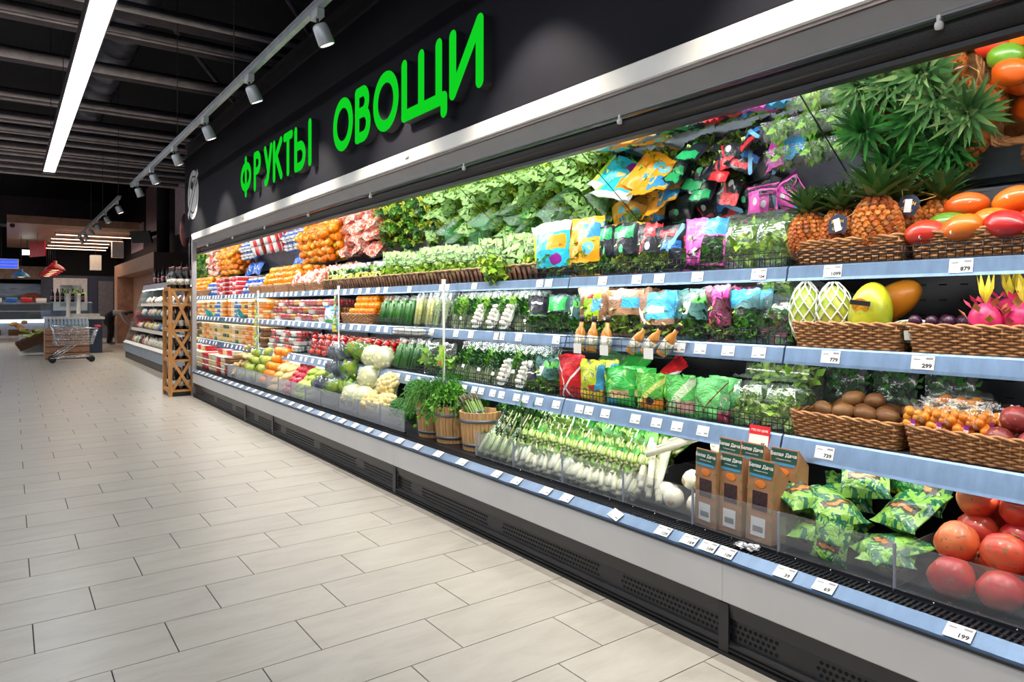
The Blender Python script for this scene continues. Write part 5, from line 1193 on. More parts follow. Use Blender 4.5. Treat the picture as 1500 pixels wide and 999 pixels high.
T_CARD = cardbox(); tw = text('Белая Дача', .0175, .0004, P_WHITE); tw2 = text('отборные овощи', .007, 0, P_WHITE)
bars = MB()
for k in range(14): bars.box(-.0002, -.02 + k * .003, 0, .0002, -.0185 + k * .003, .02)
barme = bars.mesh('bars', P_INK, False)
for r_, (x, ys) in enumerate(((2.175, (1.675, 1.565, 1.45)), (2.285, (1.66, 1.55, 1.435)), (2.40, (1.62, 1.50)))):
    for q, y in enumerate(ys):
        e = put('card_box', T_CARD, 'brown card box with dark green header standing %s' % ('at the front of its bin' if r_ == 0 else 'in the second row' if r_ == 1 else 'at the back of its bin'), 'card box', (x, y, ZD + .014 + r_ * .03), (rnd(-.03, .03), rnd(.0, .05), rnd(-.1, .1)), 1.0, 'card boxes row %d' % (r_ + 1))
        hp = [c for c in e.children if c.name.startswith('header')][0]
        ob('lettering', tw, hp, (-.0452, 0, .225 + .040), (0, .08, 0)); ob('lettering', tw2, hp, (-.0458, 0, .225 + .023), (0, .08, 0))
        if r_ == 0: ob('barcode', barme, e, (-.0448, .002, .035))
# white bulbs, leeks
for i, (x, y, z, rx, ry) in enumerate(((2.17, 1.79, .05, .2, -1.9), (2.17, 1.88, .05, -.2, -1.8), (2.19, 1.955, .06, .1, -1.7), (2.23, 1.80, .13, .3, -1.6), (2.30, 1.77, .20, -.2, -1.3), (2.26, 1.89, .12, .4, -1.7), (2.38, 1.83, .27, 0, -1.2), (2.42, 1.75, .30, .2, -.8))):
    put('white_onion', T_BULB, 'large white onion bulb in the bin beside the leeks', 'onion', (x, y, ZD + z), (rx, ry + PI, rnd(-.4, .4)), 1.05, 'white onion bulbs')
for k in range(9):
    put('leek', T_LEEK, 'white and green leek leaning back in the bin', 'leek', (2.16 + .012 * (k % 3), 1.93 + .017 * k, ZD + .05 + .018 * (k % 4)), (-.55 + rnd(-.1, .1), .95 + rnd(-.08, .08), rnd(-.1, .1)), 1, 'leeks in the bin')
for k in range(3): put('leek', T_LEEK, 'leek lying across the top of the white bulbs', 'leek', (2.24 + .03 * k, 2.08 - .04 * k, ZD + .20 + .03 * k), (.95, .85, 0), 1.0, 'leeks across the bulbs')
def lean_row(tpl, y0, y1, name, label, grp, n_=4, rows=3, ry=.85, rx=-.25, s=1.0, mats=None, cat='celery', x0=2.165, dz=.05, wrap=None, z0=.025):
    for r_ in range(rows):
        for k in range(n_):
            y = y0 + (k + .5 + .25 * (r_ % 2)) * (y1 - y0) / n_
            e = put(name, tpl, label, cat, (x0 + r_ * .075, y, ZD + z0 + r_ * dz), (rx + rnd(-.1, .1), ry + rnd(-.08, .08), rnd(-.15, .15)), s + rnd(-.05, .05), grp, mats)
            if wrap and r_ < 3: ob('sleeve', wrap, e)
SLV = pouch(.16, .42, .12, 200, 8, 10, 1.2, mat=F_CRINK, name='sleeve')
lean_row(T_CELERY2, 2.10, 2.50, 'celery', 'pale celery bunch leaning back in its bin', 'pale celery bunches', 5, 2, 1.0, -.2, .85)
lean_row(T_SCAL, 2.06, 2.52, 'spring_onions', 'bunch of long green onions behind the celery', 'green onion bunches', 7, 3, 1.26, -.45, .95, None, 'spring onion', 2.23, .03, z0=.145)
lean_row(T_CELERY2, 2.50, 2.89, 'spring_greens', 'white stemmed greens in clear film in the bin', 'white stemmed greens', 5, 2, 1.0, -.3, .85, None, 'greens', wrap=SLV)
lean_row(T_SCAL, 2.50, 2.92, 'spring_onions', 'bunch of long onions lying up the back of the bin', 'long onions at the back', 7, 3, 1.26, -.45, .95, None, 'spring onion', 2.24, .03, z0=.145)
lean_row(T_CELERY, 2.89, 3.24, 'celery', 'leafy celery bunch in a clear sleeve', 'sleeved celery', 5, 4, .85, -.2, 1.0, {'stalks': L_STALK}, wrap=SLV)
# wooden buckets
n = NT('bucket_wood'); vec = n.coord('Object'); mp = n.n('ShaderNodeMapping'); mp.inputs['Scale'].default_value = (40, 40, 3); n.t.links.new(vec, mp.inputs[0])
f = n.noise(1.5, 4, .6, mp.outputs[0], .5); oi = n.n('ShaderNodeObjectInfo'); c = n.ramp(f, [(.3, (.46, .22, .08)), (.55, (.72, .43, .18)), (.75, (.80, .54, .28))]); c = n.mix(n.math('MULTIPLY', oi.outputs['Random'], .4), c, (.42, .21, .08))
M_BWOOD = n.done(n.princ(c, .6, bump=f, bstr=.25)); M_HOOP = plain('hoop_grey', (.22, .23, .26), .4, .7)
stv = []
NS = 16; r0, r1, bh = .105, .128, .225
a0 = PI / NS * .93
stave = MB().add([((r + t) * math.cos(a), (r + t) * math.sin(a), z) for z, r in ((0, r0), (bh, r1)) for t in (0, -.012) for a in (-a0, a0)], [(0, 1, 5, 4), (2, 6, 7, 3), (0, 4, 6, 2), (1, 3, 7, 5), (4, 5, 7, 6), (0, 2, 3, 1)]).mesh('stave', M_BWOOD, False)
def hoop(z): r = r0 + (r1 - r0) * z / bh; return MB().lathe([(r + .001, z), (r + .0035, z + .001), (r + .0045, z + .018), (r + .001, z + .019)], 32).mesh('hoop', M_HOOP)
HP = [hoop(.025), hoop(.165)]; BBOT = MB().lathe([(r0 - .011, .004), (r0 - .011, .015)], 20).mesh('bottom', M_BWOOD)
def bucket(x, y, label):
    e = put('wooden_bucket', [('bottom', BBOT), ('hoop', HP[0]), ('hoop', HP[1])], label, 'bucket', (x, y, ZD + .001))
    for k in range(NS): ob('stave', stave, e, (0, 0, 0), (0, 0, 2 * PI * k / NS))
    return e
BK = [(2.27, 3.42), (2.26, 3.71), (2.26, 3.945)]
for (x, y), wt in zip(BK, ('asparagus', 'parsley', 'dill')): bucket(x, y, 'wooden stave bucket with metal hoops holding the %s' % wt)
L_DILL = leafmat('leaf_dill', [(0.02, 0.12, 0.012), (0.05, 0.26, 0.025), (0.12, 0.40, 0.05)])
def aspbundle(seed):
    r = random.Random(seed); a = MB(); t = MB()
    for k in range(16):
        q = k * 2.4; rr = .006 * math.sqrt(k); p0 = Vector((rr * math.cos(q), rr * math.sin(q), 0)); L = .25 * r.uniform(.92, 1.05); p1 = p0 * 1.5 + Vector((0, 0, L))
        a.tube([p0, p1], .006, 6); t.tube([p1 - Vector((0, 0, .004)), p1 + Vector((0, 0, .025)), p1 + Vector((0, 0, .05))], [.0066, .007, .001], 6)
    bd = MB().tube([(.03 * math.cos(j * PI / 6), .03 * math.sin(j * PI / 6), .15) for j in range(12)], .005, 5, closed=True)
    return [('stalks', a.mesh('stalks', plain('asparagus_green', (.16, .28, .06), .5, 0, .3, 30))), ('tips', t.mesh('tips', K_ASPT)), ('band', bd.mesh('band', plain('band_violet', (.08, .06, .45), .5)))]
T_ASP = aspbundle(3)
for k, (dx, dy, rx) in enumerate(((-.03, .03, -.85), (-.04, -.02, -.75), (.02, .02, -.8), (.04, .05, -.9))): put('asparagus_bundle', T_ASP, 'banded bundle of green asparagus leaning in its bucket', 'asparagus', (BK[0][0] + dx, BK[0][1] + dy - .08, ZD + .10), (rx, rnd(-.1, .1), 0), .95, 'asparagus bundles')
put('mushroom_tray', tray(.12, .1, .05, PL_WHITE, 'lemons', .022, plain('lemon', (.75, .6, .05), .4), 1, 4, False), 'small white tray of yellow fruit in the asparagus bucket', 'fruit tray', (BK[0][0] + .02, BK[0][1] - .05, ZD + .17), (0, 0, .2), .8)
def droop(n_, seed, L, feather, mat, spread=1.0, fwd=.35, fall=1.15):
    """bunch whose sprigs rise out of a bucket, arch over and hang; feathery or broad leaflets"""
    r = random.Random(seed); a = MB(); b_ = MB()
    for k in range(n_):
        an = r.uniform(0, 2 * PI); LL = L * r.uniform(.6, 1.0); o_ = Vector((math.cos(an) - fwd, math.sin(an), 0)); pts = []
        ar = r.uniform(.35, 1.0) * spread
        for q in range(6):
            t = q / 5; pts.append(Vector((o_.x * LL * .75 * t * ar, o_.y * LL * .75 * t * ar, .12 + LL * (1.25 * t - fall * ar * t * t * t))))
        a.tube(pts, [.003, .0025, .002, .0018, .0015, .001], 4, caps=False)
        for q in range(26 if feather else 13):
            t = r.uniform(.3, 1) * 4.99; i = int(t); p = pts[i].lerp(pts[i + 1], t - i); d = (pts[i + 1] - pts[i]).normalized()
            s = rv(r); dd = d * .8 + s
            if feather: addleaf(b_, p, dd, rv(r), r.uniform(.02, .04), .0045, .25)
            else: addleaf(b_, p, dd, rv(r), r.uniform(.022, .038), r.uniform(.018, .026), .2)
    return [('stems', a.mesh('stems', plain('herb_stem', (.12, .30, .04), .5))), ('leaves', b_.mesh('leaves', mat))]
put('dill_bunch', droop(150, 5, .30, True, L_DILL, .8, .8, 1.9), 'big feathery dill bunch drooping over its bucket', 'dill', (BK[2][0], BK[2][1], ZD + .06), (0, 0, 0), 1.0)
put('dill_bunch', droop(90, 6, .30, True, L_DILL, 1.0, .5, 1.3), 'smaller bright dill bunch behind the parsley', 'dill', (BK[2][0] + .14, BK[2][1] - .03, ZD + .10), (0, 0, 1), 1.0)
put('parsley_bunch', droop(90, 7, .24, False, L_MID, 1.0, .6, 1.6), 'bright parsley bunch spilling from the middle bucket', 'parsley', (BK[1][0], BK[1][1], ZD + .06), (0, 0, .4), 1.05)
put('parsley_bunch', droop(60, 8, .26, False, L_DARK, .8), 'dark curly parsley standing behind the buckets', 'parsley', (2.52, 3.72, ZD + .03), (0, 0, .4), 1.1)
put('parsley_bunch', droop(50, 9, .24, False, L_DARK, .8), 'dark leafy bunch at the back beside the asparagus', 'parsley', (2.56, 3.52, ZD + .03), (0, 0, 2), 1.0)
# left bins
LY = [4.10 + .377 * k for k in range(13)]
lw = ['broccoli heads', 'cauliflowers', 'wrapped yellow cauliflowers', 'wrapped green cabbages', 'wrapped dark cabbages', 'pale zucchini', 'long red peppers', 'pale yellow squash', 'oranges on the deck', 'green mangoes', 'small green fruit', 'ginger roots']
for (a, b_), wt in zip(zip(LY[:-1], LY[1:]), lw): prod_bin(a, b_, wt, False, .14)
def fill(k, tpl, r, name, label, cat, layers=3, s=1.0, mats=None, rot=1.0, slope=.12, x1=2.5, grp=None, x0=2.135, zoff=0.0, dy=None, flat=None):
    a, b_ = LY[k] + .004, LY[k + 1] - .004
    for i, p in enumerate(heap(x0, x1, a, b_, ZD + .006 + zoff, r, layers, 20 + k, slope, 1, dy)):
        t = tpl[i % len(tpl)] if isinstance(tpl, tuple) else tpl
        ro = flat(i) if flat else (rnd(-rot, rot), rnd(-rot, rot), rnd(0, 6))
        put(name, t if isinstance(t, list) else [('skin', t)] if False else t, label, cat, p, ro, s, grp or label, mats)
fill(0, T_BROC, .088, 'broccoli', 'dark green broccoli head heaped in its bin', 'broccoli', 3, .98, rot=.5, slope=.1, x1=2.42, flat=lambda i: (rnd(-.4, .4), -.7 + rnd(-.3, .3), rnd(0, 1)))
fill(1, T_CAUL, .09, 'cauliflower', 'creamy yellow cauliflower head in its bin', 'cauliflower', 3, 1.02, slope=.1, x1=2.42, flat=lambda i: (rnd(-.3, .3), -.7 + rnd(-.3, .3), rnd(0, .4)))
K_WRAPY = MB().ell((0, 0, .03), (.1, .1, .09), 14, 10, 0, lump(.12, 2.5, 2)).mesh('wrapper', F_PALE)
fill(2, T_CAUL + [('wrapper', K_WRAPY)], .09, 'cauliflower', 'film wrapped cauliflower with green leaves in its bin', 'cauliflower', 3, 1.0, slope=.2, flat=lambda i: (rnd(-.3, .3), -.5 + rnd(-.3, .3), rnd(0, .4)))
fill(3, T_CABB, .09, 'cabbage', 'film wrapped lime green cabbage in its bin', 'cabbage', 3, 1.0, rot=.5, slope=.2)
L_NAVY = leafmat('leaf_navy_white', [(.02, .03, .10), (.60, .64, .72), (.05, .06, .14), (.75, .78, .82)])
fill(4, [('leaves', cabbage(9, L_NAVY)), ('wrapper', T_CABB[1][1])], .085, 'cabbage', 'film wrapped dark and white cabbage in its bin', 'cabbage', 3, .95, rot=.5, slope=.2)
fl = lambda i: (rnd(-.2, .2), -.35 + rnd(-.1, .1), rnd(-.15, .15) - .25)
fill(5, T_ZUCC, .031, 'zucchini', 'pale green zucchini stacked in its bin', 'zucchini', 4, 1.2, slope=.35, flat=fl, x1=2.20, zoff=.05, x0=2.22); fill(5, T_ZUCC, .04, 'zucchini', 'pale green zucchini stacked in its bin', 'zucchini', 1, 1.2, slope=.3, flat=fl, x1=2.5, x0=2.24, zoff=.09)
def longfill(k, tpl, r, name, label, cat, s, rows=5):
    for j in range(rows):
        n_ = int(.36 / (2 * r * s))
        for i in range(n_): put(name, tpl, label, cat, (2.26 + .035 * j, LY[k] + (i + .6) * .37 / n_, ZD + .05 + j * r * 1.7 * s), (rnd(-.3, .3), -.3 + rnd(-.1, .1), rnd(-.2, .2) - .25), s, label)
longfill(5, T_ZUCC, .026, 'zucchini', 'pale green zucchini stacked in its bin', 'zucchini', 1.15)
longfill(6, T_LONGRED, .024, 'red_pepper', 'long red pepper stacked in its bin', 'pepper', 1.2, 6)
longfill(7, T_SQUASH, .034, 'squash', 'pale yellow squash stacked in its bin', 'squash', 1.05, 4)
fill(8, T_ORANGE, .046, 'orange', 'round orange fruit heaped in a deck bin', 'orange', 5, 1.3, slope=.15)
fill(9, T_MELON, .055, 'green_mango', 'green and yellow mango in its bin', 'mango', 4, 1.1, slope=.15)
fill(10, T_MELON, .05, 'green_fruit', 'small mottled green fruit in its bin', 'fruit', 4, .95, slope=.15)
fill(11, tuple(T_GINGER), .055, 'ginger_root', 'knobbly beige ginger root in its bin', 'ginger', 4, 1.15, slope=.15, rot=.4)
CBIG = {}
def bigcart(a, b_):
    if (a, b_) not in CBIG:
        m = {'w': PL_WHITE, 'r': PL_RED, 'c': PL_CREAM, 'n': PL_BROWN, 'p': plain('pack_pale', (.72, .66, .52), .5)}
        CBIG[(a, b_)] = carton(.185, .22, .072, m[a], m[b_], .016)
    return CBIG[(a, b_)]
cn2 = {'w': 'white', 'r': 'red', 'c': 'cream', 'n': 'brown', 'p': 'pale'}
for i, cl in enumerate((('nr', 'nw', 'nn'), ('pw', 'pc', 'pw'), ('rw', 'rr', 'rw'), ('cw', 'cw', 'pc'), ('pc', 'cw', 'cw'), ('rw', 'rw', 'rr'))):
    for j, (a, b_) in enumerate(cl):
        for r_ in range(2): put('food_box', bigcart(a, b_), '%s box with %s lid stacked at the left end of the deck' % (cn2[a], cn2[b_]), 'food box', (2.25 + r_ * .25, 8.74 + i * .21, ZD + .001 + j * .0735), (0, 0, rnd(-.05, .05)), 1, '%s %s boxes on the deck' % (cn2[a], cn2[b_]))
for i in range(4): put('food_tub', cart('cr'[i % 2], 'wr'[i % 2]), '%s tub lying on the deck boxes' % CN['cr'[i % 2]], 'tub', (2.30, 8.8 + i * .22, ZD + .223), (0, 0, rnd(-.2, .2)), 1.15, 'tubs on the boxes %d' % (i % 2))
# ================================================================ PRICE CARDS
P_TEAL = plain('card_teal', (.08, .45, .38), .5)
SMUDGE = MB().box(-.0012, -.026, -.012, -.0009, -.008, -.006).box(-.0012, .006, -.014, -.0009, .024, -.011).mesh('fine_print', plain('fine_print', (.25, .25, .27), .6), False)
CARD = MB().box(-.0006, -.03, -.021, .0006, .03, .021).mesh('price_card', P_WHITE, False)
RAILS = {'top shelf': (2.38, 1.345, .2, .048), 'middle shelf': (2.36, 1.045, .245, .056), 'lower shelf': (2.345, .715, .33, .072)}
WHAT = {'1099': 'pineapple basket', '879': 'mango basket', '104': 'clear lettuce boxes', '779': 'papaya basket', '299': 'dragon fruit basket', '739': 'kiwi basket', '199': 'pomegranates', '69': 'patterned green bags', '39': 'back of the card boxes', '169': 'white onion bulbs', '129': 'leeks'}
def card(rail, u=None, y=None, num=None, s=1.0, roll=0.0, near=None, label=None):
    if rail == 'deck': x, z, th = 2.0035, .3478, 1.009
    else:
        xs, zs, th, dr = RAILS[rail]; x, z = xs - math.tan(th) * dr * .45 - .0035, zs - dr * .5 + .002
    if y is None: y = Yu(u, x)
    n_ = Vector((-math.cos(th), 0, math.sin(th))); p = Vector((x, y, z)) + n_ * .0022
    lb = label or ('white price card reading %s below the %s' % (num, WHAT.get(num)) if num else 'small white price card on the %s rail %s' % (rail, near))
    e = put('price_tag', [('card', CARD)], lb, 'price tag', p, (roll, th, 0), (1, s, min(s, 1.05)), None if num and not near else '%s price cards %s' % (rail, near))
    if num: ob('lettering', text(num, .017, .0006), e, (-.0013, -.012, -.010))
    ob('fine_print', SMUDGE, e, (0, 0, .022 if num else 0))
    return e
for u, nu in ((1220, '1099'), (1408, '879'), (1112, '104')): card('top shelf', u, num=nu, s=1.1)
for u, nu in ((1217, '779'), (1352, '299')): card('middle shelf', u, num=nu, s=1.15)
card('lower shelf', 1208, num='739', s=1.15)
for u, nu in ((1405, '199'), (1208, '69'), (1150, '39')): card('deck', u, num=nu, s=1.1)
for u, nu in ((1064, '109'), (1038, '109')): card('deck', u, num=nu, s=1.1, near='by the card boxes', label='white price card reading 109 on the deck rail')
card('deck', 1010, num='169', s=1.1); card('deck', 972, num='129', s=1.1); card('deck', 902, s=1.15, roll=.25, near='set crooked below the leeks')
for u in (800, 728, 757, 830): card('deck', u, near='below the celery bins', s=1.05)
for u in (1022, 966, 933, 883): card('top shelf', u, near='under the printed bags')
for u in (804, 791): card('top shelf', u, near='under the turquoise bag')
for u in (1112, 1067, 1026, 996): card('middle shelf', u, near='under the middle shelf bags')
for u in (1030, 992, 962, 931, 887, 863, 849): card('lower shelf', u, near='under the green bags')
for u in (815, 790, 770, 757): card('lower shelf', u, near='under the herb packs')
for u in (815, 760, 735, 728, 690, 668): card('middle shelf', u, near='under the herb packs')
for u in (735, 722, 705, 695, 680, 668, 655): card('lower shelf', u, near='under the mushroom trays')
for u in (695, 655, 647, 600): card('top shelf', u, near='under the bagged lettuces')
for rail, y0 in (('top shelf', 4.9), ('middle shelf', 4.15), ('lower shelf', 4.1), ('deck', 3.2)):
    y = y0
    while y < 9.75:
        card(rail, y=y, near='towards the left end of the case', s=1.15 if rail != 'deck' else 1.3, roll=rnd(-.03, .03)); y += rnd(.13, .22) if rail != 'deck' else rnd(.2, .26)
e = put('price_sign', [('board', MB().box(-.0015, -.045, 0, .0015, .045, .085).mesh('board', P_RED, False)), ('price_panel', MB().box(-.0025, -.042, .004, -.0016, .042, .05).mesh('price_panel', P_WHITE, False))], 'red topped price sign standing up from the lower rail', 'price sign', (2.325, Yu(1110, 2.325), .655), (0, .2, 0))
ob('lettering', text('85', .018, .0006), e, (-.003, -.022, .014)); ob('lettering', text('ЭТО ПО ЦЕНЕ', .011, .0003, P_WHITE), e, (-.0022, 0, .066))
# clip strips: white poles with hanging packs
T_POLE = MB().box(-.004, -.008, 0, .004, .008, 1)
for u, n_, lb in ((650, 1, 'thin white clip strip pole beside the herb packs'), (496, 5, 'white clip strip pole beside the orange basket'), (378, 11, 'clip strip crowded with small green packs')):
    X = 2.318; y = Yu(u, X)
    e = put('clip_strip', [('pole', MB().box(-.004, -.009, .62, .004, .009, 1.355).mesh('pole', P_WHITE, False)), ('cap', MB().box(-.006, -.018, 1.335, .006, .018, 1.375).mesh('cap', P_WHITE, False))], lb, 'clip strip', (X, y, 0))
    for k in range(n_):
        z = 1.22 - k * .062 if n_ > 1 else .86
        put('seasoning_pack', [('film', BAG[k % 6])], 'small green pack clipped to the %s' % ('crowded strip' if n_ == 11 else 'strip by the oranges' if n_ == 5 else 'thin pole by the herbs'), 'pack', (X - .022, y + (.03 if n_ == 5 else 0) + rnd(-.01, .01), z - (0 if n_ > 1 else .06)), (rnd(-.2, .2), 0, rnd(-.3, .3)), (.3, .42, .3) if n_ > 1 else (.4, .5, .6), 'packs on the strip %d' % u, {'film': [B_YELGR, B_GRNW][k % 2] if n_ > 1 else bagmat('bag_lime_red', (.35, .65, .05), [('r', .2, .8, .1, .3, (.6, .1, .1)), ('n', 6, .6, (.7, .8, .1))])})
# ================================================================ LETTERING ON THE FASCIA
M_GREEN = emis('sign_green', (0.004, 0.52, 0.014), 1.0); M_LBODY = plain('letter_side', (.020, .021, .030), .5)
def ribbon(pts, hw, closed=False, capn=8):
    """outline polygon of a round-ended stroke along pts"""
    P = [Vector((p[0], p[1])) for p in pts]; k = len(P); L = []; Rr = []
    for i in range(k):
        if closed: t = P[(i + 1) % k] - P[i - 1]
        else: t = P[min(i + 1, k - 1)] - P[max(i - 1, 0)]
        t.normalize(); nn = Vector((-t.y, t.x)); L.append(P[i] + nn * hw); Rr.append(P[i] - nn * hw)
    if closed: return L, Rr
    def cap(c, frm, sgn):
        a0 = math.atan2(frm.y - c.y, frm.x - c.x); return [c + Vector((math.cos(a0 + sgn * PI * j / capn), math.sin(a0 + sgn * PI * j / capn))) * hw for j in range(1, capn)]
    return L + cap(P[-1], L[-1], -1) + Rr[::-1] + cap(P[0], Rr[0], -1)
def letter(strokes, w, h, hw, dep=.0565):
    """strokes in unit coordinates -> face and body meshes; reading direction is -y, face at -x"""
    fc = MB(); bd = MB()
    for si, st in enumerate(strokes):
        closed = st[0] == 'o'; pts = [(a * w, b_ * h) for a, b_ in (st[1:] if closed else st)]
        off = -.0006 * si
        if closed:
            L, Rr = ribbon(pts, hw, True); k = len(L)
            A = [(off, -p.x, p.y) for p in L] + [(off, -p.x, p.y) for p in Rr]
            fc.add(A, [(i, (i + 1) % k, k + (i + 1) % k, k + i) for i in range(k)])
            for C in (L, Rr): bd.add([(off + .0004, -p.x, p.y) for p in C] + [(dep, -p.x, p.y) for p in C], [(i, (i + 1) % k, k + (i + 1) % k, k + i) for i in range(k)])
        else:
            C = ribbon(pts, hw); k = len(C); fc.add([(off, -p.x, p.y) for p in C], [tuple(range(k))])
            bd.add([(off + .0004, -p.x, p.y) for p in C] + [(dep, -p.x, p.y) for p in C], [(i, (i + 1) % k, k + (i + 1) % k, k + i) for i in range(k)])
    return fc.mesh('face', M_GREEN, False), bd.mesh('side', M_LBODY, False)
def arc(cx, cy, rx, ry, a0, a1, n_=14): return [(cx + rx * math.cos(math.radians(a0 + (a1 - a0) * i / n_)), cy + ry * math.sin(math.radians(a0 + (a1 - a0) * i / n_))) for i in range(n_ + 1)]
def oval(cx, cy, rx, ry, n_=32): return ['o'] + [(cx + rx * math.cos(2 * PI * i / n_), cy + ry * math.sin(2 * PI * i / n_)) for i in range(n_)]
GL = {'Ф': [oval(.5, .5, .5, .36, 28), [(.5, -.06), (.5, 1.06)]],
      'Р': [[(0, 0), (0, 1)], [(0, 1), (.4, 1)] + arc(.45, .75, .5, .25, 90, -90) + [(0, .5)]],
      'У': [[(0, 1), (.52, .36)], [(1, 1), (.45, .12), (.3, .0), (.1, .0)]],
      'К': [[(0, 0), (0, 1)], [(.95, 1), (.05, .5)], [(.3, .62), (1, 0)]],
      'Т': [[(0, 1), (1, 1)], [(.5, 1), (.5, 0)]],
      'Ы': [[(0, 0), (0, 1)], [(0, .56)] + arc(.3, .28, .3, .28, 90, -90) + [(0, 0)], [(1, 0), (1, 1)]],
      'О': [oval(.5, .5, .5, .5, 36)],
      'В': [[(0, 0), (0, 1)], [(0, 1), (.45, 1)] + arc(.5, .77, .38, .23, 90, -90) + [(0, .54)], [(0, .54), (.5, .54)] + arc(.55, .27, .45, .27, 90, -90) + [(0, 0)]],
      'Щ': [[(0, 1), (0, 0)], [(.45, 1), (.45, 0)], [(.88, 1), (.88, 0)], [(0, 0), (1, 0)], [(1, .0), (1, -.24)]],
      'И': [[(0, 1), (0, 0)], [(0, 0), (1, 1)], [(1, 1), (1, 0)]]}
XLT = 1.972; ZB, LH, HW = 2.363, .312, .037
for word, spec in (('ФРУКТЫ', ((352.6, 368), (371.6, 382.5), (386.6, 399), (399.6, 414), (415, 429), (431, 456.5))), ('ОВОЩИ', ((488, 517), (520, 543), (546.6, 584), (588, 655.6), (658, 708.6)))):
    y_first = Yu(spec[0][0], XLT)
    e = put('sign_lettering', [], 'glowing green raised %s' % ('six letter word beside the round emblem' if len(word) == 6 else 'five letter word, the sign with the bigger letters'), 'sign', (XLT, y_first, ZB))
    for ch, (ua, ub) in zip(word, spec):
        ya, yb = Yu(ua, XLT) - HW, Yu(ub, XLT) + HW
        f_, s_ = letter(GL[ch], ya - yb, LH, HW)
        o = ob('letter', f_, e, (0, ya - y_first, 0)); ob('letter_side', s_, o)
# round emblem painted on the fascia
b = MB(); M_EMBW = plain('emblem_white', (.8, .79, .8), .6)
def ring(b_, r0_, r1_, n_=40, x=0): b_.add([(x, r_ * math.cos(2 * PI * i / n_), r_ * math.sin(2 * PI * i / n_)) for r_ in (r0_, r1_) for i in range(n_)], [(i, (i + 1) % n_, n_ + (i + 1) % n_, n_ + i) for i in range(n_)])
ring(b, .255, .33); ring(b, .0, .235)
em = put('wall_emblem', [('rings', b.mesh('rings', M_EMBW, False)), ('band', MB().box(-.003, -.40, -.05, -.001, .40, .05).mesh('band', M_EMBW, False))], 'round white emblem with a slanted band at the end of the fascia', 'emblem', (2.0285, 10.07, 2.70))
[c for c in em.children if c.name.startswith('band')][0].rotation_euler = (-.75, 0, 0)
ob('leaf_mark', MB().box(-.0025, -.05, -.05, -.0008, .05, .05).mesh('leaf_mark', M_FASCIA, False), em, (0, .06, .13), (.4, 0, 0))
for k, a in enumerate((-1, 1)):
    ob('band_outline', MB().box(-.0038, -.36, -.008, -.0032, .36, .008).mesh('band_outline', M_FASCIA, False), em, (0, a * .048 * math.sin(.75), a * .048 * math.cos(.75)), (-.75, 0, 0))

# ================================================================ CEILING FITTINGS
M_LUM = emis('luminaire_diffuser', (1.0, 0.99, 0.96), 5.0); M_LUMB = plain('luminaire_side', (.16, .14, .17), .5, .3)
M_PIPE = plain('conduit_grey', (.85, .76, .78), .45, 0); M_BEAM = plain('beam_dark', (.15, .125, .15), .7); M_DUCT = plain('duct_zinc', (.16, .16, .20), .4, .6, .3, 6, stretch=(1, 14, 1)); M_ROD = plain('rod_black', (.03, .03, .04), .5)
for x, lb, y0, y1 in ((.51, 'long glowing linear ceiling luminaire over the aisle', -2, 12.4), (-2.2, 'added linear fill luminaire over the neighbouring aisle, out of view', -2, 30), (-5.0, 'added linear fill luminaire over the far aisle, out of view', -2, 30)):  # first row is the real one; both side rows are added for fill light
    e = put('linear_luminaire', [('diffuser', MB().box(x - .07, y0, 3.20, x + .07, y1, 3.206).mesh('diffuser', M_LUM, False)), ('housing', MB().box(x - .078, y0, 3.207, x + .078, y1 + .25, 3.30).box(x - .078, y0, 3.199, x - .0705, y1 + .25, 3.2068).box(x + .0705, y0, 3.199, x + .078, y1 + .25, 3.2068).mesh('housing', M_LUMB, False))], lb, 'ceiling light')
    for k in range(6): ob('suspension_rod', MB().tube([(x, 0, 3.30), (x, 0, 5.6)], .004, 5).mesh('suspension_rod', M_ROD), e, (0, y0 + .5 + k * (y1 - y0 - 1) / 5, 0))
def xbeam(v0, z, r, mat, label, name, x0=-12.0, x1=3.6, grp=None, box=False):
    d = ray(0, v0); Y = (z - HC) / d[2] * d[1]
    b_ = MB().box(x0, Y - r, z - r, x1, Y + r, z + r) if box else MB().tube([(x0, Y, z), (x1, Y, z)], r, 10)
    return put(name, b_.mesh(name, mat, not box), label, 'beam' if 'beam' in name else 'pipe', group=grp)
for k, v0 in enumerate((-30, 8, 74, 135, 168, 186, 200, 212, 222, 232, 241, 250)):
    xbeam(v0 - 4 + max(0, 8 - k), 4.35, .10 if k < 5 else .07, M_BEAM, 'dark ceiling beam crossing over the aisle', 'ceiling_beam', grp='ceiling beams')
    xbeam(v0 + 1, 4.16, .032 if k not in (2,) else .055, M_PIPE, 'pale conduit running under the ceiling beams', 'conduit', grp='ceiling conduits')
for v0 in (15, 143, 176, 192, 218): xbeam(v0, 4.1, .016, M_PIPE, 'thin conduit hung below the ceiling beams', 'conduit', grp='thin ceiling conduits')
def duct():
    pr = []; y = 5.0; b_ = MB(); pts = []; rr = []
    while y < 15: pts += [(1.2, y, 4.75), (1.2, y + .02, 4.75), (1.2, y + .6, 4.75)]; rr += [.255, .235, .235]; y += .62
    return b_.tube(pts, rr, 20).mesh('air_duct', M_DUCT)
put('air_duct', duct(), 'round zinc air duct above the linear luminaire', 'duct')
for (a, b_) in ((((1.5, 6.5, 4.9)), (3.4, 8.5, 4.2)), ((1.75, 10, 4.9), (3.3, 12, 4.3)), ((-1, 6.2, 4.9), (-3, 8, 4.3))):
    put('ceiling_brace', MB().tube([a, b_], .035, 6).mesh('ceiling_brace', M_BEAM), 'slanted dark brace under the ceiling', 'brace', group='ceiling braces')
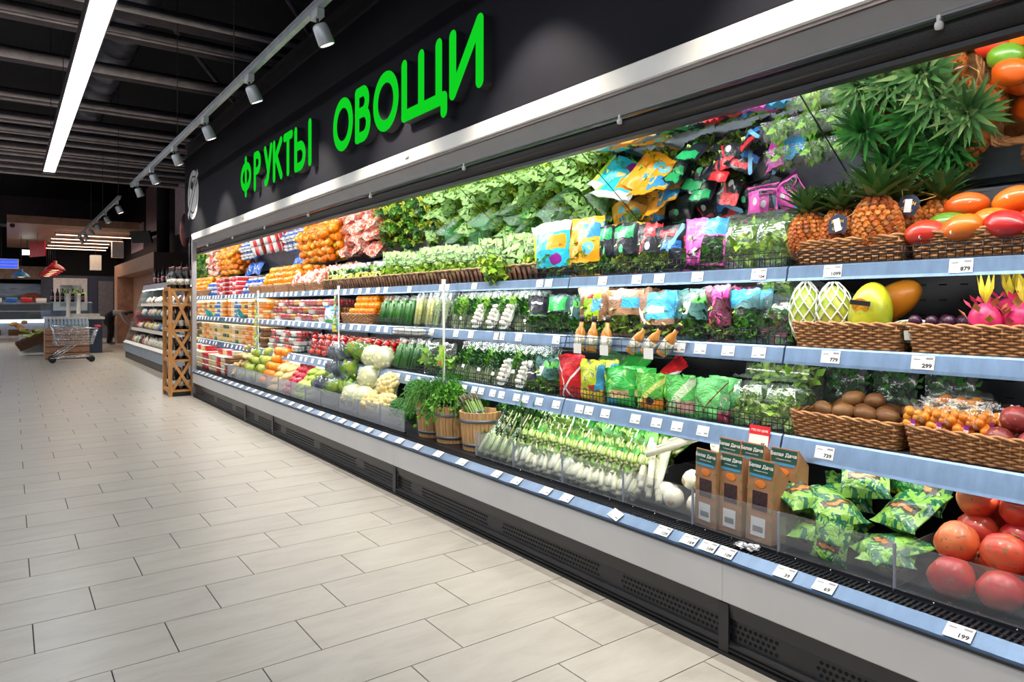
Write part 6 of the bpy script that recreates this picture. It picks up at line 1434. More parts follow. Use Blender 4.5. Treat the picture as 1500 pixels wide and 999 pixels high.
put('air_vent', [('frame', MB().box(-.75, 9.2, 3.9, -.15, 9.8, 3.93).mesh('frame', plain('vent_white', (.5, .5, .55), .5), False)), ('slats', MB().append(MB().box(-.7, 9.28, 3.885, -.2, 9.31, 3.9)).append(MB().box(-.7, 9.40, 3.885, -.2, 9.43, 3.9)).append(MB().box(-.7, 9.52, 3.885, -.2, 9.55, 3.9)).append(MB().box(-.7, 9.64, 3.885, -.2, 9.67, 3.9)).mesh('slats', M_BEAM, False))], 'square white air vent hung under the beams', 'vent', (-.05, 1.2, .05))
# spotlight tracks
XS, ZS = 1.486, 2.95
M_TRK = plain('track_grey', (.42, .45, .50), .35, .5); M_HEAD = plain('spot_head_grey', (.48, .50, .54), .4, .3); M_SPOTE = emis('spot_lens', (1, .95, .85), 9)
def track(y0, y1, heads, label, hl, grp, real):
    e = put('light_track', [('rail', MB().box(XS - .018, y0, ZS, XS + .018, y1, ZS + .034).box(XS - .026, y0, ZS + .035, XS + .026, y1, ZS + .05).mesh('rail', M_TRK, False))], label, 'light track')
    for k in range(max(2, int((y1 - y0) / 2.5))): ob('suspension_rod', MB().tube([(XS, 0, ZS + .034), (XS, 0, 5.6)], .004, 5).mesh('suspension_rod', M_ROD), e, (0, y0 + .15 + k * 2.3, 0))
    for i, y in enumerate(heads):
        hd = MB().lathe([(.0, .0), (.036, .0), (.046, .014), (.05, .11), (.047, .125), (.042, .12)], 18)
        M_ = Matrix.Rotation(PI, 4, 'X'); hd2 = MB().append(hd, M_)
        h = put('spotlight', [('adapter', MB().box(-.022, -.055, -.05, .022, .055, -.001).mesh('adapter', M_HEAD, False)), ('stem', MB().tube([(0, 0, -.05), (0, 0, -.085)], .009, 6).mesh('stem', M_ROD))], hl, 'spotlight', (XS, y, ZS), group=grp)
        q = ob('head', hd2.mesh('head', M_HEAD), h, (.01, 0, -.08), (0, -.42, rnd(-.1, .1)))
        ob('lens', MB().lathe([(.040, -.118), (.040, -.121)], 18).mesh('lens', M_SPOTE), q)
        if real:
            l = bpy.data.lights.new('spotlight_beam', 'SPOT'); l.energy = E_SPOT; l.spot_size = math.radians(86); l.spot_blend = .6; l.color = WARM; l.shadow_soft_size = .04
            o = bpy.data.objects.new('spotlight_beam', l); COL.objects.link(o); o.parent = q; o.location = (0, 0, -.135)
HY = [Yu(u, XS) for u in (465, 365, 300, 255, 222, 200)]
track(-1.2, 11.55, HY + [2.55, 1.1, -.4], 'grey spotlight track hanging along the case', 'grey cylindrical spotlight on the track beside the green lettering', 'spotlights along the case', True)
HY2 = [Yu(u, XS) for u in (171, 154, 141, 132, 124, 118)]
track(12.9, 21.5, HY2, 'second spotlight track hanging farther down the aisle', 'grey spotlight on the second track near the wooden soffit', 'spotlights on the second track', True)
# ================================================================ FAR END OF THE AISLE
n = NT('oak_veneer'); vec = n.coord('Object'); mp = n.n('ShaderNodeMapping'); mp.inputs['Scale'].default_value = (2, 12, 2); n.t.links.new(vec, mp.inputs[0]); f = n.noise(2, 4, .6, mp.outputs[0], .5)
M_OAK = n.done(n.princ(n.ramp(f, [(.3, (.30, .16, .10)), (.6, (.46, .27, .18)), (.8, (.55, .35, .25))]), .5, bump=f, bstr=.1))
M_PINE = plain('pine_wood', (.58, .27, .075), .5, 0, .25, 6, .1, stretch=(20, 20, 2)); M_DKB = plain('dark_brown_panel', (.07, .045, .04), .5); M_NAVY = plain('counter_navy', (.035, .05, .10), .5)
M_CHROME = plain('chrome', (.72, .76, .82), .2, .95); M_LILAC = plain('lilac_panel', (.72, .56, .68), .7); M_GREYD = plain('door_grey', (.20, .20, .24), .4, .4); M_MAUVE = plain('mauve_wall', (.10, .07, .09), .8)
struct('wall_upper', MB().box(-12, 34, 4.45, 3.65, 34.2, 5.6).mesh('wall_upper', M_MAUVE, False)); struct('trim_2', MB().box(-12, 33.9, 4.34, 3.65, 34.2, 4.448).mesh('trim_2', plain('trim_pale', (.45, .38, .40), .6), False))
for k, (y0, y1, z0, z1) in enumerate(((18.6, 20.4, 3.1, 4.9), (21.6, 25.2, 3.3, 5.0), (25.8, 28.5, 3.1, 4.0))): struct('window_%d' % (k + 1), MB().box(3.66, y0, z0, 3.695, y1, z1).mesh('window', M_LILAC, False))
put('wall_duct', MB().tube([(3.45, 20.9, 2.6), (3.45, 20.9, 5.5)], .16, 10).mesh('wall_duct', M_BLACK), 'black vertical duct between the lilac wall panels', 'duct')
# wooden soffit with lamps
sf = put('wooden_soffit', [('frame', MB().box(0, 22.4, 3.42, 3.08, 32, 3.58).mesh('frame', M_DKB, False))], 'wooden plank soffit hanging over the deli counters', 'soffit')
plk = MB().box(0, 0, 0, 3.08, .38, .03).mesh('plank', M_OAK, False)
for k in range(24): ob('plank', plk, sf, (0, 22.4 + k * .4, 3.388))
ob('front_board', MB().box(0, 22.36, 3.385, 3.08, 22.398, 3.59).mesh('front_board', M_OAK, False), sf)
for k, (ua, ub, v) in enumerate(((82, 192, 343), (75, 180, 349), (75, 160, 354), (70, 158, 359), (66, 155, 363))):
    _, y, _ = onZ(ua, v, 3.30); x0 = onZ(ua, v, 3.30)[0]; x1 = onY(ub, v, y)[0]
    put('lamp_bar', [('tube', MB().box(x0, y - .025, 3.28, x1, y + .025, 3.30).mesh('tube', emis('bar_warm', (1, .72, .52), 3.5), False)), ('housing', MB().box(x0, y - .03, 3.301, x1, y + .03, 3.34).mesh('housing', M_OAK, False)), ('hanger', MB().tube([(x0 + .1, y, 3.34), (x0 + .1, y, 3.388)], .006, 5).mesh('hanger', M_ROD)), ('hanger', MB().tube([(x1 - .1, y, 3.34), (x1 - .1, y, 3.388)], .006, 5).mesh('hanger', M_ROD))],
        'slim glowing lamp bar under the wooden soffit', 'lamp bar', group='lamp bars')
area('soffit_lamp_light', (1.9, 26.5, 3.27), (0, 0, 0), 1.6, 5, 60, (1, .75, .55))
def pendant(x, y, z, mat, label, grp=None, s=1.0):
    sh = MB().lathe([(.035, .20), (.04, .13), (.085, .11), (.15, .06), (.20, .0), (.205, -.02), (.195, -.02), (.14, .055), (.07, .10)], 20)
    put('pendant_lamp', [('shade', sh.mesh('shade', mat)), ('bulb', MB().ell((0, 0, .0), (.12, .12, .02), 12, 6).mesh('bulb', emis('bulb_warm', (1, .7, .4), 3))), ('cord', MB().tube([(0, 0, .2), (0, 0, (3.38 - z) / s)], .005, 5).mesh('cord', M_ROD))], label, 'pendant lamp', (x, y, z), sc=s, group=grp)
M_PR = plain('pendant_red', (.55, .015, .03), .3); M_PB = plain('pendant_blue', (.03, .20, .45), .3)
for y in (24.4, 25.7, 27, 28.3, 29.6): pendant(1.15, y, 2.27, M_PR, 'red enamel pendant lamp hanging in a row under the soffit', 'red pendant lamps', 1.3)
x, y, z = onY(31, 405, 26.5); pendant(x, y, z, M_PB, 'blue enamel pendant lamp before the fish picture', None, 1.2)
# fish picture, beam, glass counter
YF = 33.2
def panel(name, u0, v0, u1, v1, Y, mat, label, cat, th=.05, **k):
    a = onY(u0, v1, Y); b_ = onY(u1, v0, Y); return put(name, MB().box(a[0], Y, a[2], b_[0], Y + th, b_[2]).mesh(name, mat, False), label, cat, **k)
n = NT('fish_print'); vec = n.coord('Object'); mp = n.n('ShaderNodeMapping'); mp.inputs['Rotation'].default_value = (0, .5, 0); mp.inputs['Scale'].default_value = (.5, 1, 2.2); n.t.links.new(vec, mp.inputs[0]); f = n.noise(1.2, 3, .5, mp.outputs[0], .6)
sp = n.n('ShaderNodeSeparateXYZ'); n.t.links.new(vec, sp.inputs[0]); c = n.ramp(f, [(.35, (.02, .03, .07)), (.5, (.16, .24, .36)), (.62, (.45, .52, .6)), (.7, (.05, .08, .14))]); M_FISH = n.done(n.princ(c, .5))
panel('fish_picture', -60, 416, 60, 446, YF, M_FISH, 'large wall print of silvery fish above the glass counter', 'picture')
a = onY(46, 437, YF); put('fish_cutout', MB().ell((a[0], YF - .02, a[2]), (.38, .015, .2), 14, 8).mesh('fish_cutout', plain('salmon_red', (.6, .08, .04), .4, 0, .3, 8)), 'red salmon piece on the fish print', 'picture')
panel('wood_beam', -60, 391, 76, 407, YF - .6, M_OAK, 'oak clad beam over the fish counter', 'beam', .5)
panel('wood_column', 62, 405, 78, 470, YF - .5, M_OAK, 'oak clad column beside the fish counter', 'column', .4)
e = panel('framed_poster', 78, 408, 129, 455, 30.0, plain('poster_frame', (.62, .64, .70), .5), 'white framed poster with a dark scene behind the counter', 'poster')
a = onY(88, 448, 29.97); b_ = onY(119, 418, 29.97); ob('print', MB().box(a[0], 29.96, a[2], b_[0], 29.99, b_[2]).mesh('print', plain('poster_print', (.22, .28, .36), .5, 0, .9, 2.5), False), e)
M_GLS = film('counter_glass', (.85, .95, .97), .06, .05, .05, 0); M_LITE = emis('counter_glow', (.75, .9, 1), 1.6)
a0 = onY(-120, 500, 28.6)[0]; a1 = onY(74, 500, 28.6)[0]
gc = put('fish_counter', [('base', MB().box(a0, 28.9, 0, a1, 30, .62).mesh('base', plain('counter_grey', (.30, .30, .34), .5), False)), ('display_bed', MB().box(a0, 28.7, .621, a1, 30, .72).mesh('display_bed', M_LITE, False)), ('upper_shelf', MB().box(a0, 28.8, 1.0, a1, 30, 1.03).mesh('upper_shelf', M_CHROME, False)),
        ('glass', MB().box(a0, 28.68, .73, a1, 28.69, 1.28).mesh('glass', M_GLS, False)), ('top', MB().box(a0, 28.66, 1.281, a1, 30, 1.31).mesh('top', M_CHROME, False)), ('plinth', MB().box(a0, 28.85, 0, a1, 28.899, .1).mesh('plinth', M_BLK, False))], 'long lit glass fish counter at the end of the aisle', 'counter')
for k in range(9):
    x = a1 - .25 - k * .42
    put('counter_box', carton(.3, .3, .16, [PL_WHITE, PL_RED, PL_BLUE][k % 3], PL_WHITE), '%s box standing on top of the fish counter' % ['white', 'red', 'blue'][k % 3], 'box', (x, 29.2, 1.312), group='%s counter boxes' % ['white', 'red', 'blue'][k % 3])
T_LOAF = MB().ell((0, 0, .06), (.16, .1, .07), 12, 8, 0, lump(.2, 2, 3)).mesh('bread_loaf', plain('bread_crust', (.55, .32, .14), .6, 0, .4, 20))
T_BSKW = basket(.5, .4, .16, M_WICKD, 5, .06)
for k in range(5):
    x = a1 - .9 - k * .75; put('wicker_basket', T_BSKW, 'dark wicker basket of bread before the fish counter', 'basket', (x, 28.35, .22), (0, 0, PI / 2), 1.1, 'bread baskets')
    for q in range(5): put('bread_loaf', T_LOAF, 'bread loaf heaped in a dark basket', 'bread', (x + rnd(-.18, .18), 28.32 + rnd(-.1, .1), .36 + .06 * q), (0, rnd(-.2, .2), rnd(0, 3)), .9, 'bread loaves')
put('bread_bench', MB().box(a0, 28.1, .12, a1 - .4, 28.6, .215).box(a0, 28.14, 0, a1 - .44, 28.56, .12).mesh('bread_bench', plain('bench_grey', (.4, .38, .38), .5), False), 'low bench under the bread baskets', 'bench')
# wooden crate with bottles, taps, counters
x0, y0, _ = onZ(66, 527, 0); x1 = onY(131, 527, y0)[0]
cr = put('wooden_crate', [('core', MB().box(x0 + .03, y0 + .03, .02, x1 - .03, y0 + .75, .66).mesh('core', M_DKB, False))], 'big slatted wooden crate stand behind the shopping trolley', 'crate')
for k in range(5):
    ob('slat', MB().box(x0, y0, 0, x1, y0 + .025, .118).mesh('slat', plain('crate_wood', (.40, .20, .11), .6, 0, .25, 5, stretch=(2, 10, 10)), False), cr, (0, 0, .015 + k * .136))
    ob('slat', MB().box(x0, y0 + .03, 0, x0 + .025, y0 + .75, .118).mesh('slat', M_OAK, False), cr, (-.001, 0, .015 + k * .136))
M_PET = plain('bottle_clear_blue', (.45, .55, .66), .2, 0, .2, 20); T_WB = [('bottle', MB().lathe([(.0, 0), (.03, 0), (.032, .02), (.032, .13), (.012, .18), (.012, .2)], 10).mesh('bottle', M_PET)), ('cap', MB().lathe([(.014, .198), (.014, .222), (0, .222)], 8).mesh('cap', P_WHITE))]
for r_ in range(4):
    for k in range(12): put('water_bottle', T_WB, 'clear bottle standing in rows on the wooden crate', 'bottle', (x0 + .04 + k * (x1 - x0 - .08) / 11, y0 + .06 + r_ * .09, .70), (0, 0, 0), 1.05, 'bottles on the crate')
ob('top_board', MB().box(x0, y0 - .005, .661, x1, y0 + .76, .699).mesh('top_board', M_OAK, False), cr)
ax0 = onY(68, 500, 20.5)[0]; ax1 = onY(150, 500, 20.5)[0]
put('deli_counter', [('body', MB().box(ax0, 20.5, 0, ax1, 21.6, .86).mesh('body', M_NAVY, False)), ('worktop', MB().box(ax0 - .03, 20.45, .861, ax1 + .05, 21.65, .92).mesh('worktop', PL_WHITE, False)), ('tray', MB().box(ax1 - .65, 20.55, .921, ax1 - .05, 21.2, 1.0).mesh('tray', plain('tray_pale', (.55, .52, .5), .5), False))], 'dark blue deli counter with a white worktop', 'counter')
put('glass_cabinet', [('glass', rbox(.6, .9, .36, .02, 3, .0).mesh('glass', M_GLS, False)), ('lid', rbox(.6, .9, .02, .02, 3, .361).mesh('lid', M_CHROME, False))], 'small glass cabinet standing on the deli counter', 'cabinet', (ax0 + .55, 21.15, .922))
T_TAP = [('column', MB().lathe([(.06, 0), (.06, .03), (.045, .05), (.045, .55), (.05, .58), (0, .6)], 12).mesh('column', PL_WHITE)), ('tap_plant', clump(24, (.22, .22, .1), (0, 0, .63), .07, 5, L_LIME))]
for u in (100, 115): x = onY(u, 448, 20.62)[0]; put('dispenser_column', T_TAP, 'white column dispenser with a green top on the deli counter', 'dispenser', (x, 20.62, .922), group='white dispensers')
T_SB = [('bottle', MB().lathe([(0, 0), (.04, 0), (.04, .2), (.014, .28), (.014, .34)], 10).mesh('bottle', plain('bottle_dark', (.03, .02, .03), .2))), ('label', MB().lathe([(.041, .06), (.041, .15)], 10).mesh('label', plain('label_red_white', (.6, .3, .3), .5, 0, .8, 12)))]
for k in range(7): put('sauce_bottle', T_SB, 'dark bottle with red label on the glass cabinet', 'bottle', (ax0 + .15 + k * .11, 21.15, 1.304), (0, 0, 0), 1, 'dark bottles on the cabinet')
# vegetable basket on its tilted stand
x, y, _ = onZ(50, 521, 0); M_STAND = PL_WHITE
put('basket_stand', [('frame', MB().box(x - .3, y, .02, x + .3, y + .05, .07).box(x - .3, y, .07, x - .26, y + .04, .2).box(x + .26, y, .07, x + .3, y + .04, .2).box(x - .3, y + .5, .02, x + .3, y + .55, .5).mesh('frame', M_STAND, False))], 'low white stand carrying a tilted basket', 'stand')
put('wicker_basket', basket(.6, .55, .22, M_WICKD, 6, .06), 'tilted dark wicker basket of fresh vegetables on a white stand', 'basket', (x, y + .2, .24), (-.45, 0, PI / 2))
for k in range(14): put('loose_vegetable', T_ZUCC if k % 3 else T_PASS, '%s heaped in the tilted basket' % ('green vegetable' if k % 3 else 'red vegetable'), 'vegetable', (x + rnd(-.2, .2), y + .12 + rnd(-.1, .15), .47 + rnd(0, .12)), (rnd(-.3, .3), rnd(-.3, .3), rnd(0, 3)), 1.1, 'vegetables in the tilted basket %d' % (k % 3 > 0))
# shopping trolley
xc, yc, _ = onZ(107, 531, 0); b = MB(); L_ = .78; hw_ = .26
def bar(pts, r=.008): b.tube(pts, r, 5)
bz0, bz1 = .38, .74
for s_ in (-1, 1):
    yw = s_ * hw_
    for t in range(7):
        z0 = bz0 + t * .055; bar([(-.34 + .02 * t / 6, yw, z0), (.36 + .02 * t, yw * .92, z0 + .0)], .005)
    for k in range(9): xk = -.34 + k * .0875; bar([(xk, yw, bz0), (xk + (.0 if k < 8 else .08), yw, bz1)], .004)
    bar([(-.36, yw, bz1 + .04), (.46, yw, bz1 - .03)], .011); bar([(-.36, yw, bz1 + .04), (-.28, yw, bz0), (-.24, yw, .36)], .011)
    bar([(-.40, yw * 1.05, .10), (.38, yw * .8, .12)], .013); bar([(-.38, yw, .11), (-.05, yw, .37)], .011); bar([(-.30, yw, .11), (.05, yw, .37)], .009)
for k in range(8): xk = -.3 + k * .09; bar([(xk, -hw_, bz0), (xk, hw_, bz0)], .004)
for k in range(6): yk = -hw_ + .02 + k * .1; bar([(.36, yk, bz0), (.46, yk, bz1 - .03)], .004)
bar([(.46, -hw_, bz1 - .03), (.46, hw_, bz1 - .03)], .011); bar([(.46, -hw_, bz1 + .0), (.46, hw_, bz1)], .006)
wl = MB()
cart_ = put('shopping_trolley', [('basket_frame', b.mesh('basket_frame', M_CHROME))], 'wire shopping trolley standing before the wooden crate', 'trolley', (xc, yc + .28, 0))
ob('handle', MB().tube([(.44, -hw_, bz1 + .02), (.5, -hw_, bz1 + .02), (.5, hw_, bz1 + .02), (.44, hw_, bz1 + .02)], .02, 8).mesh('handle', P_RED), cart_)
T_WH = MB().append(MB().lathe([(.02, -.018), (.062, -.018), (.066, 0), (.062, .018), (.02, .018)], 16), Matrix.Rotation(PI / 2, 4, 'X')).mesh('wheel', M_BLKR)
for xk in (-.36, .34):
    for yk in (-.26, .22): ob('wheel', T_WH, cart_, (xk, yk, .066))
# wooden portal, dark doors behind, red bin
pw = put('wooden_portal', [('header', MB().box(2.85, 18.5, 2.12, 3.6, 26, 2.5).mesh('header', M_OAK, False)), ('far_post', MB().box(2.85, 25.3, 0, 3.6, 26, 2.119).mesh('far_post', M_OAK, False)), ('near_post', MB().box(2.86, 18.5, 0, 3.6, 18.75, 2.119).mesh('near_post', M_DKB, False)), ('inner_wall', MB().box(3.3, 18.76, 0, 3.6, 25.29, 2.119).mesh('inner_wall', M_OAK, False)), ('end_panel', MB().box(2.85, 18.47, 0, 3.6, 18.499, 2.5).mesh('end_panel', M_DKB, False))], 'oak clad portal niche beyond the second case', 'portal')
for k in range(4): put('hanging_garment', rbox(.3, .12, .75, .05, 3, 0, .9).mesh('garment', M_NAVY), 'dark garment hanging inside the oak niche', 'garment', (3.2, 20.5 + k * .5, 1.05), group='garments in the niche')
put('red_crate', rbox(.5, .4, .5, .02, 2, 0, 1.05).mesh('red_crate', P_RED), 'red plastic crate standing inside the oak niche', 'crate', (3.08, 21.6, .55)); put('crate_shelf', MB().box(2.87, 21.1, .5, 3.29, 22.1, .549).box(2.9, 21.5, 0, 3.2, 21.8, .5).mesh('crate_shelf', M_DKB, False), 'low dark table under the red crate', 'table')
dr = panel('steel_cold_room_door', 144, 412, 166, 503, 30.0, M_GREYD, 'grey steel cold room door behind the counters', 'door')
panel('door_recess', 128, 408, 143, 503, 30.0, plain('recess_navy', (.03, .04, .09), .5), 'dark blue recess beside the cold room door', 'recess')
panel('back_partition', 76, 366, 172, 408, 31.2, M_BLACK, 'black partition above the cold room doors', 'partition', .1)
panel('lower_partition', 60, 405, 172, 503, 30.06, M_NAVY, 'dark blue low partition behind the counters', 'partition', .1)
# hanging signs, camera, projector
for u, v, y, m, lb in ((140, 385, 26, PL_WHITE, 'white box lantern hanging near the pendants'), (172, 366, 24, PL_WHITE, 'white box lantern hanging at the end of the soffit')):
    x, _, z = onY(u, v, y); put('box_lantern', [('body', MB().box(-.15, -.15, -.24, .15, .15, .24).mesh('body', m, False)), ('cord', MB().tube([(0, 0, .24), (0, 0, 3.385 - z)], .005, 4).mesh('cord', M_ROD))], lb, 'lantern', (x, y, z))
x, _, z = onY(55, 365, 25); put('red_sign', [('board', MB().box(-.02, -.5, -.22, .02, .5, .22).mesh('board', P_RED, False)), ('hanger', MB().tube([(0, 0, .22), (0, 0, 3.385 - z)], .006, 4).mesh('hanger', M_ROD))], 'red hanging sign board under the soffit', 'sign', (x, 25, z), (0, 0, .35))
x, _, z = onY(2, 386, 27.2); sg = put('blue_sign', [('board', MB().box(-.45, 0, -.16, .45, .05, .16).mesh('board', PL_WHITE, False))], 'hanging sign with bright blue stripes', 'sign', (x, 27.2, z))
ob('cord', MB().tube([(0, .02, .16), (0, .02, 5.6 - z)], .006, 4).mesh('cord', M_ROD), sg)
for k in range(3): ob('stripe', MB().box(-.42, -.006, -.035, .42, -.001, .035).mesh('stripe', emis('stripe_blue', (.03, .08, .9), 1.5), False), sg, (0, 0, -.1 + k * .1))
x, _, z = onY(40, 370, 28.0); put('flood_lamp', [('body', MB().box(-.16, -.05, -.1, .16, .08, .1).mesh('body', M_BLK, False)), ('lens', MB().box(-.14, -.056, -.08, .14, -.051, .08).mesh('lens', emis('flood_white', (.8, 1, .95), 6), False)), ('hanger', MB().tube([(0, 0, .1), (0, 0, 3.385 - z)], .01, 5).mesh('hanger', M_ROD))], 'small bright flood lamp behind the soffit', 'lamp', (x, 28.0, z))
put('security_camera', [('mount', MB().lathe([(.05, 0), (.05, .03)], 10).mesh('mount', PL_WHITE)), ('dome', MB().ell((0, 0, -.01), (.06, .06, .06), 12, 8).mesh('dome', P_INK))], 'small dome camera under the front edge of the soffit', 'camera', (onY(18, 335, 22.7)[0], 22.7, 3.35))
x, _, z = onY(207, 347, 21); put('wall_screen', [('panel', MB().box(-.32, -.03, -.16, .32, .03, .16).mesh('panel', M_BLK, False)), ('bracket', MB().box(-.05, .031, -.05, .05, .9, .05).mesh('bracket', M_BLK, False))], 'black screen tilted on the wall beside the lamp bars', 'screen', (x, 21, z), (.3, 0, -.9))
x, _, z = onY(263, 345, 11.6); put('hanging_banner', [('cloth', MB().ell((0, 0, 0), (.075, .012, .30), 14, 10, 0, lambda p: 1 - .3 * max(0, -p.z)).mesh('cloth', plain('banner_red', (.05, .008, .012), .6, 0, .9, 9))), ('pole', MB().tube([(.06, 0, .3), (.06, 0, -1.6)], .008, 5).mesh('pole', M_ROD))], 'dark red teardrop banner beside the end of the case', 'banner', (x, 11.2, z))
# second refrigerated case
X2, Y2A, Y2B = 2.2, 10.9, 18.4
c2 = ob('refrigerated_case', None); tag(c2, 'second sloping refrigerated case with grey front beyond the wooden rack', 'display case')
cp('front_panel', MB().box(X2, Y2A, .16, X2 + .6, Y2B, .36), plain('case2_blue_grey', (.28, .34, .42), .45), parent=c2); cp('plinth', MB().box(X2 + .04, Y2A, 0, X2 + .9, Y2B, .159), M_BLK, parent=c2)
cp('back_panel', MB().box(X2 + .9, Y2A, .16, X2 + .95, Y2B, 1.7), M_INNER, parent=c2); cp('end_glass', MB().prism([(X2 + .02, .36), (X2 + .42, 1.62), (X2 + .9, 1.62), (X2 + .9, .36)], Y2B + .001, Y2B + .02), M_GLS, parent=c2)
cp('deck_rail', MB().prism([(X2 - .01, .361), (X2 + .05, .41), (X2 + .08, .361)], Y2A, Y2B), PL_WHITE, parent=c2); cp('canopy', MB().prism([(X2 + .40, 1.57), (X2 + .42, 1.68), (X2 + .9, 1.68), (X2 + .9, 1.62)], Y2A, Y2B), M_STEEL, parent=c2)
cp('canopy_lamp', MB().box(X2 + .46, Y2A, 1.555, X2 + .5, Y2B, 1.568), M_LED, parent=c2); area('case_lamp_light', (X2 + .45, 14.7, 1.55), (0, math.radians(20), 0), .05, 7.5, 14, (1, .97, .92))
pk = [('p', (.62, .26, .22)), ('w', (.72, .66, .56)), ('b', (.02, .22, .62)), ('y', (.72, .42, .05)), ('d', (.12, .06, .06)), ('g', (.14, .36, .06))]
PKM = {k: plain('pack_' + k, c, .4, 0, .5, 18) for k, c in pk}; PKN = {'p': 'pink', 'w': 'white', 'b': 'blue', 'y': 'yellow', 'd': 'dark', 'g': 'green'}
T_PK = [pouch(.2, .16, .1, 300 + k, 6, 6, name='food_pack') for k in range(2)]
for r_, (dx, z) in enumerate(((.10, .365), (.20, .70), (.30, .98), (.40, 1.25))):
    if r_: sh = cp('shelf', MB().box(X2 + dx - .02, Y2A, z - .03, X2 + .9, Y2B, z), M_SHELFM, parent=c2); cp('shelf_edge', MB().box(X2 + dx - .035, Y2A, z - .06, X2 + dx - .021, Y2B, z + .005), [M_BLK, PL_WHITE][r_ % 2], parent=sh)
    y = 12.2; k = 0
    while y < Y2B - .1:
        c_ = RN.choice('pwwbpydw' if r_ else 'wwpydwgw')
        for q in range(2): put('food_pack', T_PK[k % 2], '%s food pack on the second case' % PKN[c_], 'food pack', (X2 + dx + .08 + q * .12, y, z + .003), (rnd(-.2, .2), rnd(.1, .5), rnd(-.2, .2)), (1, 1, .95 if r_ else 1.1), '%s packs on the second case' % PKN[c_], {'': PKM[c_]})
        y += .22; k += 1
for k in range(12): put('pantry_jar', T_SB, 'dark jar standing on top of the second case', 'jar', (X2 + .6, 12.4 + k * .5, 1.682), (0, 0, 0), 1.0 + .2 * (k % 2), 'jars on the second case')
# pine bottle rack with crossed braces
RX0, RX1, RY0, RY1, RZ = 1.715, 2.035, 9.98, 10.42, 1.43
rk = put('bottle_rack', [], 'tall pine bottle rack with crossed braces at the end of the case', 'rack', (RX0, RY0, 0))
def rp(name, mb): return ob(name, mb.mesh(name, M_PINE, False), rk, (-RX0, -RY0, 0))
for x in (RX0, RX1 - .045):
    for y in (RY0, RY1 - .045): rp('post', MB().box(x, y, .0, x + .045, y + .045, RZ))
for z in (.06, .46, .86, 1.20, RZ - .03):
    for y in (RY0 + .004, RY1 - .03): rp('rail', MB().box(RX0 + .046, y, z, RX1 - .046, y + .025, z + .028))
    for x in (RX0 + .004, RX1 - .03): rp('side_rail', MB().box(x, RY0 + .046, z, x + .025, RY1 - .046, z + .05))
for z in (.06, .46, .86, 1.20): rp('shelf_board', MB().box(RX0 + .03, RY0 + .031, z + .003, RX1 - .03, RY1 - .031, z + .02))
for z0, z1 in ((.09, .46), (.49, .86), (.89, RZ - .03)):
    for s_ in (0, 1):
        xa, xb = (RX0 + .05, RX1 - .05) if s_ else (RX1 - .05, RX0 + .05); d = Vector((xb - xa, 0, z1 - z0)).normalized(); nn = Vector((-d.z, 0, d.x)) * .019; yo = RY0 - .002 + .012 * s_
        A, B_ = Vector((xa, yo, z0)), Vector((xb, yo, z1)); w_ = Vector((0, .011, 0))
        rp('brace', MB().add([tuple(p) for p in (A - nn, A + nn, B_ + nn, B_ - nn, A - nn + w_, A + nn + w_, B_ + nn + w_, B_ - nn + w_)], [(0, 3, 2, 1), (4, 5, 6, 7), (0, 1, 5, 4), (1, 2, 6, 5), (2, 3, 7, 6), (3, 0, 4, 7)]))
ob('base', MB().box(RX0 + .02, RY0 + .03, 0, RX1 - .02, RY1 - .03, .058).mesh('base', M_BLK, False), rk, (-RX0, -RY0, 0))
M_WINE = plain('wine_glass_dark', (.012, .012, .014), .12, 0, .3, 8, coat=.5); M_WLAB = plain('wine_label', (.62, .60, .55), .5, 0, .4, 30)
T_WINE = [('bottle', MB().lathe([(0, 0), (.034, 0), (.037, .006), (.037, .17), (.014, .225), (.013, .29)], 12).mesh('bottle', M_WINE)), ('label', MB().lathe([(.0376, .05), (.0376, .13)], 12).mesh('label', M_WLAB)), ('foil', MB().lathe([(.0138, .25), (.0138, .295), (0, .296)], 10).mesh('foil', plain('foil_dark', (.10, .02, .03), .4)))]
for z, nm_ in ((.082, 'lowest'), (.482, 'second'), (.882, 'third'), (RZ + .001, 'topmost')):
    for i in range(3):
        for j in range(4): put('wine_bottle', T_WINE, 'dark wine bottle standing on the %s level of the pine rack' % nm_, 'bottle', (RX0 + .075 + i * .084, RY0 + .08 + j * .09, z), (0, 0, rnd(0, 6)), 1.0, 'bottles on the %s rack level' % nm_)
ob('top_sheet', MB().box(RX0, RY0, RZ, RX1, RY1, RZ + .0005).mesh('top_sheet', M_PINE, False), rk, (-RX0, -RY0, 0))
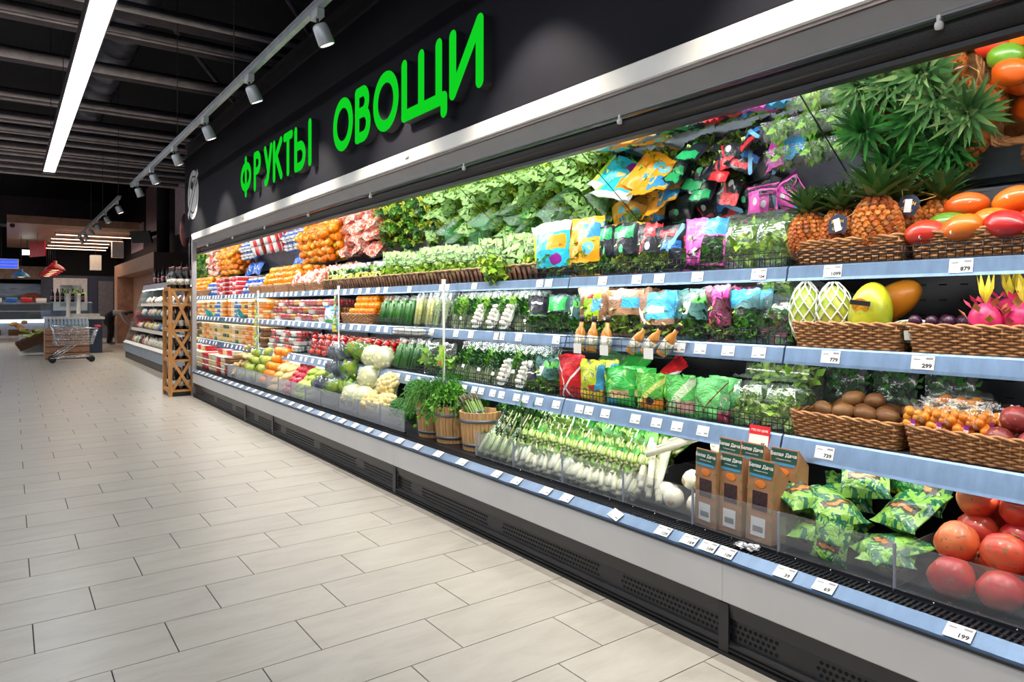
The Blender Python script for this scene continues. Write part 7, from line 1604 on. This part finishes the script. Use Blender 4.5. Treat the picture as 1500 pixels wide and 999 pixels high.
# person bending over behind the counter
def person(loc, rz):
    J = {'pel': (0, 0, .88), 'wa': (.10, 0, 1.0), 'ch': (.34, 0, 1.03), 'nk': (.46, 0, 1.0), 'lh': (0, .09, .86), 'lk': (.05, .10, .46), 'la': (-.02, .10, .08), 'lt': (.14, .11, .04), 'rh': (0, -.09, .86), 'rk': (.06, -.10, .46), 'ra': (.0, -.10, .08), 'rt': (.16, -.11, .04),
         'ls': (.40, .17, 1.0), 'le': (.50, .20, .74), 'lw': (.66, .16, .60), 'rs': (.40, -.17, 1.0), 're': (.52, -.20, .74), 'rw': (.68, -.14, .62)}
    R_ = {'pel': .14, 'wa': .13, 'ch': .14, 'nk': .055, 'lh': .10, 'lk': .065, 'la': .045, 'lt': .035, 'rh': .10, 'rk': .065, 'ra': .045, 'rt': .035, 'ls': .06, 'le': .045, 'lw': .032, 'rs': .06, 're': .045, 'rw': .032}
    E_ = [('pel', 'wa'), ('wa', 'ch'), ('ch', 'nk'), ('pel', 'lh'), ('lh', 'lk'), ('lk', 'la'), ('la', 'lt'), ('pel', 'rh'), ('rh', 'rk'), ('rk', 'ra'), ('ra', 'rt'), ('ch', 'ls'), ('ls', 'le'), ('le', 'lw'), ('ch', 'rs'), ('rs', 're'), ('re', 'rw')]
    hd = {'h': (.62, 0, .97)}
    names = list(J); V = [J[k] for k in names]; ED = [(names.index(a_), names.index(c_)) for a_, c_ in E_]; rad = [R_[k] for k in names]
    for s_, w_ in ((1, 'lw'), (-1, 'rw')):   # hands: palm and five fingers
        wx, wy, wz = J[w_]; i0 = names.index(w_); V.append((wx + .06, wy, wz - .05)); rad.append(.034); ip = len(V) - 1; ED.append((i0, ip))
        for q in range(5):
            dy = (q - 2) * .018; L1 = (.035, .045, .05, .046, .036)[q]
            V.append((wx + .07 + L1 * .6, wy + dy, wz - .06 - L1 * .5)); rad.append(.011); a_ = len(V) - 1; ED.append((ip, a_)); V.append((wx + .07 + L1 * .9, wy + dy, wz - .06 - L1 * 1.2)); rad.append(.009); ED.append((a_, len(V) - 1))
    me = bpy.data.meshes.new('body'); me.from_pydata(V, ED, []); o = bpy.data.objects.new('body', me); COL.objects.link(o)
    m = o.modifiers.new('skin', 'SKIN')
    for i, r in enumerate(rad): me.skin_vertices[0].data[i].radius = (r, r); me.skin_vertices[0].data[i].use_root = (i == 0)
    o.modifiers.new('sub', 'SUBSURF').levels = 1
    dg = bpy.context.evaluated_depsgraph_get(); bm = bpy.data.meshes.new_from_object(o.evaluated_get(dg)); bpy.data.objects.remove(o)
    n = NT('person_clothes'); vec = n.coord('Object'); sp = n.n('ShaderNodeSeparateXYZ'); n.t.links.new(vec, sp.inputs[0])
    c = n.mix(n.math('GREATER_THAN', sp.outputs[0], .16), (.012, .012, .016), (.45, .38, .38)); c = n.mix(n.math('GREATER_THAN', sp.outputs[0], .60), c, (.55, .32, .24)); c = n.mix(n.math('LESS_THAN', sp.outputs[2], .07), c, (.3, .3, .32))
    bm.materials.clear(); bm.materials.append(n.done(n.princ(c, .8))); bm.polygons.foreach_set('use_smooth', [True] * len(bm.polygons))
    head = MB().ell((.58, 0, .94), (.125, .078, .095), 16, 12, 0, lambda p: 1 + .05 * p.x)
    head.ell((.68, 0, .885), (.018, .014, .03), 8, 6).ell((.60, .08, .93), (.025, .012, .03), 8, 6).ell((.60, -.08, .93), (.025, .012, .03), 8, 6)
    hair = MB().ell((.57, 0, .965), (.13, .084, .092), 16, 10)
    put('person', [('body', bm), ('head', head.mesh('head', plain('skin', (.55, .32, .24), .6))), ('hair', hair.mesh('hair', plain('hair_dark', (.03, .02, .02), .7))),
        ('apron', MB().ell((-.01, 0, .78), (.155, .165, .22), 14, 10).mesh('apron', plain('apron_black', (.01, .01, .013), .8)))], 'person in dark trousers and apron bending over beside the counter', 'person', loc, (0, 0, rz))
x, y, _ = onZ(160, 506, 0); person((x, y, 0), -.5)
put('steel_table', [('top', MB().box(0, 0, .82, .9, 1.4, .86).mesh('top', M_CHROME, False)), ('leg', MB().box(.02, .02, 0, .06, .06, .819).mesh('leg', M_CHROME, False)), ('leg', MB().box(.84, .02, 0, .88, .06, .819).mesh('leg', M_CHROME, False)), ('leg', MB().box(.02, 1.34, 0, .06, 1.38, .819).mesh('leg', M_CHROME, False)), ('leg', MB().box(.84, 1.34, 0, .88, 1.38, .819).mesh('leg', M_CHROME, False))], 'steel work table beside the bending person', 'table', (x - .65, y + 1.1, 0))
